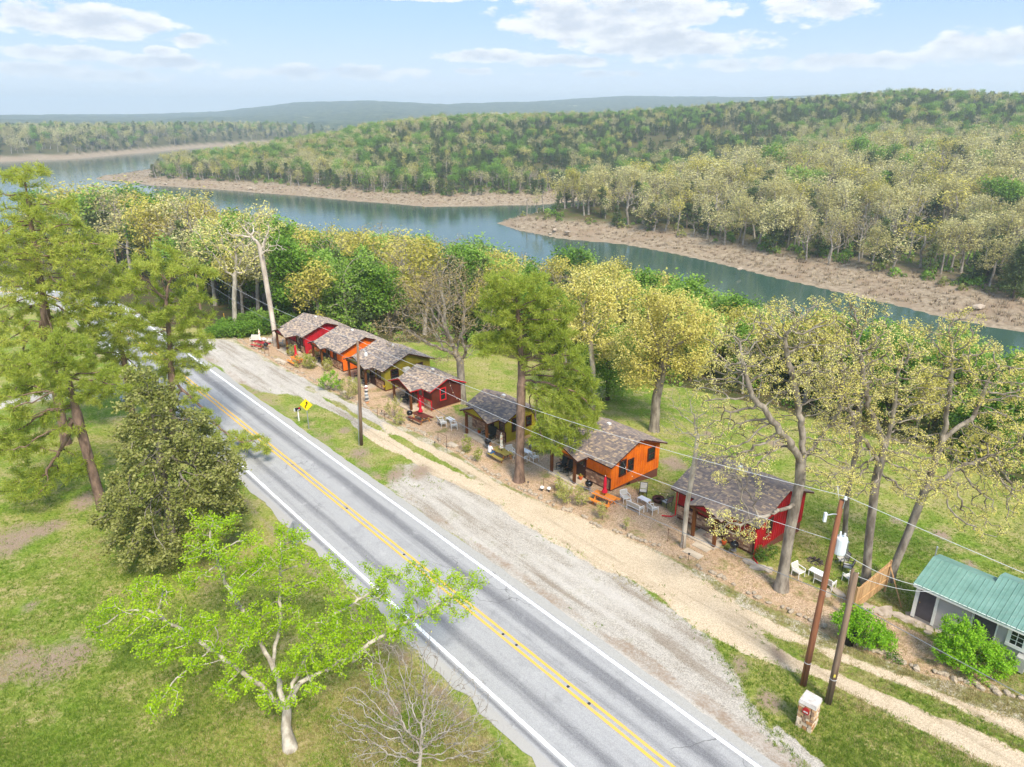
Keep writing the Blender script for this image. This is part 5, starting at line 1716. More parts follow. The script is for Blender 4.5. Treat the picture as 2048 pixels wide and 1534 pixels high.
for i in range(2):
    for j in range(3):
        a0 = wx0 + (wx1 - wx0) * i / 2 + .02; a1 = wx0 + (wx1 - wx0) * (i + 1) / 2 - .02
        b0 = wz0 + (wz1 - wz0) * j / 3 + .02; b1 = wz0 + (wz1 - wz0) * (j + 1) / 3 - .02
        MB().box(a0, -.03, b0, a1, -.01, b1).build('pane', M_GLASS, wo_)
MB().box(wx0, -.028, wz0, wx1, -.012, wz1).build('mullion', M_WTRIM, wo_)
MB().box(5.3, -.5, -.1, 5.75, -.06, .75).build('meter_box', mat('pale grey box', srgb(178, 178, 172), .6), SH)
# roof panels, each a ribbed sheet; the ridge steps back beyond the third metre
slp = .27
RFS = MB().box(-.1, -.3, he + .0, Lx, .1, he + .06).build('roof', M_WTRIM, SH)
x = -.15
pw = .46
while x < Lx:
    dpt = dl if x < 2.7 else dr
    pm = MB()
    ridge_z = he + .1 + slp * (dpt + .35)
    for (ya, za, yb, zb) in ((-.38, he + .1, dpt, ridge_z),):
        prof_ = [(0, 0), (.03, .035), (.06, 0), (pw * .5 - .015, .0), (pw * .5, .028), (pw * .5 + .015, 0), (pw - .004, 0)]
        vs, fs = [], []
        for (px_, pz_) in prof_:
            vs += [(x + px_, ya, za + pz_), (x + px_, yb, zb + pz_)]
        for q in range(len(prof_) - 1):
            fs.append((2 * q, 2 * q + 2, 2 * q + 3, 2 * q + 1))
        o_ = len(vs)
        vs += [(x, yb, zb), (x + pw - .004, yb, zb), (x + pw - .004, yb + 1.2, zb - .36), (x, yb + 1.2, zb - .36)]
        fs.append((o_, o_ + 1, o_ + 2, o_ + 3))
        vs += [(x, ya, za - .03), (x + pw - .004, ya, za - .03), (x + pw - .004, yb, zb - .03), (x, yb, zb - .03)]
        fs += [(o_ + 4, o_ + 7, o_ + 6, o_ + 5), (0, o_ + 4, o_ + 5, 12)]
        pm.add(vs, fs)
    pm.build('roof_panel', M_GREENR, RFS)
    x += pw
g_ = MB().prism([(.03, he - .1), (3.3, he - .1), (3.3, he + .36), (2.15, he + .70), (-.0, he + .1)], 'x', .0, .05)
g_.build('gable_wall', M_GREYS, SH)
MB().tube([(5.9, 2.9, 2.8), (5.9, 2.9, 3.45)], .05, 8).build('vent_pipe', M_WHITE, SH)

# ------------------------------------------------------------------ poles, wires
M_POLE = mat('utility pole wood', srgb(158, 104, 74), .9, scale=1.2, c2=srgb(112, 72, 52), stretch=(3, 3, .2), bump=.5, bscale=12)
M_POLE2 = mat('weathered pole wood', srgb(146, 122, 102), .9, scale=1.2, c2=srgb(96, 78, 64), stretch=(3, 3, .2), bump=.5, bscale=12)
M_WIRE = mat('aluminium wire', srgb(206, 208, 210), .5, var=.05)
M_CABLE = mat('black cable', srgb(120, 122, 126), .6, var=.1)
M_CER = mat('pale grey porcelain', srgb(214, 220, 224), .35, var=.06)


def pole(label, base, top_px, r0, r1, m_, name='utility_pole'):
    b = foot(*base)
    # the top lies on the ray through top_px at the same distance as the foot
    d = px_dir(*top_px)
    k = math.hypot(b[0], b[1]) / math.hypot(d[0], d[1])
    t = np.array([d[0] * k, d[1] * k, CAM_H + d[2] * k])
    o = empty(name, b)
    tag(o, label, 'pole')
    a = t - b
    MB().tube([a * -.03, a * .33, a * .66, a], [r0, r0 * .9 + r1 * .1, (r0 + r1) / 2, r1], 10).build('shaft', m_, o, smooth=True)
    return o, b, t


P1, b1, t1 = pole('tall brown pole carrying the white transformer', (1606, 1370), (1684, 1000), .16, .115, M_POLE)
a1 = t1 - b1
# transformer can, cutouts, insulators, lamp arm
c = a1 * .74 + np.array([.36, -.05, 0])
tr = MB().lathe([(.2, -.02), (.26, 0), (.27, .1), (.27, .78), (.25, .84), (.12, .9), (0.02, .92)], c, 16).build('transformer', M_CER, P1, smooth=False)
MB().lathe([(.035, 0), (.06, .04), (.03, .08), (.06, .12), (.03, .16), (.055, .2), (.02, .26)], c + np.array([-.1, .02, .9]), 8).build('bushing', M_CER, tr)
MB().lathe([(.035, 0), (.06, .04), (.03, .08), (.06, .12), (.03, .16), (.055, .2), (.02, .26)], c + np.array([.05, -.1, .88]), 8).build('bushing', M_CER, tr)
MB().box(c[0] + .26, c[1] - .05, c[2] + .55, c[0] + .36, c[1] + .05, c[2] + .62).build('lug', M_GALV, tr)
MB().tube([c + np.array([.3, 0, .55]), c + np.array([.34, -.06, .2]), c + np.array([.2, -.1, -.25]), c + np.array([.0, -.08, -.4])], .022, 6).build('lead', M_CABLE, tr)
MB().cbox(a1 * .765 + np.array([.1, 0, 0]), (.24, .1, .5)).build('bracket', M_GALV, P1)
arm = a1 * .93
MB().tube([arm, arm + np.array([-.3, -.05, .05]), arm + np.array([-.62, -.1, .02])], .03, 6).build('cutout_arm', M_GALV, P1)
MB().cbox(arm + np.array([-.66, -.1, -.08]), (.12, .12, .46)).build('fuse_cutout', M_CER, P1)
MB().tube([a1 + np.array([.03, -.13, -.35]), a1 + np.array([.08, -.13, .1])], .022, 6).build('pin', M_GALV, P1)
MB().lathe([(.03, 0), (.08, .02), (.085, .07), (.05, .1), (.06, .14), (.03, .18)], a1 + np.array([.08, -.13, .08]), 10).build('insulator', M_CER, P1)
MB().tube([a1 * .97 + np.array([-.02, 0, .0]), a1 + np.array([-.18, .1, .3]), a1 + np.array([-.15, .3, .55])], .014, 5).build('jumper_lead', M_WIRE, P1)
MB().lathe([(.165, 0), (.168, .012), (.165, .03)], a1 * .135, 12).build('band', M_WIRE, P1)

P2, b2, t2 = pole('shorter weathered pole beside the transformer pole', (1656, 1406), (1712, 1147), .16, .12, M_POLE2)
a2 = t2 - b2
MB().lathe([(.165, 0), (.168, .012), (.165, .03)], a2 * .2, 12).build('band', M_WIRE, P2)
MB().cbox(a2 * .24 + np.array([-.05, -.15, 0]), (.1, .02, .16)).build('number_tag', mat('yellow tag', srgb(226, 206, 90), .6), P2)
P3, b3, t3 = pole('lichen grey post standing behind the shorter pole by the fence', (1690, 1232), (1706, 1138), .11, .09, M_POLE2, 'old_post')
P4, b4, t4 = pole('brown pole with street lamp in front of the olive cabin', (723, 890), (715, 681), .15, .1, M_POLE2)
a4 = t4 - b4
MB().tube([a4 * .88, a4 * .9 + np.array([.25, -.12, .2]), a4 * .9 + np.array([.55, -.2, .22]), a4 * .89 + np.array([.7, -.25, .1])], .03, 6).build('lamp_arm', M_GALV, P4)
MB().lathe([(.06, -.32), (.14, -.28), (.15, -.12), (.1, -.03), (.04, .05)], a4 * .89 + np.array([.7, -.25, .08]), 12).build('lamp_head', M_WHITE, P4)
MB().tube([a4 * .42 + np.array([-.16, -.1, 0]), np.array([-.2, -.1, 0])], .03, 6).build('conduit', M_GALV, P4)
P5, b5, t5 = pole('far utility pole at the edge of the wood', (406, 655), (389, 527), .14, .1, M_POLE2)
MB().cbox((t5 - b5) * .9 + np.array([-.2, 0, 0]), (.25, .2, .4)).build('transformer', M_CER, P5)
P6, b6, t6 = pole('most distant pole half hidden behind the pines', (238, 560), (226, 480), .14, .1, M_POLE2)


def wire(name, label, a, b, sag, r_=.012, m_=None, group='overhead wires', n=14):
    a, b = np.asarray(a, float), np.asarray(b, float)
    pts = []
    for i in range(n + 1):
        t = i / n
        p = a + (b - a) * t
        p[2] -= sag * 4 * t * (1 - t)
        pts.append(p)
    o = MB().tube(pts, r_, 4).build(name, m_ or M_WIRE)
    tag(o, label, 'wire', group)
    return o


def lerp(a, b, t):
    return np.asarray(a) + (np.asarray(b) - np.asarray(a)) * t


def ray_at(u, v, dist):
    d = px_dir(u, v)
    k = dist / math.hypot(d[0], d[1])
    return np.array([d[0] * k, d[1] * k, CAM_H + d[2] * k])


off_r = -RD * 60
t0 = np.array([t1[0] + off_r[0], t1[1] + off_r[1], t1[2] - .4])
wire('power_line', 'top power line from the transformer pole to the street lamp pole', t1 + np.array([.08, -.13, .26]), t4 + np.array([0, 0, .05]), .9)
wire('power_line', 'top power line from the transformer pole out to the right', t1 + np.array([.08, -.13, .26]), t0, .6)
wire('power_line', 'top power line from the street lamp pole to the far pole', t4, t5, .8)
wire('power_line', 'lower line from the transformer pole to the street lamp pole', lerp(b1, t1, .80), lerp(b4, t4, .95), 1.0, .011)
wire('power_line', 'twisted service line from the transformer to the shed', lerp(b1, t1, .78), SW(10.4, 39.6, 1.9), .35, .016)
wire('power_line', 'service line from the shorter pole past the fence to the shed', lerp(b2, t2, .985), SW(9.6, 39.6, 1.95), .25, .012)
wire('cable', 'thick black cable from the shorter pole to the street lamp pole', lerp(b2, t2, .80), lerp(b4, t4, .80), 1.1, .02, M_CABLE)
wire('cable', 'thick black cable from the shorter pole to the right edge', lerp(b2, t2, .80), lerp(b2, t2, .80) + np.append(-RD * 30, -.2), .5, .02, M_CABLE)
wire('cable', 'cable from the street lamp pole to the far pole', lerp(b4, t4, .80), lerp(b5, t5, .82), .7, .02, M_CABLE)
wire('power_line', 'line from the far pole into the distance', t5, t6, .5)

# festoon lights along the gables
M_BULB = mat('warm bulb glass', srgb(250, 226, 180), .3, var=.05)


def festoon(label, pts_, nb):
    o = empty('string_lights', pts_[0])
    tag(o, label, 'string lights', 'string lights between the cabins')
    seg = []
    for a, b in zip(pts_[:-1], pts_[1:]):
        for i in range(9):
            t = i / 8
            p = lerp(a, b, t); p[2] -= .5 * 4 * t * (1 - t)
            seg.append(p - pts_[0])
    MB().tube(seg, .008, 4).build('cord', M_CABLE, o)
    for i in range(nb):
        p = seg[int((i + .5) / nb * len(seg))]
        MB().lathe([(.012, 0), (.035, -.03), (.04, -.07), (.012, -.1)][::-1], p, 6).build('bulb', M_BULB, o)


festoon('string of bulbs between the brown and small olive cabins', [SW(53.3, 37.8, 2.6), SW(50, 36.6, 2.0), SW(47.4, 37.1, 2.2)], 7)
festoon('string of bulbs between the orange and near red cabins', [SW(31.2, 38.0, 2.3), SW(28.2, 37.6, 1.6), SW(25.9, 38.0, 2.1)], 8)

# ------------------------------------------------------------------ signs, mailbox, stone pillar
M_YEL = mat('yellow sign face', srgb(250, 214, 20), .4, var=.04)
M_SBLK = mat('black sign print', srgb(20, 20, 20), .5, var=.0)
b = foot(618, 858)
S1 = empty('road_sign', b)
tag(S1, 'yellow diamond winding road sign beside the mailbox', 'sign')
face = math.atan2(-RD[1], -RD[0])            # faces traffic coming from the near end
Sx = empty('sign_mount', (0, 0, 0), 0, S1)
bpy.data.objects.remove(Sx)
MB().box(-.03, -.03, -.2, .03, .03, 2.5).build('sign_post', M_GALV, S1)
fx_, fy_ = (-RD * .72 - RN * .69)
rot_s = math.atan2(fy_, fx_) + math.pi / 2
dia = MB()
hs = .58
dia.add([(-hs, -.045, 0), (0, -.045, -hs), (hs, -.045, 0), (0, -.045, hs), (-hs, -.035, 0), (0, -.035, -hs), (hs, -.035, 0), (0, -.035, hs)], [(0, 1, 2, 3), (7, 6, 5, 4), (0, 4, 5, 1), (1, 5, 6, 2), (2, 6, 7, 3), (3, 7, 4, 0)])
sf = dia.build('sign_panel', M_YEL, S1, (0, 0, 2.42), rot_s)
arw = MB()
def strip(pts_, w_):
    for (x0, z0), (x1, z1) in zip(pts_[:-1], pts_[1:]):
        dx, dz = x1 - x0, z1 - z0
        l_ = math.hypot(dx, dz); nx, nz = -dz / l_ * w_, dx / l_ * w_
        ex_, ez_ = dx / l_ * w_ * .5, dz / l_ * w_ * .5
        arw.add([(x0 - nx - ex_, -.049, z0 - nz - ez_), (x0 + nx - ex_, -.049, z0 + nz - ez_), (x1 + nx + ex_, -.049, z1 + nz + ez_), (x1 - nx + ex_, -.049, z1 - nz + ez_)], [(0, 3, 2, 1)])
strip([(-.1, -.32), (-.1, -.14), (.07, .02), (.07, .12)], .042)
arw.add([(-.07, -.049, .13), (.21, -.049, .13), (.07, -.049, .34)], [(0, 1, 2)])
arw.build('arrow', M_SBLK, sf)

b = foot(595, 1108)
S2 = empty('road_sign', b)
tag(S2, 'bare metal back of a diamond road sign near the lime tree', 'sign')
MB().box(-.03, -.03, -.2, .03, .03, 2.35).build('sign_post', M_GALV, S2)
fx_, fy_ = RD * .95 + RN * -.25
rot_s = math.atan2(fy_, fx_) + math.pi / 2
dia = MB()
dia.add([(-hs, -.045, 0), (0, -.045, -hs), (hs, -.045, 0), (0, -.045, hs), (-hs, -.035, 0), (0, -.035, -hs), (hs, -.035, 0), (0, -.035, hs)], [(0, 1, 2, 3), (7, 6, 5, 4), (0, 4, 5, 1), (1, 5, 6, 2), (2, 6, 7, 3), (3, 7, 4, 0)])
dia.build('sign_panel', M_GALV, S2, (0, 0, 1.95), rot_s)
MB().box(-.3, -.045, -.3, .3, -.035, .25).build('plaque', M_GALV, S2, (0, 0, 1.1), rot_s)

b = foot(598, 842)
MBX = empty('mailbox', b, ROT)
tag(MBX, 'black mailbox on a white post beside the yellow sign', 'mailbox')
MB().box(-.05, -.05, -.1, .05, .05, 1.05).build('mailbox_post', M_WHITE, MBX)
bx_ = MB()
arc = [(-.14, 1.07)] + [(-.14 * math.cos(t), 1.22 + .14 * math.sin(t)) for t in np.linspace(0, math.pi, 9)] + [(.14, 1.07)]
bx_.prism(arc[::-1], 'y', -.3, .26)
bo = bx_.build('box', M_BLACK, MBX)
MB().prism([(a * 1.03, (c_ - 1.07) * 1.02 + 1.065) for a, c_ in arc][::-1], 'y', -.33, -.305).build('box_lid', M_WHITE, bo)
MB().box(.145, -.12, 1.14, .148, .12, 1.2).build('number_plate', M_WHITE, bo)
MB().box(.142, .05, 1.25, .15, .16, 1.42).build('flag', M_REDTRIM, bo)

PST = [(0.0, srgb(198, 160, 116)), (.18, srgb(226, 206, 180)), (.36, srgb(176, 122, 74)), (.55, srgb(210, 190, 166)), (.72, srgb(150, 120, 96)), (.88, srgb(232, 220, 204))]
M_PST = mat('rubble stone', srgb(206, 180, 150), .95, tint=PST, bump=.9, bscale=7, scale=3)
b = foot(1612, 1450)
PL = empty('stone_pillar', b, ROT + .12)
tag(PL, 'square rubble stone pillar with a red plaque by the road', 'pillar')
rg = np.random.default_rng(77)
hp, hw_ = 1.62, .38
MB().box(-hw_ + .06, -hw_ + .06, -.2, hw_ - .06, hw_ - .06, hp - .02).build('core', M_MORTAR, PL)
z = -.05
while z < hp - .28:
    hz = rg.uniform(.16, .3)
    z1 = min(z + hz, hp - .2)
    for side in range(4):
        x = -hw_
        while x < hw_ - .02:
            wd = rg.uniform(.18, .42)
            a, bb = x + .008, min(x + wd, hw_) - .008
            if hw_ - bb < .12:
                bb = hw_ - .008
            x = bb + .008
            pr = hw_ + rg.uniform(-.015, .035)
            k = [rg.uniform(.005, .035) for _ in range(8)]
            q = [(a, hw_ - .09, z + .008), (bb, hw_ - .09, z + .008), (bb, hw_ - .09, z1 - .008), (a, hw_ - .09, z1 - .008), (a + k[0], pr, z + k[4]), (bb - k[1], pr, z + k[5]), (bb - k[2], pr, z1 - k[6]), (a + k[3], pr, z1 - k[7])]
            cs, sn = [(1, 0), (0, 1), (-1, 0), (0, -1)][side]
            q = [(cs * u_ - sn * (-v_), sn * u_ + cs * (-v_), w3) for (u_, v_, w3) in q]
            MB().add(q, [(4, 5, 6, 7), (0, 1, 5, 4), (1, 2, 6, 5), (2, 3, 7, 6), (3, 0, 4, 7)], float(rg.uniform(0, 1))).build('stone', M_PST, PL, tint=True)
    z = z1
cp = MB()
k = .03
cp.add([(-hw_ - .03, -hw_ - .03, hp - .2), (hw_ + .03, -hw_ - .02, hp - .2), (hw_ + .02, hw_ + .03, hp - .2), (-hw_ - .02, hw_ + .02, hp - .2), (-hw_, -hw_ + .01, hp), (hw_ - .01, -hw_, hp + .02), (hw_, hw_ - .02, hp - .01), (-hw_ + .02, hw_, hp + .02)],
       [(0, 3, 2, 1), (4, 5, 6, 7), (0, 1, 5, 4), (1, 2, 6, 5), (2, 3, 7, 6), (3, 0, 4, 7)])
cp.build('capstone', mat('pale capstone', srgb(226, 220, 212), .95, scale=2, c2=srgb(176, 166, 158), bump=.7, bscale=6), PL)
pq = MB()
pq.prism([(-.13, 1.02), (.13, 1.02), (.15, 1.12)] + [(.15 * math.cos(t), 1.22 + .15 * math.sin(t)) for t in np.linspace(.1, math.pi - .1, 8)] + [(-.15, 1.12)], 'y', -hw_ - .09, -hw_ - .05)
po = pq.build('plaque', mat('red plaque', srgb(176, 38, 40), .6), PL)
wp = MB().box(-.1, -hw_ - .098, 1.10, .1, -hw_ - .091, 1.17).build('plaque_panel', M_WHITE, po)
tx = MB()
for i, (x0, x1) in enumerate(((-.08, -.05), (-.04, -.01), (.0, .03), (.04, .075))):
    tx.box(x0, -hw_ - .101, 1.125, x1, -hw_ - .099, 1.15)
tx.build('lettering', M_SBLK, po)

# ------------------------------------------------------------------ furniture
def copy_tree(o, parent=None):
    c = o.copy()
    COL.objects.link(c)
    c.parent = parent
    for ch in o.children:
        copy_tree(ch, c)
    return c


def place(o, label, u=None, v=None, rz=0.0, group=None, pos=None, cat=None):
    p = foot(u, v) if pos is None else np.asarray(pos, float)
    o.location = [float(c) for c in p]
    o.rotation_euler = (0, 0, rz)
    if label: o['label'] = label
    if group: o['group'] = group
    if cat: o['category'] = cat
    return o


_first = {}


def instance(key, maker, *a, **kw):
    """the first call moves the thing itself, later calls copy it with its parts"""
    if key not in _first:
        _first[key] = maker()
        o = _first[key]
        o['fresh'] = 1
        del o['fresh']
        return place(o, *a, **kw)
    return place(copy_tree(_first[key]), *a, **kw)


def make_picnic(top_m, frame_m):
    o = empty('picnic_table'); tag(o, 'picnic table', 'picnic table')
    for i in range(5):
        y = -.30 + i * .15
        MB().box(-.92, y - .068, .70, .92, y + .068, .74).build('plank', top_m, o)
    for sg in (-1, 1):
        for j in range(2):
            y = sg * (.62 + j * .15)
            MB().box(-.92, y - .068, .42, .92, y + .068, .46).build('bench_plank', top_m, o)
    for x in (-.62, .62):
        for sg in (-1, 1):
            MB().add([(x - .02, sg * .28, .70), (x + .02, sg * .28, .70), (x + .02, sg * .18, .70), (x - .02, sg * .18, .70), (x - .02, sg * .62, -.05), (x + .02, sg * .62, -.05), (x + .02, sg * .52, -.05), (x - .02, sg * .52, -.05)],
                     [(0, 1, 2, 3), (7, 6, 5, 4), (0, 4, 5, 1), (1, 5, 6, 2), (2, 6, 7, 3), (3, 7, 4, 0)]).build('leg', frame_m, o)
        MB().box(x + .022, -.8, .35, x + .06, .8, .42).build('cross_bar', frame_m, o)
        MB().box(x + .022, -.36, .63, x + .06, .36, .70).build('top_batten', frame_m, o)
    return o


def paintm(n, a, b):
    return mat(n, a, .7, scale=2.2, c2=b, stretch=(.4, 2, 2), bump=.2, bscale=25)


M_TRED, M_TORG, M_TBRN, M_TOLV = paintm('red table paint', srgb(184, 50, 54), srgb(150, 38, 42)), paintm('orange table paint', srgb(240, 150, 62), srgb(222, 126, 40)), paintm('brown table paint', srgb(120, 62, 44), srgb(92, 46, 34)), paintm('olive table paint', srgb(182, 160, 80), srgb(154, 134, 58))
M_RAW = mat('raw timber', srgb(206, 150, 84), .8, scale=2, c2=srgb(170, 112, 56), stretch=(1, 1, .4))
TROT = ROT
TB = {}
for key, tm, fm, (u, v), lab, rot in (
        ('near_orange', M_TORG, M_TORG, (1208, 1008), 'orange picnic table in front of the near orange cabin', TROT + .12),
        ('olive', M_TOLV, M_RAW, (1003, 917), 'olive picnic table the person sits at', TROT + .02),
        ('brown', M_TBRN, M_RAW, (842, 843), 'dark brown picnic table in front of the brown cabin', TROT + .1),
        ('far_orange', M_TORG, M_TORG, (594, 728), 'small looking orange picnic table below the far orange cabin', TROT),
        ('red', M_TRED, M_RAW, (522, 695), 'red picnic table at the far end of the row', TROT + .3)):
    TB[key] = place(make_picnic(tm, fm), lab, u, v, rot, 'picnic tables in the yards')


def make_umbrella(cols, patterned=False):
    o = empty('closed_umbrella'); tag(o, 'closed umbrella', 'umbrella')
    MB().tube([(0, 0, .3), (0, 0, 2.35)], .02, 8).build('umbrella_pole', M_POST, o)
    k = 24
    prof_ = [(.02, 2.34), (.07, 2.2), (.10, 1.9), (.11, 1.6), (.085, 1.42), (.12, 1.3), (.19, 1.08), (.20, 1.0), (.14, .98)]
    vs, fs = [], []
    for i, (r_, z) in enumerate(prof_[::-1]):
        for j in range(k):
            t = 2 * math.pi * j / k
            rr_ = r_ * (1 + .22 * (1 if j % 3 == 0 else -.35))
            vs.append((rr_ * math.cos(t), rr_ * math.sin(t), z + (.03 if j % 3 == 0 and i < 2 else 0)))
    for i in range(len(prof_) - 1):
        for j in range(k):
            fs.append((i * k + j, i * k + (j + 1) % k, (i + 1) * k + (j + 1) % k, (i + 1) * k + j))
    me_ = MB(); me_.add(vs, fs)
    me_.build('canopy', cols, o, smooth=True)
    MB().lathe([(.09, 0), (.095, .02), (.09, .05)], (0, 0, 1.4), 10).build('tie_strap', cols, o)
    MB().lathe([(.015, 0), (.03, .03), (.01, .08)], (0, 0, 2.34), 8).build('finial', M_WHITE, o)
    return o


M_CRED = mat('crimson canvas', srgb(214, 22, 54), .85, var=.2)
mp_ = bpy.data.materials.new('patterned canvas'); mp_.use_nodes = True; mp_.node_tree.nodes.clear()
N = NT(mp_.node_tree)
co = N.n('ShaderNodeTexCoord').outputs['Object']
vc = N.n('ShaderNodeTexVoronoi', {'Vector': co, 'Scale': 9.0})
hsv = N.n('ShaderNodeSeparateColor', {0: vc.outputs['Color']})
base = N.ramp(hsv.outputs[0], [(0, srgb(240, 234, 216)), (.5, srgb(240, 234, 216)), (.62, srgb(214, 120, 60)), (.74, srgb(240, 234, 216)), (.8, srgb(96, 120, 104)), (.9, srgb(236, 208, 120)), (.96, srgb(240, 234, 216))], 'CONSTANT')
N.n('ShaderNodeOutputMaterial', {'Surface': N.n('ShaderNodeBsdfPrincipled', {'Base Color': base, 'Roughness': .85}).outputs[0]})
for key, cm, lab in (('near_orange', M_CRED, 'closed crimson umbrella on the near orange picnic table'), ('olive', mp_, 'closed patterned cream umbrella on the olive picnic table'), ('brown', M_CRED, 'closed crimson umbrella on the brown picnic table'),
                     ('far_orange', M_CRED, 'closed crimson umbrella on the far orange picnic table'), ('red', mp_, 'closed patterned cream umbrella on the red picnic table')):
    l_ = TB[key].location
    place(make_umbrella(cm), lab, pos=(l_.x, l_.y, l_.z), group='closed umbrellas on the picnic tables')


def make_grill():
    o = empty('kettle_grill'); tag(o, 'black kettle grill', 'grill')
    bl = MB().lathe([(.06, .5), (.2, .55), (.27, .64), (.29, .74)], (0, 0, 0), 18).build('bowl', M_BLACK, o, smooth=True)
    ld = MB().lathe([(.295, .745), (.28, .84), (.2, .93), (.08, .975), (.01, .98)], (0, 0, 0), 18).build('lid', M_BLACK, o, smooth=True)
    MB().tube([(-.06, 0, .97), (-.05, 0, 1.03), (.05, 0, 1.03), (.06, 0, .97)], .012, 6).build('lid_handle', M_GALV, ld)
    for t in (.5, 2.6, 4.7):
        MB().tube([(.2 * math.cos(t), .2 * math.sin(t), .6), (.33 * math.cos(t), .33 * math.sin(t), .0)], .014, 6).build('leg', M_GALV, o)
    MB().lathe([(.12, .28), (.19, .31), (.2, .32)], (0, 0, 0), 12).build('ash_pan', M_GALV, o)
    return o


for (u, v, lab) in ((1177, 984, 'black kettle grill by the near orange cabin porch'), (1466, 1108, 'black kettle grill in front of the near red cabin'), (820, 840, 'black kettle grill beside the brown picnic table'),
                    (976, 898, 'black kettle grill just behind the seated person'), (681, 776, 'black kettle grill behind the feathery green bush'), (533, 700, 'black kettle grill beside the red picnic table')):
    instance('grill', make_grill, lab, u, v, rng.uniform(0, 6), 'kettle grills in the yards')

M_SLING = mat('grey sling fabric', srgb(196, 190, 180), .85, var=.08)
M_TOPW = mat('white table top', srgb(228, 228, 230), .4, var=.05)
M_IRON = mat('dark metal chair', srgb(62, 58, 54), .5, var=.2)
M_DSL = mat('brown grey sling', srgb(120, 108, 96), .8)


def make_seat(w, frame_m, sling_m, name='patio_chair', back=.42):
    o = empty(name); tag(o, 'chair', 'chair' if w < .9 else 'bench')
    h = w / 2
    for sx in (-1, 1):
        MB().tube([(sx * h, -.28, 0), (sx * h, -.27, .6)], .024, 5).build('leg', frame_m, o)
        MB().tube([(sx * h, .26, 0), (sx * h, .24, .42), (sx * h, .36, .42 + back)], .024, 5).build('leg', frame_m, o)
        MB().tube([(sx * h, -.28, .6), (sx * h, .28, .62)], .028, 5).build('armrest', frame_m, o)
    MB().tube([(-h, -.27, .40), (h, -.27, .40)], .022, 5).tube([(-h, .24, .39), (h, .24, .39)], .022, 5).build('seat_rail', frame_m, o)
    MB().add([(-h, -.28, .41), (h, -.28, .41), (h, .24, .40), (-h, .24, .40), (-h, -.28, .395), (h, -.28, .395), (h, .24, .385), (-h, .24, .385)], [(0, 1, 2, 3), (7, 6, 5, 4), (0, 4, 5, 1), (1, 5, 6, 2), (2, 6, 7, 3), (3, 7, 4, 0)]).build('seat', sling_m, o)
    MB().add([(-h + .03, .245, .45), (h - .03, .245, .45), (h - .03, .36, .42 + back), (-h + .03, .36, .42 + back), (-h + .03, .262, .445), (h - .03, .262, .445), (h - .03, .377, .42 + back), (-h + .03, .377, .42 + back)],
             [(3, 2, 1, 0), (4, 5, 6, 7), (0, 4, 7, 3), (1, 2, 6, 5), (3, 7, 6, 2), (0, 1, 5, 4)]).build('backrest', sling_m, o)
    MB().tube([(-h, .36, .42 + back), (h, .36, .42 + back)], .024, 5).build('top_rail', frame_m, o)
    return o


def make_table(l=.95, w=.5):
    o = empty('patio_table'); tag(o, 'table', 'table')
    MB().box(-l / 2, -w / 2, .43, l / 2, w / 2, .46).build('table_top', M_TOPW, o)
    for sx in (-1, 1):
        for sy in (-1, 1):
            MB().box(sx * (l / 2 - .04) - .02, sy * (w / 2 - .04) - .02, 0, sx * (l / 2 - .04) + .02, sy * (w / 2 - .04) + .02, .43).build('leg', M_WHITE, o)
    return o


def white_chair(): return make_seat(.58, M_WHITE, M_SLING)
def white_bench(): return make_seat(1.15, M_WHITE, M_SLING, 'patio_bench')
def dark_chair(): return make_seat(.56, M_IRON, M_SLING, 'metal_chair', .5)


GC, GB_, GT, GD = 'white patio chairs', 'white patio benches', 'white patio tables', 'dark framed garden chairs'
# patio right of the near orange cabin
instance('wc', white_chair, 'white chair nearest the orange cabin corner, facing the small table', 1250, 1003, ROT + 1.2, GC)
instance('wb', white_bench, 'white two-seat bench beside the near orange picnic table', 1270, 1022, ROT + math.pi + .05, GB_)
instance('wt', make_table, 'white low table on the patio by the near orange cabin', 1288, 1008, ROT, GT)
instance('wc', white_chair, 'white chair at the right end of the near patio bench', 1305, 1026, ROT + math.pi - .25, GC)
instance('dc', dark_chair, 'dark framed chair with pale seat behind the near patio table', 1286, 990, ROT + .6, GD)
instance('dc', dark_chair, 'dark framed chair on the lawn right of the fire bowl', 1333, 1012, ROT - 1.7, GD)
# by the small olive cabin, behind the tall pine
instance('wc', white_chair, 'white chair between the olive picnic table and the pine', 1021, 911, ROT + 1.3, GC)
instance('wb', white_bench, 'white bench half hidden by the tall pine trunk', 1040, 922, ROT + math.pi, GB_)
instance('wt', make_table, 'white low table right of the tall pine trunk', 1053, 911, ROT, GT)
instance('wc', white_chair, 'white chair standing right of the tall pine trunk', 1068, 922, ROT + math.pi - .2, GC)
instance('dc', dark_chair, 'dark framed chair behind the table by the tall pine', 1079, 903, ROT + math.pi, GD)
instance('dc', dark_chair, 'dark framed recliner by the small olive cabin foundation', 1066, 899, ROT + 1.0, GD)
# by the brown cabin
instance('wb', white_bench, 'white bench right of the brown picnic table', 884, 851, ROT + math.pi - .3, GB_)
instance('wt', make_table, 'white low table right of the brown cabin', 901, 846, ROT, GT)
instance('wc', white_chair, 'white chair right of the brown cabin', 908, 858, ROT + math.pi - .5, GC)
# far end
instance('wb', white_bench, 'white bench at the far end beyond the red picnic table', 511, 684, ROT + .8, GB_)
instance('wt', make_table, 'white table beside the far patterned umbrella', 528, 684, ROT, GT)
instance('wc', white_chair, 'white chair at the foot of the dead tree', 541, 687, ROT - .6, GC)
instance('wc', white_chair, 'white chair by the far red cabin porch post', 562, 692, ROT - .3, GC)
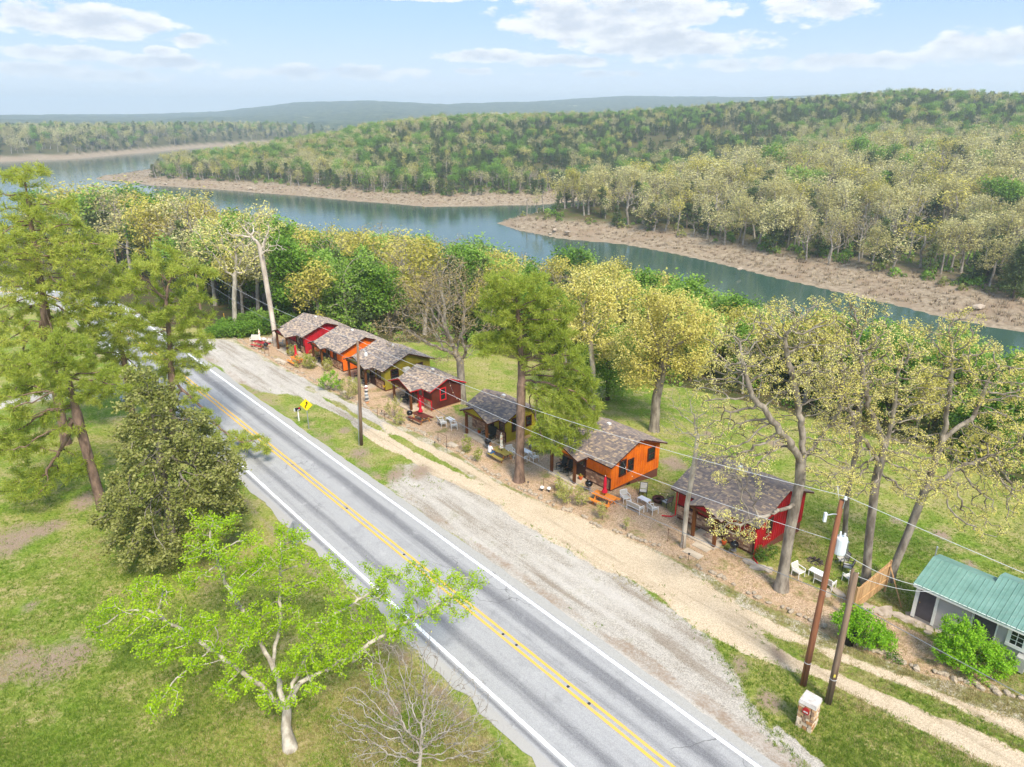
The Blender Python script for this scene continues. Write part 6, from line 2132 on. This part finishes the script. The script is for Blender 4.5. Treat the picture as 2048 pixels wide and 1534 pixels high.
# patio right of the near red cabin
instance('wc', white_chair, 'white chair beside the big oak trunk', 1595, 1152, ROT + 1.4, GC)
instance('wt', make_table, 'white low table between oak and transformer pole', 1633, 1155, ROT, GT)
instance('wb', white_bench, 'white bench behind the transformer pole', 1648, 1172, ROT + math.pi, GB_)
instance('wc', white_chair, 'white chair right of the transformer pole', 1697, 1164, ROT - 1.9, GC)
instance('dc', dark_chair, 'dark framed chair behind the transformer pole, nearest the fire ring', 1683, 1128, ROT - .6, GD)
instance('dc', dark_chair, 'dark framed chair left of the wooden fence by the oak', 1694, 1142, ROT - 1.2, GD)


def make_rocker():
    o = empty('rocking_chair'); tag(o, 'rocking chair', 'rocking chair')
    for sx in (-1, 1):
        MB().tube([(sx * .27, .5 - i * .1, .03 + .14 * ((.5 - i * .1) / .55) ** 2) for i in range(11)], .022, 5).build('rocker', M_DGREEN, o)
        MB().tube([(sx * .27, -.28, .06), (sx * .27, -.28, .62)], .024, 5).build('leg', M_DGREEN, o)
        MB().tube([(sx * .27, .24, .06), (sx * .27, .26, .5), (sx * .26, .42, 1.12)], .024, 5).build('leg', M_DGREEN, o)
        MB().box(sx * .27 - .05, -.34, .61, sx * .27 + .05, .3, .635).build('armrest', M_DGREEN, o)
    for i in range(5):
        MB().box(-.26, -.28 + i * .108, .40 - i * .008, .26, -.19 + i * .108, .42 - i * .008).build('seat_slat', M_DGREEN, o)
    for i in range(6):
        x = -.2 + i * .08
        MB().add([(x - .032, .235, .42), (x + .032, .235, .42), (x + .032, .405, 1.1), (x - .032, .405, 1.1), (x - .032, .255, .42), (x + .032, .255, .42), (x + .032, .425, 1.1), (x - .032, .425, 1.1)],
                 [(3, 2, 1, 0), (4, 5, 6, 7), (0, 4, 7, 3), (1, 2, 6, 5), (3, 7, 6, 2), (0, 1, 5, 4)]).build('back_slat', M_DGREEN, o)
    MB().box(-.28, .39, 1.06, .28, .44, 1.16).build('top_rail', M_DGREEN, o)
    return o


def on_cabin(k, x, y, z=-.02):
    (s_r, w_f), zf = CBP[k], -.1
    p = SW(s_r - x, w_f + y, zf + z)
    return p


for k, x, y, lab in ((6, -4.85, -.55, 'left rocking chair on the near orange cabin porch'), (6, -4.05, -.55, 'right rocking chair on the near orange cabin porch'), (5, -1.95, -.6, 'left rocking chair on the small olive cabin porch'), (5, -1.35, -.6, 'right rocking chair on the small olive cabin porch'),
                     (4, -3.9, -.7, 'left rocking chair on the brown cabin porch'), (4, -3.1, -.7, 'right rocking chair on the brown cabin porch'), (3, -4.9, -.5, 'left rocking chair on the long olive cabin porch'), (3, -2.9, -.7, 'rocking chair by the long olive cabin door'),
                     (2, -4.9, -.5, 'rocking chair on the far orange cabin porch'), (2, -4.2, -.5, 'rocking chair by the far orange cabin door')):
    instance('rk', make_rocker, lab, pos=on_cabin(k, x, y), rz=ROT + .1 * math.sin(k * 7 + x), group='dark rocking chairs on the porches')


def make_pot():
    o = empty('flower_pot'); tag(o, 'pot', 'flower pot')
    MB().lathe([(.11, 0), (.17, .22), (.19, .23), (.19, .28), (.16, .28)], (0, 0, 0), 12).build('pot', M_TERRA, o)
    rg_ = np.random.default_rng(3)
    C_ = rg_.normal(0, .07, (40, 3)); C_[:, 2] = np.abs(C_[:, 2]) + .3
    V_, F_ = leaf_quads(C_, .05, rg_, .2)
    link('flowers', mesh_np('flowers', V_, [F_], [LEAF['yellowgreen']]), o)
    return o


for k, x, y, lab in ((7, -1.9, -.55, 'terracotta pot right of the near red cabin porch post'), (6, -2.75, -.45, 'terracotta pot on the near orange cabin porch'), (5, -3.2, -.5, 'terracotta pot on the small olive cabin porch'), (4, -1.5, -.5, 'terracotta pot beside the brown cabin door')):
    instance('pot', make_pot, lab, pos=on_cabin(k, x, y), group='terracotta pots on the porches')
MB_ = MB().box(-.5, -.3, 0, .5, .3, .02)
tag(MB_.build('doormat', mat('woven mat', srgb(120, 100, 92), .95, scale=8, c2=srgb(170, 150, 136)), None, on_cabin(7, -3.0, -.45, -.015), ROT), 'patterned doormat on the near red cabin porch', 'doormat')

# fire bowl and fire ring
fb = empty('fire_bowl', foot(1316, 1004)); tag(fb, 'rusty brown fire bowl on the lawn edge by the dark chairs', 'fire pit')
MB().lathe([(.3, 0), (.42, .18), (.46, .36), (.42, .38), (.36, .3)], (0, 0, 0), 14).build('bowl', mat('rusted iron', srgb(92, 50, 42), .8, scale=4, c2=srgb(60, 34, 30)), fb)
MB().lathe([(.3, .26), (.2, .3)], (0, 0, 0), 12).build('ashes', mat('ash', srgb(60, 56, 54), .95), fb)
fr = empty('fire_ring', foot(1630, 1124)); tag(fr, 'ring of dark burnt stones on the near patio', 'fire pit')
rg = np.random.default_rng(9)


def rock_mesh(name, rg_, m_, sub=1):
    bm = bmesh.new()
    bmesh.ops.create_icosphere(bm, subdivisions=sub, radius=1.0)
    for v_ in bm.verts:
        v_.co *= rg_.uniform(.72, 1.18)
    me_ = bpy.data.meshes.new(name)
    bm.to_mesh(me_); bm.free()
    me_.materials.append(m_)
    return me_


M_BURN = mat('burnt stone', srgb(84, 74, 68), .95, scale=5)
M_ROCK = mat('pale limestone', srgb(190, 174, 152), .95, scale=2.5, c2=srgb(142, 126, 108), bump=.6, bscale=8)
M_FLAG = mat('flagstone', srgb(186, 172, 156), .95, scale=1.6, c2=srgb(150, 136, 122), bump=.4, bscale=9)
burn = rock_mesh('stone', rg, M_BURN)
for i in range(10):
    t = i * .628
    o_ = link('stone', burn, fr, (.42 * math.cos(t), .42 * math.sin(t), .05), t)
    o_.scale = (.14, .11, .1)
lg = MB().tube([(-.3, -.1, .1), (.3, .12, .14)], .05, 6).tube([(-.1, .3, .1), (.15, -.3, .16)], .045, 6)
lg.build('charred_logs', mat('charred wood', srgb(40, 36, 34), .9), fr)

# edging stones along the drive
ed = empty('stone_edging', SW(40, 32, -.1)); tag(ed, 'irregular pale stones edging the yards along the drive', 'stone edging')
rocks = [rock_mesh('stone', rg, M_ROCK) for _ in range(6)]
eo = np.array(ed.location)
E = np.array(EDGE)
seglen = np.hypot(*(E[1:] - E[:-1]).T)
pos, acc = [], 0
L = seglen.sum()
d_ = .3
cum = np.concatenate([[0], np.cumsum(seglen)])
while d_ < L - 3:
    s_ = np.interp(d_, cum, E[:, 0]); w_ = np.interp(d_, cum, E[:, 1])
    dense = 1.0 if 45 < s_ < 75 or s_ < 16 else .8
    step = rg.uniform(.2, .46)
    if rg.uniform() < dense * .8:
        p = SW(s_, w_ + rg.normal(0, .12))
        p[2] = float(height(np.array([p[0]]), np.array([p[1]]))[0])
        o_ = link('stone', rocks[rg.integers(6)], ed, p - eo + np.array([0, 0, .07]), rg.uniform(0, 6.28))
        k = rg.uniform(.11, .25)
        o_.scale = (k * rg.uniform(1, 1.6), k, k * rg.uniform(.45, .8))
    d_ += step


def slab(name, label, u, v, w_, d_, rz, seed, m_=None, h_=.07, group=None):
    rg_ = np.random.default_rng(seed)
    n_ = 7
    poly = []
    for i in range(n_):
        t = 2 * math.pi * (i + rg_.uniform(-.25, .25)) / n_
        q = rg_.uniform(.8, 1.1)
        poly.append((w_ / 2 * q * math.cos(t), d_ / 2 * q * math.sin(t)))
    o_ = MB().prism(poly, 'z', -.15, h_).build(name, m_ or M_FLAG, None, foot(u, v), rz)
    tag(o_, label, 'flagstone', group)


FL = [(1500, 1126, 1.1, .7), (1517, 1136, 1.3, .75), (1538, 1140, .7, .6), (1655, 1187, 1.0, .5), (1677, 1186, 1.4, .6), (1730, 1214, .9, .9), (1748, 1220, .8, .8), (1772, 1224, 1.5, .8), (1760, 1228, .5, .4), (1797, 1232, .9, .7), (1812, 1240, .9, .8), (1840, 1247, 1.5, 1.0), (1858, 1258, .7, .5), (1822, 1233, .8, .6), (1856, 1266, .5, .35), (1880, 1262, .7, .5), (1900, 1272, .8, .6), (1918, 1280, .6, .5)]
FW = ['left slab', 'middle slab', 'small slab', 'thin slab', 'long slab', 'first slab', 'second slab', 'third slab, widest,', 'chip', 'fourth slab', 'fifth slab', 'largest slab', 'small slab below the largest', 'sixth slab', 'lone small slab', 'slab', 'farther slab', 'last slab']
for i, (u, v, a_, b_) in enumerate(FL):
    where = 'in front of the near red cabin wall' if i < 3 else ('behind the white bench patio' if i < 5 else 'in the path from fence to grey shed')
    slab('flagstone', 'flat stone, ' + FW[i] + ' ' + where, u, v, a_, b_, ROT + i * .7, 300 + i, group='flagstones in the yards')
# steps and walks up to the porches
for i, (u, v, a_, b_, lab, rz) in enumerate(((1404, 1094, 1.2, .7, 'pale slab of the walk below the near red porch', ROT), (1386, 1108, 1.3, .6, 'lower plank-like step of the near red cabin walk', ROT), (1130, 972, 1.7, .6, 'pale slab below the near orange porch', ROT), (905, 890, 1.1, .6, 'wooden step by the garden gate of the small olive cabin', ROT), (683, 783, 1.3, .7, 'pale step below the long olive cabin porch', ROT), (560, 722, 2.2, .7, 'pale walk below the far red porch', ROT))):
    o_ = MB().box(-a_ / 2, -b_ / 2, -.2, a_ / 2, b_ / 2, .06).build('paving_stone', M_SLAB, None, foot(u, v), rz)
    tag(o_, lab, 'walkway', 'slabs and steps to the porches')

# wooden privacy fence with a brace
fA, fB = foot(1706, 1224), foot(1768, 1184)
FN = empty('wooden_fence', fA); tag(FN, 'short cedar board fence panel with diagonal brace', 'fence')
v_ = fB - fA
Lf = math.hypot(v_[0], v_[1]); ux, uy = v_[0] / Lf, v_[1] / Lf
M_FEN = mat('cedar fence board', srgb(200, 164, 118), .85, scale=1.6, c2=srgb(164, 126, 86), stretch=(3, 3, .3))
nb = int(Lf / .145)
MF = Matrix.Rotation(math.atan2(uy, ux), 4, 'Z')
fence_e = link
for i in range(nb):
    x = i * Lf / nb
    hb = 1.66 + .2 * (i / nb) + rng.uniform(-.02, .02)
    o_ = MB().box(x + .006, -.012, .06, x + Lf / nb - .006, .012, hb).build('board', M_FEN, FN, None, math.atan2(uy, ux))
for hz in (.35, 1.35):
    MB().box(0, .013, hz, Lf, .055, hz + .09).build('rail', M_FEN, FN, None, math.atan2(uy, ux))
    MB().box(0, -.055, hz + .2, Lf, -.0125, hz + .29).build('rail', M_FEN, FN, None, math.atan2(uy, ux))
for x in (-.08, Lf):
    MB().box(x, -.05, -.4, x + .1, .05, 1.75 + .15 * (x > 0)).build('post', M_FEN, FN, None, math.atan2(uy, ux))
bt = foot(1803, 1216) - fA
MB().tube([np.array([v_[0], v_[1], 1.6]), bt + np.array([0, 0, .02])], .045, 4).build('brace', M_FEN, FN)
# conduit mast by the shed
mp0 = SW(10.75, 42.3, -.4)
MS = empty('mast', mp0); tag(MS, 'thin steel service mast behind the grey shed corner', 'mast')
MB().tube([(0, 0, 0), (.12, .1, 3.4)], .035, 8).build('pipe', M_GALV, MS)
MB().lathe([(.05, 0), (.06, .08), (.02, .14)], (.12, .1, 3.38), 8).build('weatherhead', M_GALV, MS)
# black bin
BN = empty('rubbish_bin', foot(1697, 1288)); tag(BN, 'black plastic bin between the poles and the bright bush', 'bin')
MB().lathe([(.24, 0), (.3, .75), (.33, .76), (.33, .8)], (0, 0, 0), 14).build('body', mat('black plastic', srgb(24, 24, 26), .5), BN)
MB().lathe([(.34, .8), (.33, .86), (.1, .92)], (0, 0, 0), 14).build('lid', mat('black plastic', srgb(24, 24, 26), .5), BN)

# garden gates: thin rusty frames
M_RUST = mat('rusty bar', srgb(116, 84, 66), .8)


def make_gate(w_=1.2, h_=1.0):
    o = empty('garden_gate'); tag(o, 'gate', 'gate')
    for x in (-w_ / 2, w_ / 2):
        MB().tube([(x, 0, -.1), (x, 0, h_)], .02, 5).build('post', M_RUST, o)
    MB().tube([(-w_ / 2, 0, h_ - .03), (w_ / 2, 0, h_ - .03)], .014, 5).build('top_rail', M_RUST, o)
    wr_ = MB()
    for z in (.2, .45, .7):
        wr_.tube([(-w_ / 2, 0, z), (w_ / 2, 0, z)], .006, 4)
    wr_.build('wire', M_RUST, o)
    return o


for (u, v, lab) in ((885, 888, 'thin rusty wire gate frame left of the small olive cabin'), (1098, 985, 'thin rusty gate frame below the near orange cabin porch'), (763, 838, 'thin rusty gate frame in front of the brown cabin yard'), (1350, 1090, 'dark gate frame beside the lichen grey tree'), (534, 710, 'dark gate frame by the far red picnic table')):
    instance('gate', make_gate, lab, u, v, ROT + .05, 'wire gates in the yard edging')


def make_pathlight():
    o = empty('path_light'); tag(o, 'light', 'garden light')
    MB().tube([(0, 0, -.05), (0, 0, .4)], .015, 6).build('stake', M_IRON, o)
    MB().lathe([(.05, .4), (.05, .48), (.09, .5), (.01, .55)], (0, 0, 0), 8).build('lamp_cap', M_IRON, o)
    return o


for (u, v, lab) in ((1377, 1120, 'dark path light left of the near red cabin walk'), (870, 894, 'dark path light at the edging near the garden gate'), (894, 903, 'dark path light by the wooden step'), (1056, 975, 'dark path light beside the tall pine foot'), (764, 831, 'dark path light by the totem stones'), (505, 693, 'dark path light left of the red picnic table')):
    instance('plight', make_pathlight, lab, u, v, 0, 'dark path lights along the edging')


def make_mushroom():
    o = empty('garden_ornament'); tag(o, 'ornament', 'ornament')
    MB().lathe([(.06, 0), (.045, .28)], (0, 0, 0), 8).build('stem', M_IRON, o)
    MB().lathe([(.05, .26), (.17, .3), (.14, .4), (.02, .46)], (0, 0, 0), 10).build('ornament_cap', M_WHITE, o)
    return o


for (u, v, lab) in ((1084, 982, 'white mushroom ornament at the left foot of the gate'), (1098, 984, 'white mushroom ornament in the middle of the gateway')):
    instance('mush', make_mushroom, lab, u, v, 0, 'white mushroom ornaments at the gate')

# totem of painted stones, tree stump
TM = empty('stone_totem', foot(734, 806)); tag(TM, 'stacked column of painted round stones beside the street lamp pole', 'garden ornament')
rg = np.random.default_rng(13)
tc_ = [srgb(206, 150, 110), srgb(224, 218, 208), srgb(96, 100, 104), srgb(214, 210, 204), srgb(150, 158, 164), srgb(228, 226, 222), srgb(84, 88, 94), srgb(204, 200, 196), srgb(190, 60, 50), srgb(236, 236, 236)]
z = .1
for i, c_ in enumerate(tc_):
    k = .24 - .006 * i
    o_ = link('stone', rock_mesh('stone', rg, mat('painted stone %d' % i, c_, .8, var=.3, scale=6)), TM, (rg.normal(0, .03), rg.normal(0, .03), z), rg.uniform(0, 6))
    o_.scale = (k, k, .14)
    z += .19
ST = empty('tree_stump', foot(975, 880)); tag(ST, 'pale tree stump beside the small olive cabin gate', 'stump')
MB().lathe([(.3, -.1), (.24, .1), (.21, .55), (.19, .6)], (0, 0, 0), 12).build('stump_body', BARK['pale'], ST)
MB().lathe([(.185, .6), (.18, .612)], (0, 0, 0), 12).build('cut_face', M_RAW, ST)
YB = empty('bird_ornament', on_cabin(3, .15, -.25, .55)); tag(YB, 'yellow bird ornament hanging at the long olive cabin corner', 'ornament')
MB().add([(0, 0, -.2), (.22, .05, .16), (.06, 0, .02), (0, -.04, .2), (-.06, 0, .02), (-.22, .05, .16)], [(0, 1, 2), (0, 2, 3), (0, 3, 4), (0, 4, 5), (0, 2, 1), (0, 3, 2), (0, 4, 3), (0, 5, 4)]).build('bird_body', M_YEL, YB)
# marker posts by the hedge
for (u, v, lab) in ((452, 650, 'left thin yellow stake in the hedge'), (470, 645, 'right thin yellow stake in the hedge')):
    o_ = MB().tube([(0, 0, -.1), (-.12, 0, 1.7)], .04, 5).build('marker_stake', mat('yellow stake', srgb(226, 176, 60), .7), None, foot(u, v))
    tag(o_, lab, 'stake', 'yellow stakes in the hedge')
# culvert beside the lane
CV = empty('culvert', foot(248, 796)); tag(CV, 'corrugated culvert mouth in the ditch behind the pines', 'culvert')
MB().lathe([(.42, 0), (.42, 1.2)], (0, 0, 0), 14).build('culvert_pipe', M_GALV, CV).rotation_euler = (R(90), 0, ROT + 1.57)

# a few big pale rocks on the far shore
rg = np.random.default_rng(31)
big = [rock_mesh('boulder', rg, mat('shore rock', srgb(176, 160, 142), .95, scale=1.5)) for _ in range(4)]
for i, (u, v, k) in enumerate(((1110, 457, 2.2), (1135, 462, 2.6), (1100, 466, 1.8), (1480, 535, 1.6), (1960, 610, 2.4), (2000, 606, 1.6), (1930, 588, 1.5), (1975, 580, 1.3), (2020, 600, 1.8), (1890, 575, 1.4), (500, 375, 2.4), (560, 377, 2.0), (330, 366, 2.2))):
    o_ = link('boulder', big[i % 4], None, gp(u, v, LAKE + 2.0) - np.array([0, 0, .4]), rg.uniform(0, 6))
    o_.scale = (k * .7, k * .4, k * .25)
    tag(o_, 'pale boulder on the far shore, ' + ['upper one at the inlet point', 'widest at the inlet point', 'lower one at the inlet point', 'alone midway along the near bank', 'widest at the right end', 'beside the widest at the right end', 'low one right of the oaks', 'under the shrubs at the right', 'rightmost of all', 'left of the right end cluster', 'wide one below the wooded hill', 'second below the wooded hill', 'near the left tip of the hill'][i], 'boulder', 'boulders on the far shore')

# ------------------------------------------------------------------ the person at the olive table
l_ = TB['olive'].location
bench = np.array([l_.x, l_.y, l_.z])
# sits on the road-side bench near its left end; local frame of the table: x along, y across
TRz = TB['olive'].rotation_euler[2]
PR = empty('person', tuple(bench), TRz)
tag(PR, 'person in white shirt and blue jeans seated on the olive bench', 'person')
sx, sy, sz = -.72, -.70, .56


def skinned(name, verts, edges, rads, m_, parent, root=0, sub=2):
    me_ = bpy.data.meshes.new(name)
    me_.from_pydata([tuple(map(float, q)) for q in verts], edges, [])
    o_ = link(name, me_, parent)
    sk = o_.modifiers.new('skin', 'SKIN')
    ss = o_.modifiers.new('sub', 'SUBSURF'); ss.levels = sub; ss.render_levels = sub
    for i, r_ in enumerate(rads):
        me_.skin_vertices[0].data[i].radius = (r_, r_) if np.isscalar(r_) else r_
    me_.skin_vertices[0].data[root].use_root = True
    me_.materials.append(m_)
    return o_


M_SKIN = mat('skin', srgb(206, 156, 128), .6, var=.08)
M_SHIRT = mat('white cotton shirt', srgb(236, 236, 240), .9, var=.08)
M_JEAN = mat('blue denim', srgb(66, 110, 160), .9, var=.2, scale=6)
M_HAIR = mat('brown hair', srgb(120, 84, 58), .7, var=.3)
X = lambda a, b, c: (sx + a, sy + b, sz + c)
# y+ is towards the table; body: pelvis, spine, neck, head, legs, arms
V_ = [X(0, 0, 0), X(0, .02, .2), X(0, .05, .38), X(0, .08, .52), X(0, .1, .6), X(0, .12, .68), X(0, .13, .78),
      X(-.1, .08, -.02), X(-.14, .46, .0), X(-.14, .44, -.46), X(-.14, .52, -.5),
      X(.1, .08, -.02), X(.12, .46, .0), X(.12, .44, -.46), X(.12, .52, -.5),
      X(-.19, .08, .47), X(-.27, .14, .22), X(-.2, .36, .14), X(-.16, .42, .15),
      X(.19, .08, .47), X(.26, .18, .22), X(.16, .4, .24), X(.12, .45, .25)]
E_ = [(0, 1), (1, 2), (2, 3), (3, 4), (4, 5), (5, 6), (0, 7), (7, 8), (8, 9), (9, 10), (0, 11), (11, 12), (12, 13), (13, 14), (3, 15), (15, 16), (16, 17), (17, 18), (3, 19), (19, 20), (20, 21), (21, 22)]
rd_ = [.14, .13, .14, .11, .055, .085, .09, .1, .075, .05, .045, .1, .075, .05, .045, .065, .047, .036, .034, .065, .047, .036, .034]
body = skinned('body', V_, E_, rd_, M_SKIN, PR)
skinned('shirt', [X(0, 0, -.04), X(0, .02, .2), X(0, .05, .38), X(0, .08, .53), X(-.19, .08, .47), X(-.25, .12, .3), X(.19, .08, .47), X(.245, .15, .3)], [(0, 1), (1, 2), (2, 3), (3, 4), (4, 5), (3, 6), (6, 7)],
        [(.185, .15), (.175, .145), (.185, .15), .1, .085, .066, .085, .066], M_SHIRT, PR)
skinned('jeans', [X(0, 0, -.03), X(-.1, .08, -.02), X(-.14, .46, .0), X(-.14, .44, -.42), X(.1, .08, -.02), X(.12, .46, .0), X(.12, .44, -.42)], [(0, 1), (1, 2), (2, 3), (0, 4), (4, 5), (5, 6)], [.15, .115, .09, .065, .115, .09, .065], M_JEAN, PR)
hair = MB()
hv, hf = [], []
for i in range(7):
    ph = math.pi * .62 * i / 6
    for j in range(14):
        t = 2 * math.pi * j / 14
        hv.append((sx + .103 * math.sin(ph) * math.cos(t), sy + .115 + .115 * math.sin(ph) * math.sin(t) - .012 * (i > 3), sz + .755 + .13 * math.cos(ph)))
for i in range(6):
    for j in range(14):
        if i > 3 and 2 <= j <= 5:      # open at the face
            continue
        hf.append((i * 14 + j, (i + 1) * 14 + j, (i + 1) * 14 + (j + 1) % 14, i * 14 + (j + 1) % 14))
hair.add(hv, hf).build('hair', M_HAIR, PR, smooth=True)
fc = MB()
fc.lathe([(.004, 0), (.016, .02), (.004, .05)], (sx, sy + .225, sz + .70), 6)
fc.build('nose', M_SKIN, PR)
for s2 in (-1, 1):
    MB().lathe([(.002, -.012), (.012, 0), (.002, .012)], (sx + s2 * .035, sy + .208, sz + .76), 6).build('eye', M_SBLK, PR)
    MB().lathe([(.006, -.03), (.022, 0), (.006, .03)], (sx + s2 * .094, sy + .12, sz + .735), 6).build('ear', M_SKIN, PR)
    hx, hy, hz2 = ((-.16, .42, .15) if s2 < 0 else (.12, .45, .25))
    for q in range(4):
        MB().tube([X(hx + s2 * .0 + (q - 1.5) * .018, hy + .03, hz2 + .005), X(hx + (q - 1.5) * .02, hy + .075 - .006 * abs(q - 1.3), hz2 - .005), X(hx + (q - 1.5) * .02, hy + .1 - .008 * abs(q - 1.3), hz2 - .03)], [.0095, .009, .007], 5).build('finger', M_SKIN, PR)
    MB().tube([X(hx - s2 * .03, hy, hz2), X(hx - s2 * .055, hy + .03, hz2 - .005), X(hx - s2 * .05, hy + .06, hz2 - .02)], [.011, .01, .008], 5).build('thumb', M_SKIN, PR)
    MB().box(sx + s2 * .13 - .045, sy + .42, sz - .56, sx + s2 * .13 + .045, sy + .66, sz - .47).build('shoe', mat('dark shoe', srgb(60, 58, 60), .7), PR)

# ------------------------------------------------------------------ haze
hz_ = MB()
hz_.box(-6500, -200, -24, 6500, 6600, 150)
hm = bpy.data.materials.new('haze')
hm.use_nodes = True
hm.node_tree.nodes.clear()
N = NT(hm.node_tree)
pv = N.n('ShaderNodeVolumePrincipled', {'Color': (.80, .91, 1.0, 1), 'Density': 0.00029, 'Anisotropy': .2})
N.n('ShaderNodeOutputMaterial', {'Volume': pv.outputs[0]})
tag(hz_.build('haze', hm), None, None, None, 'stuff')
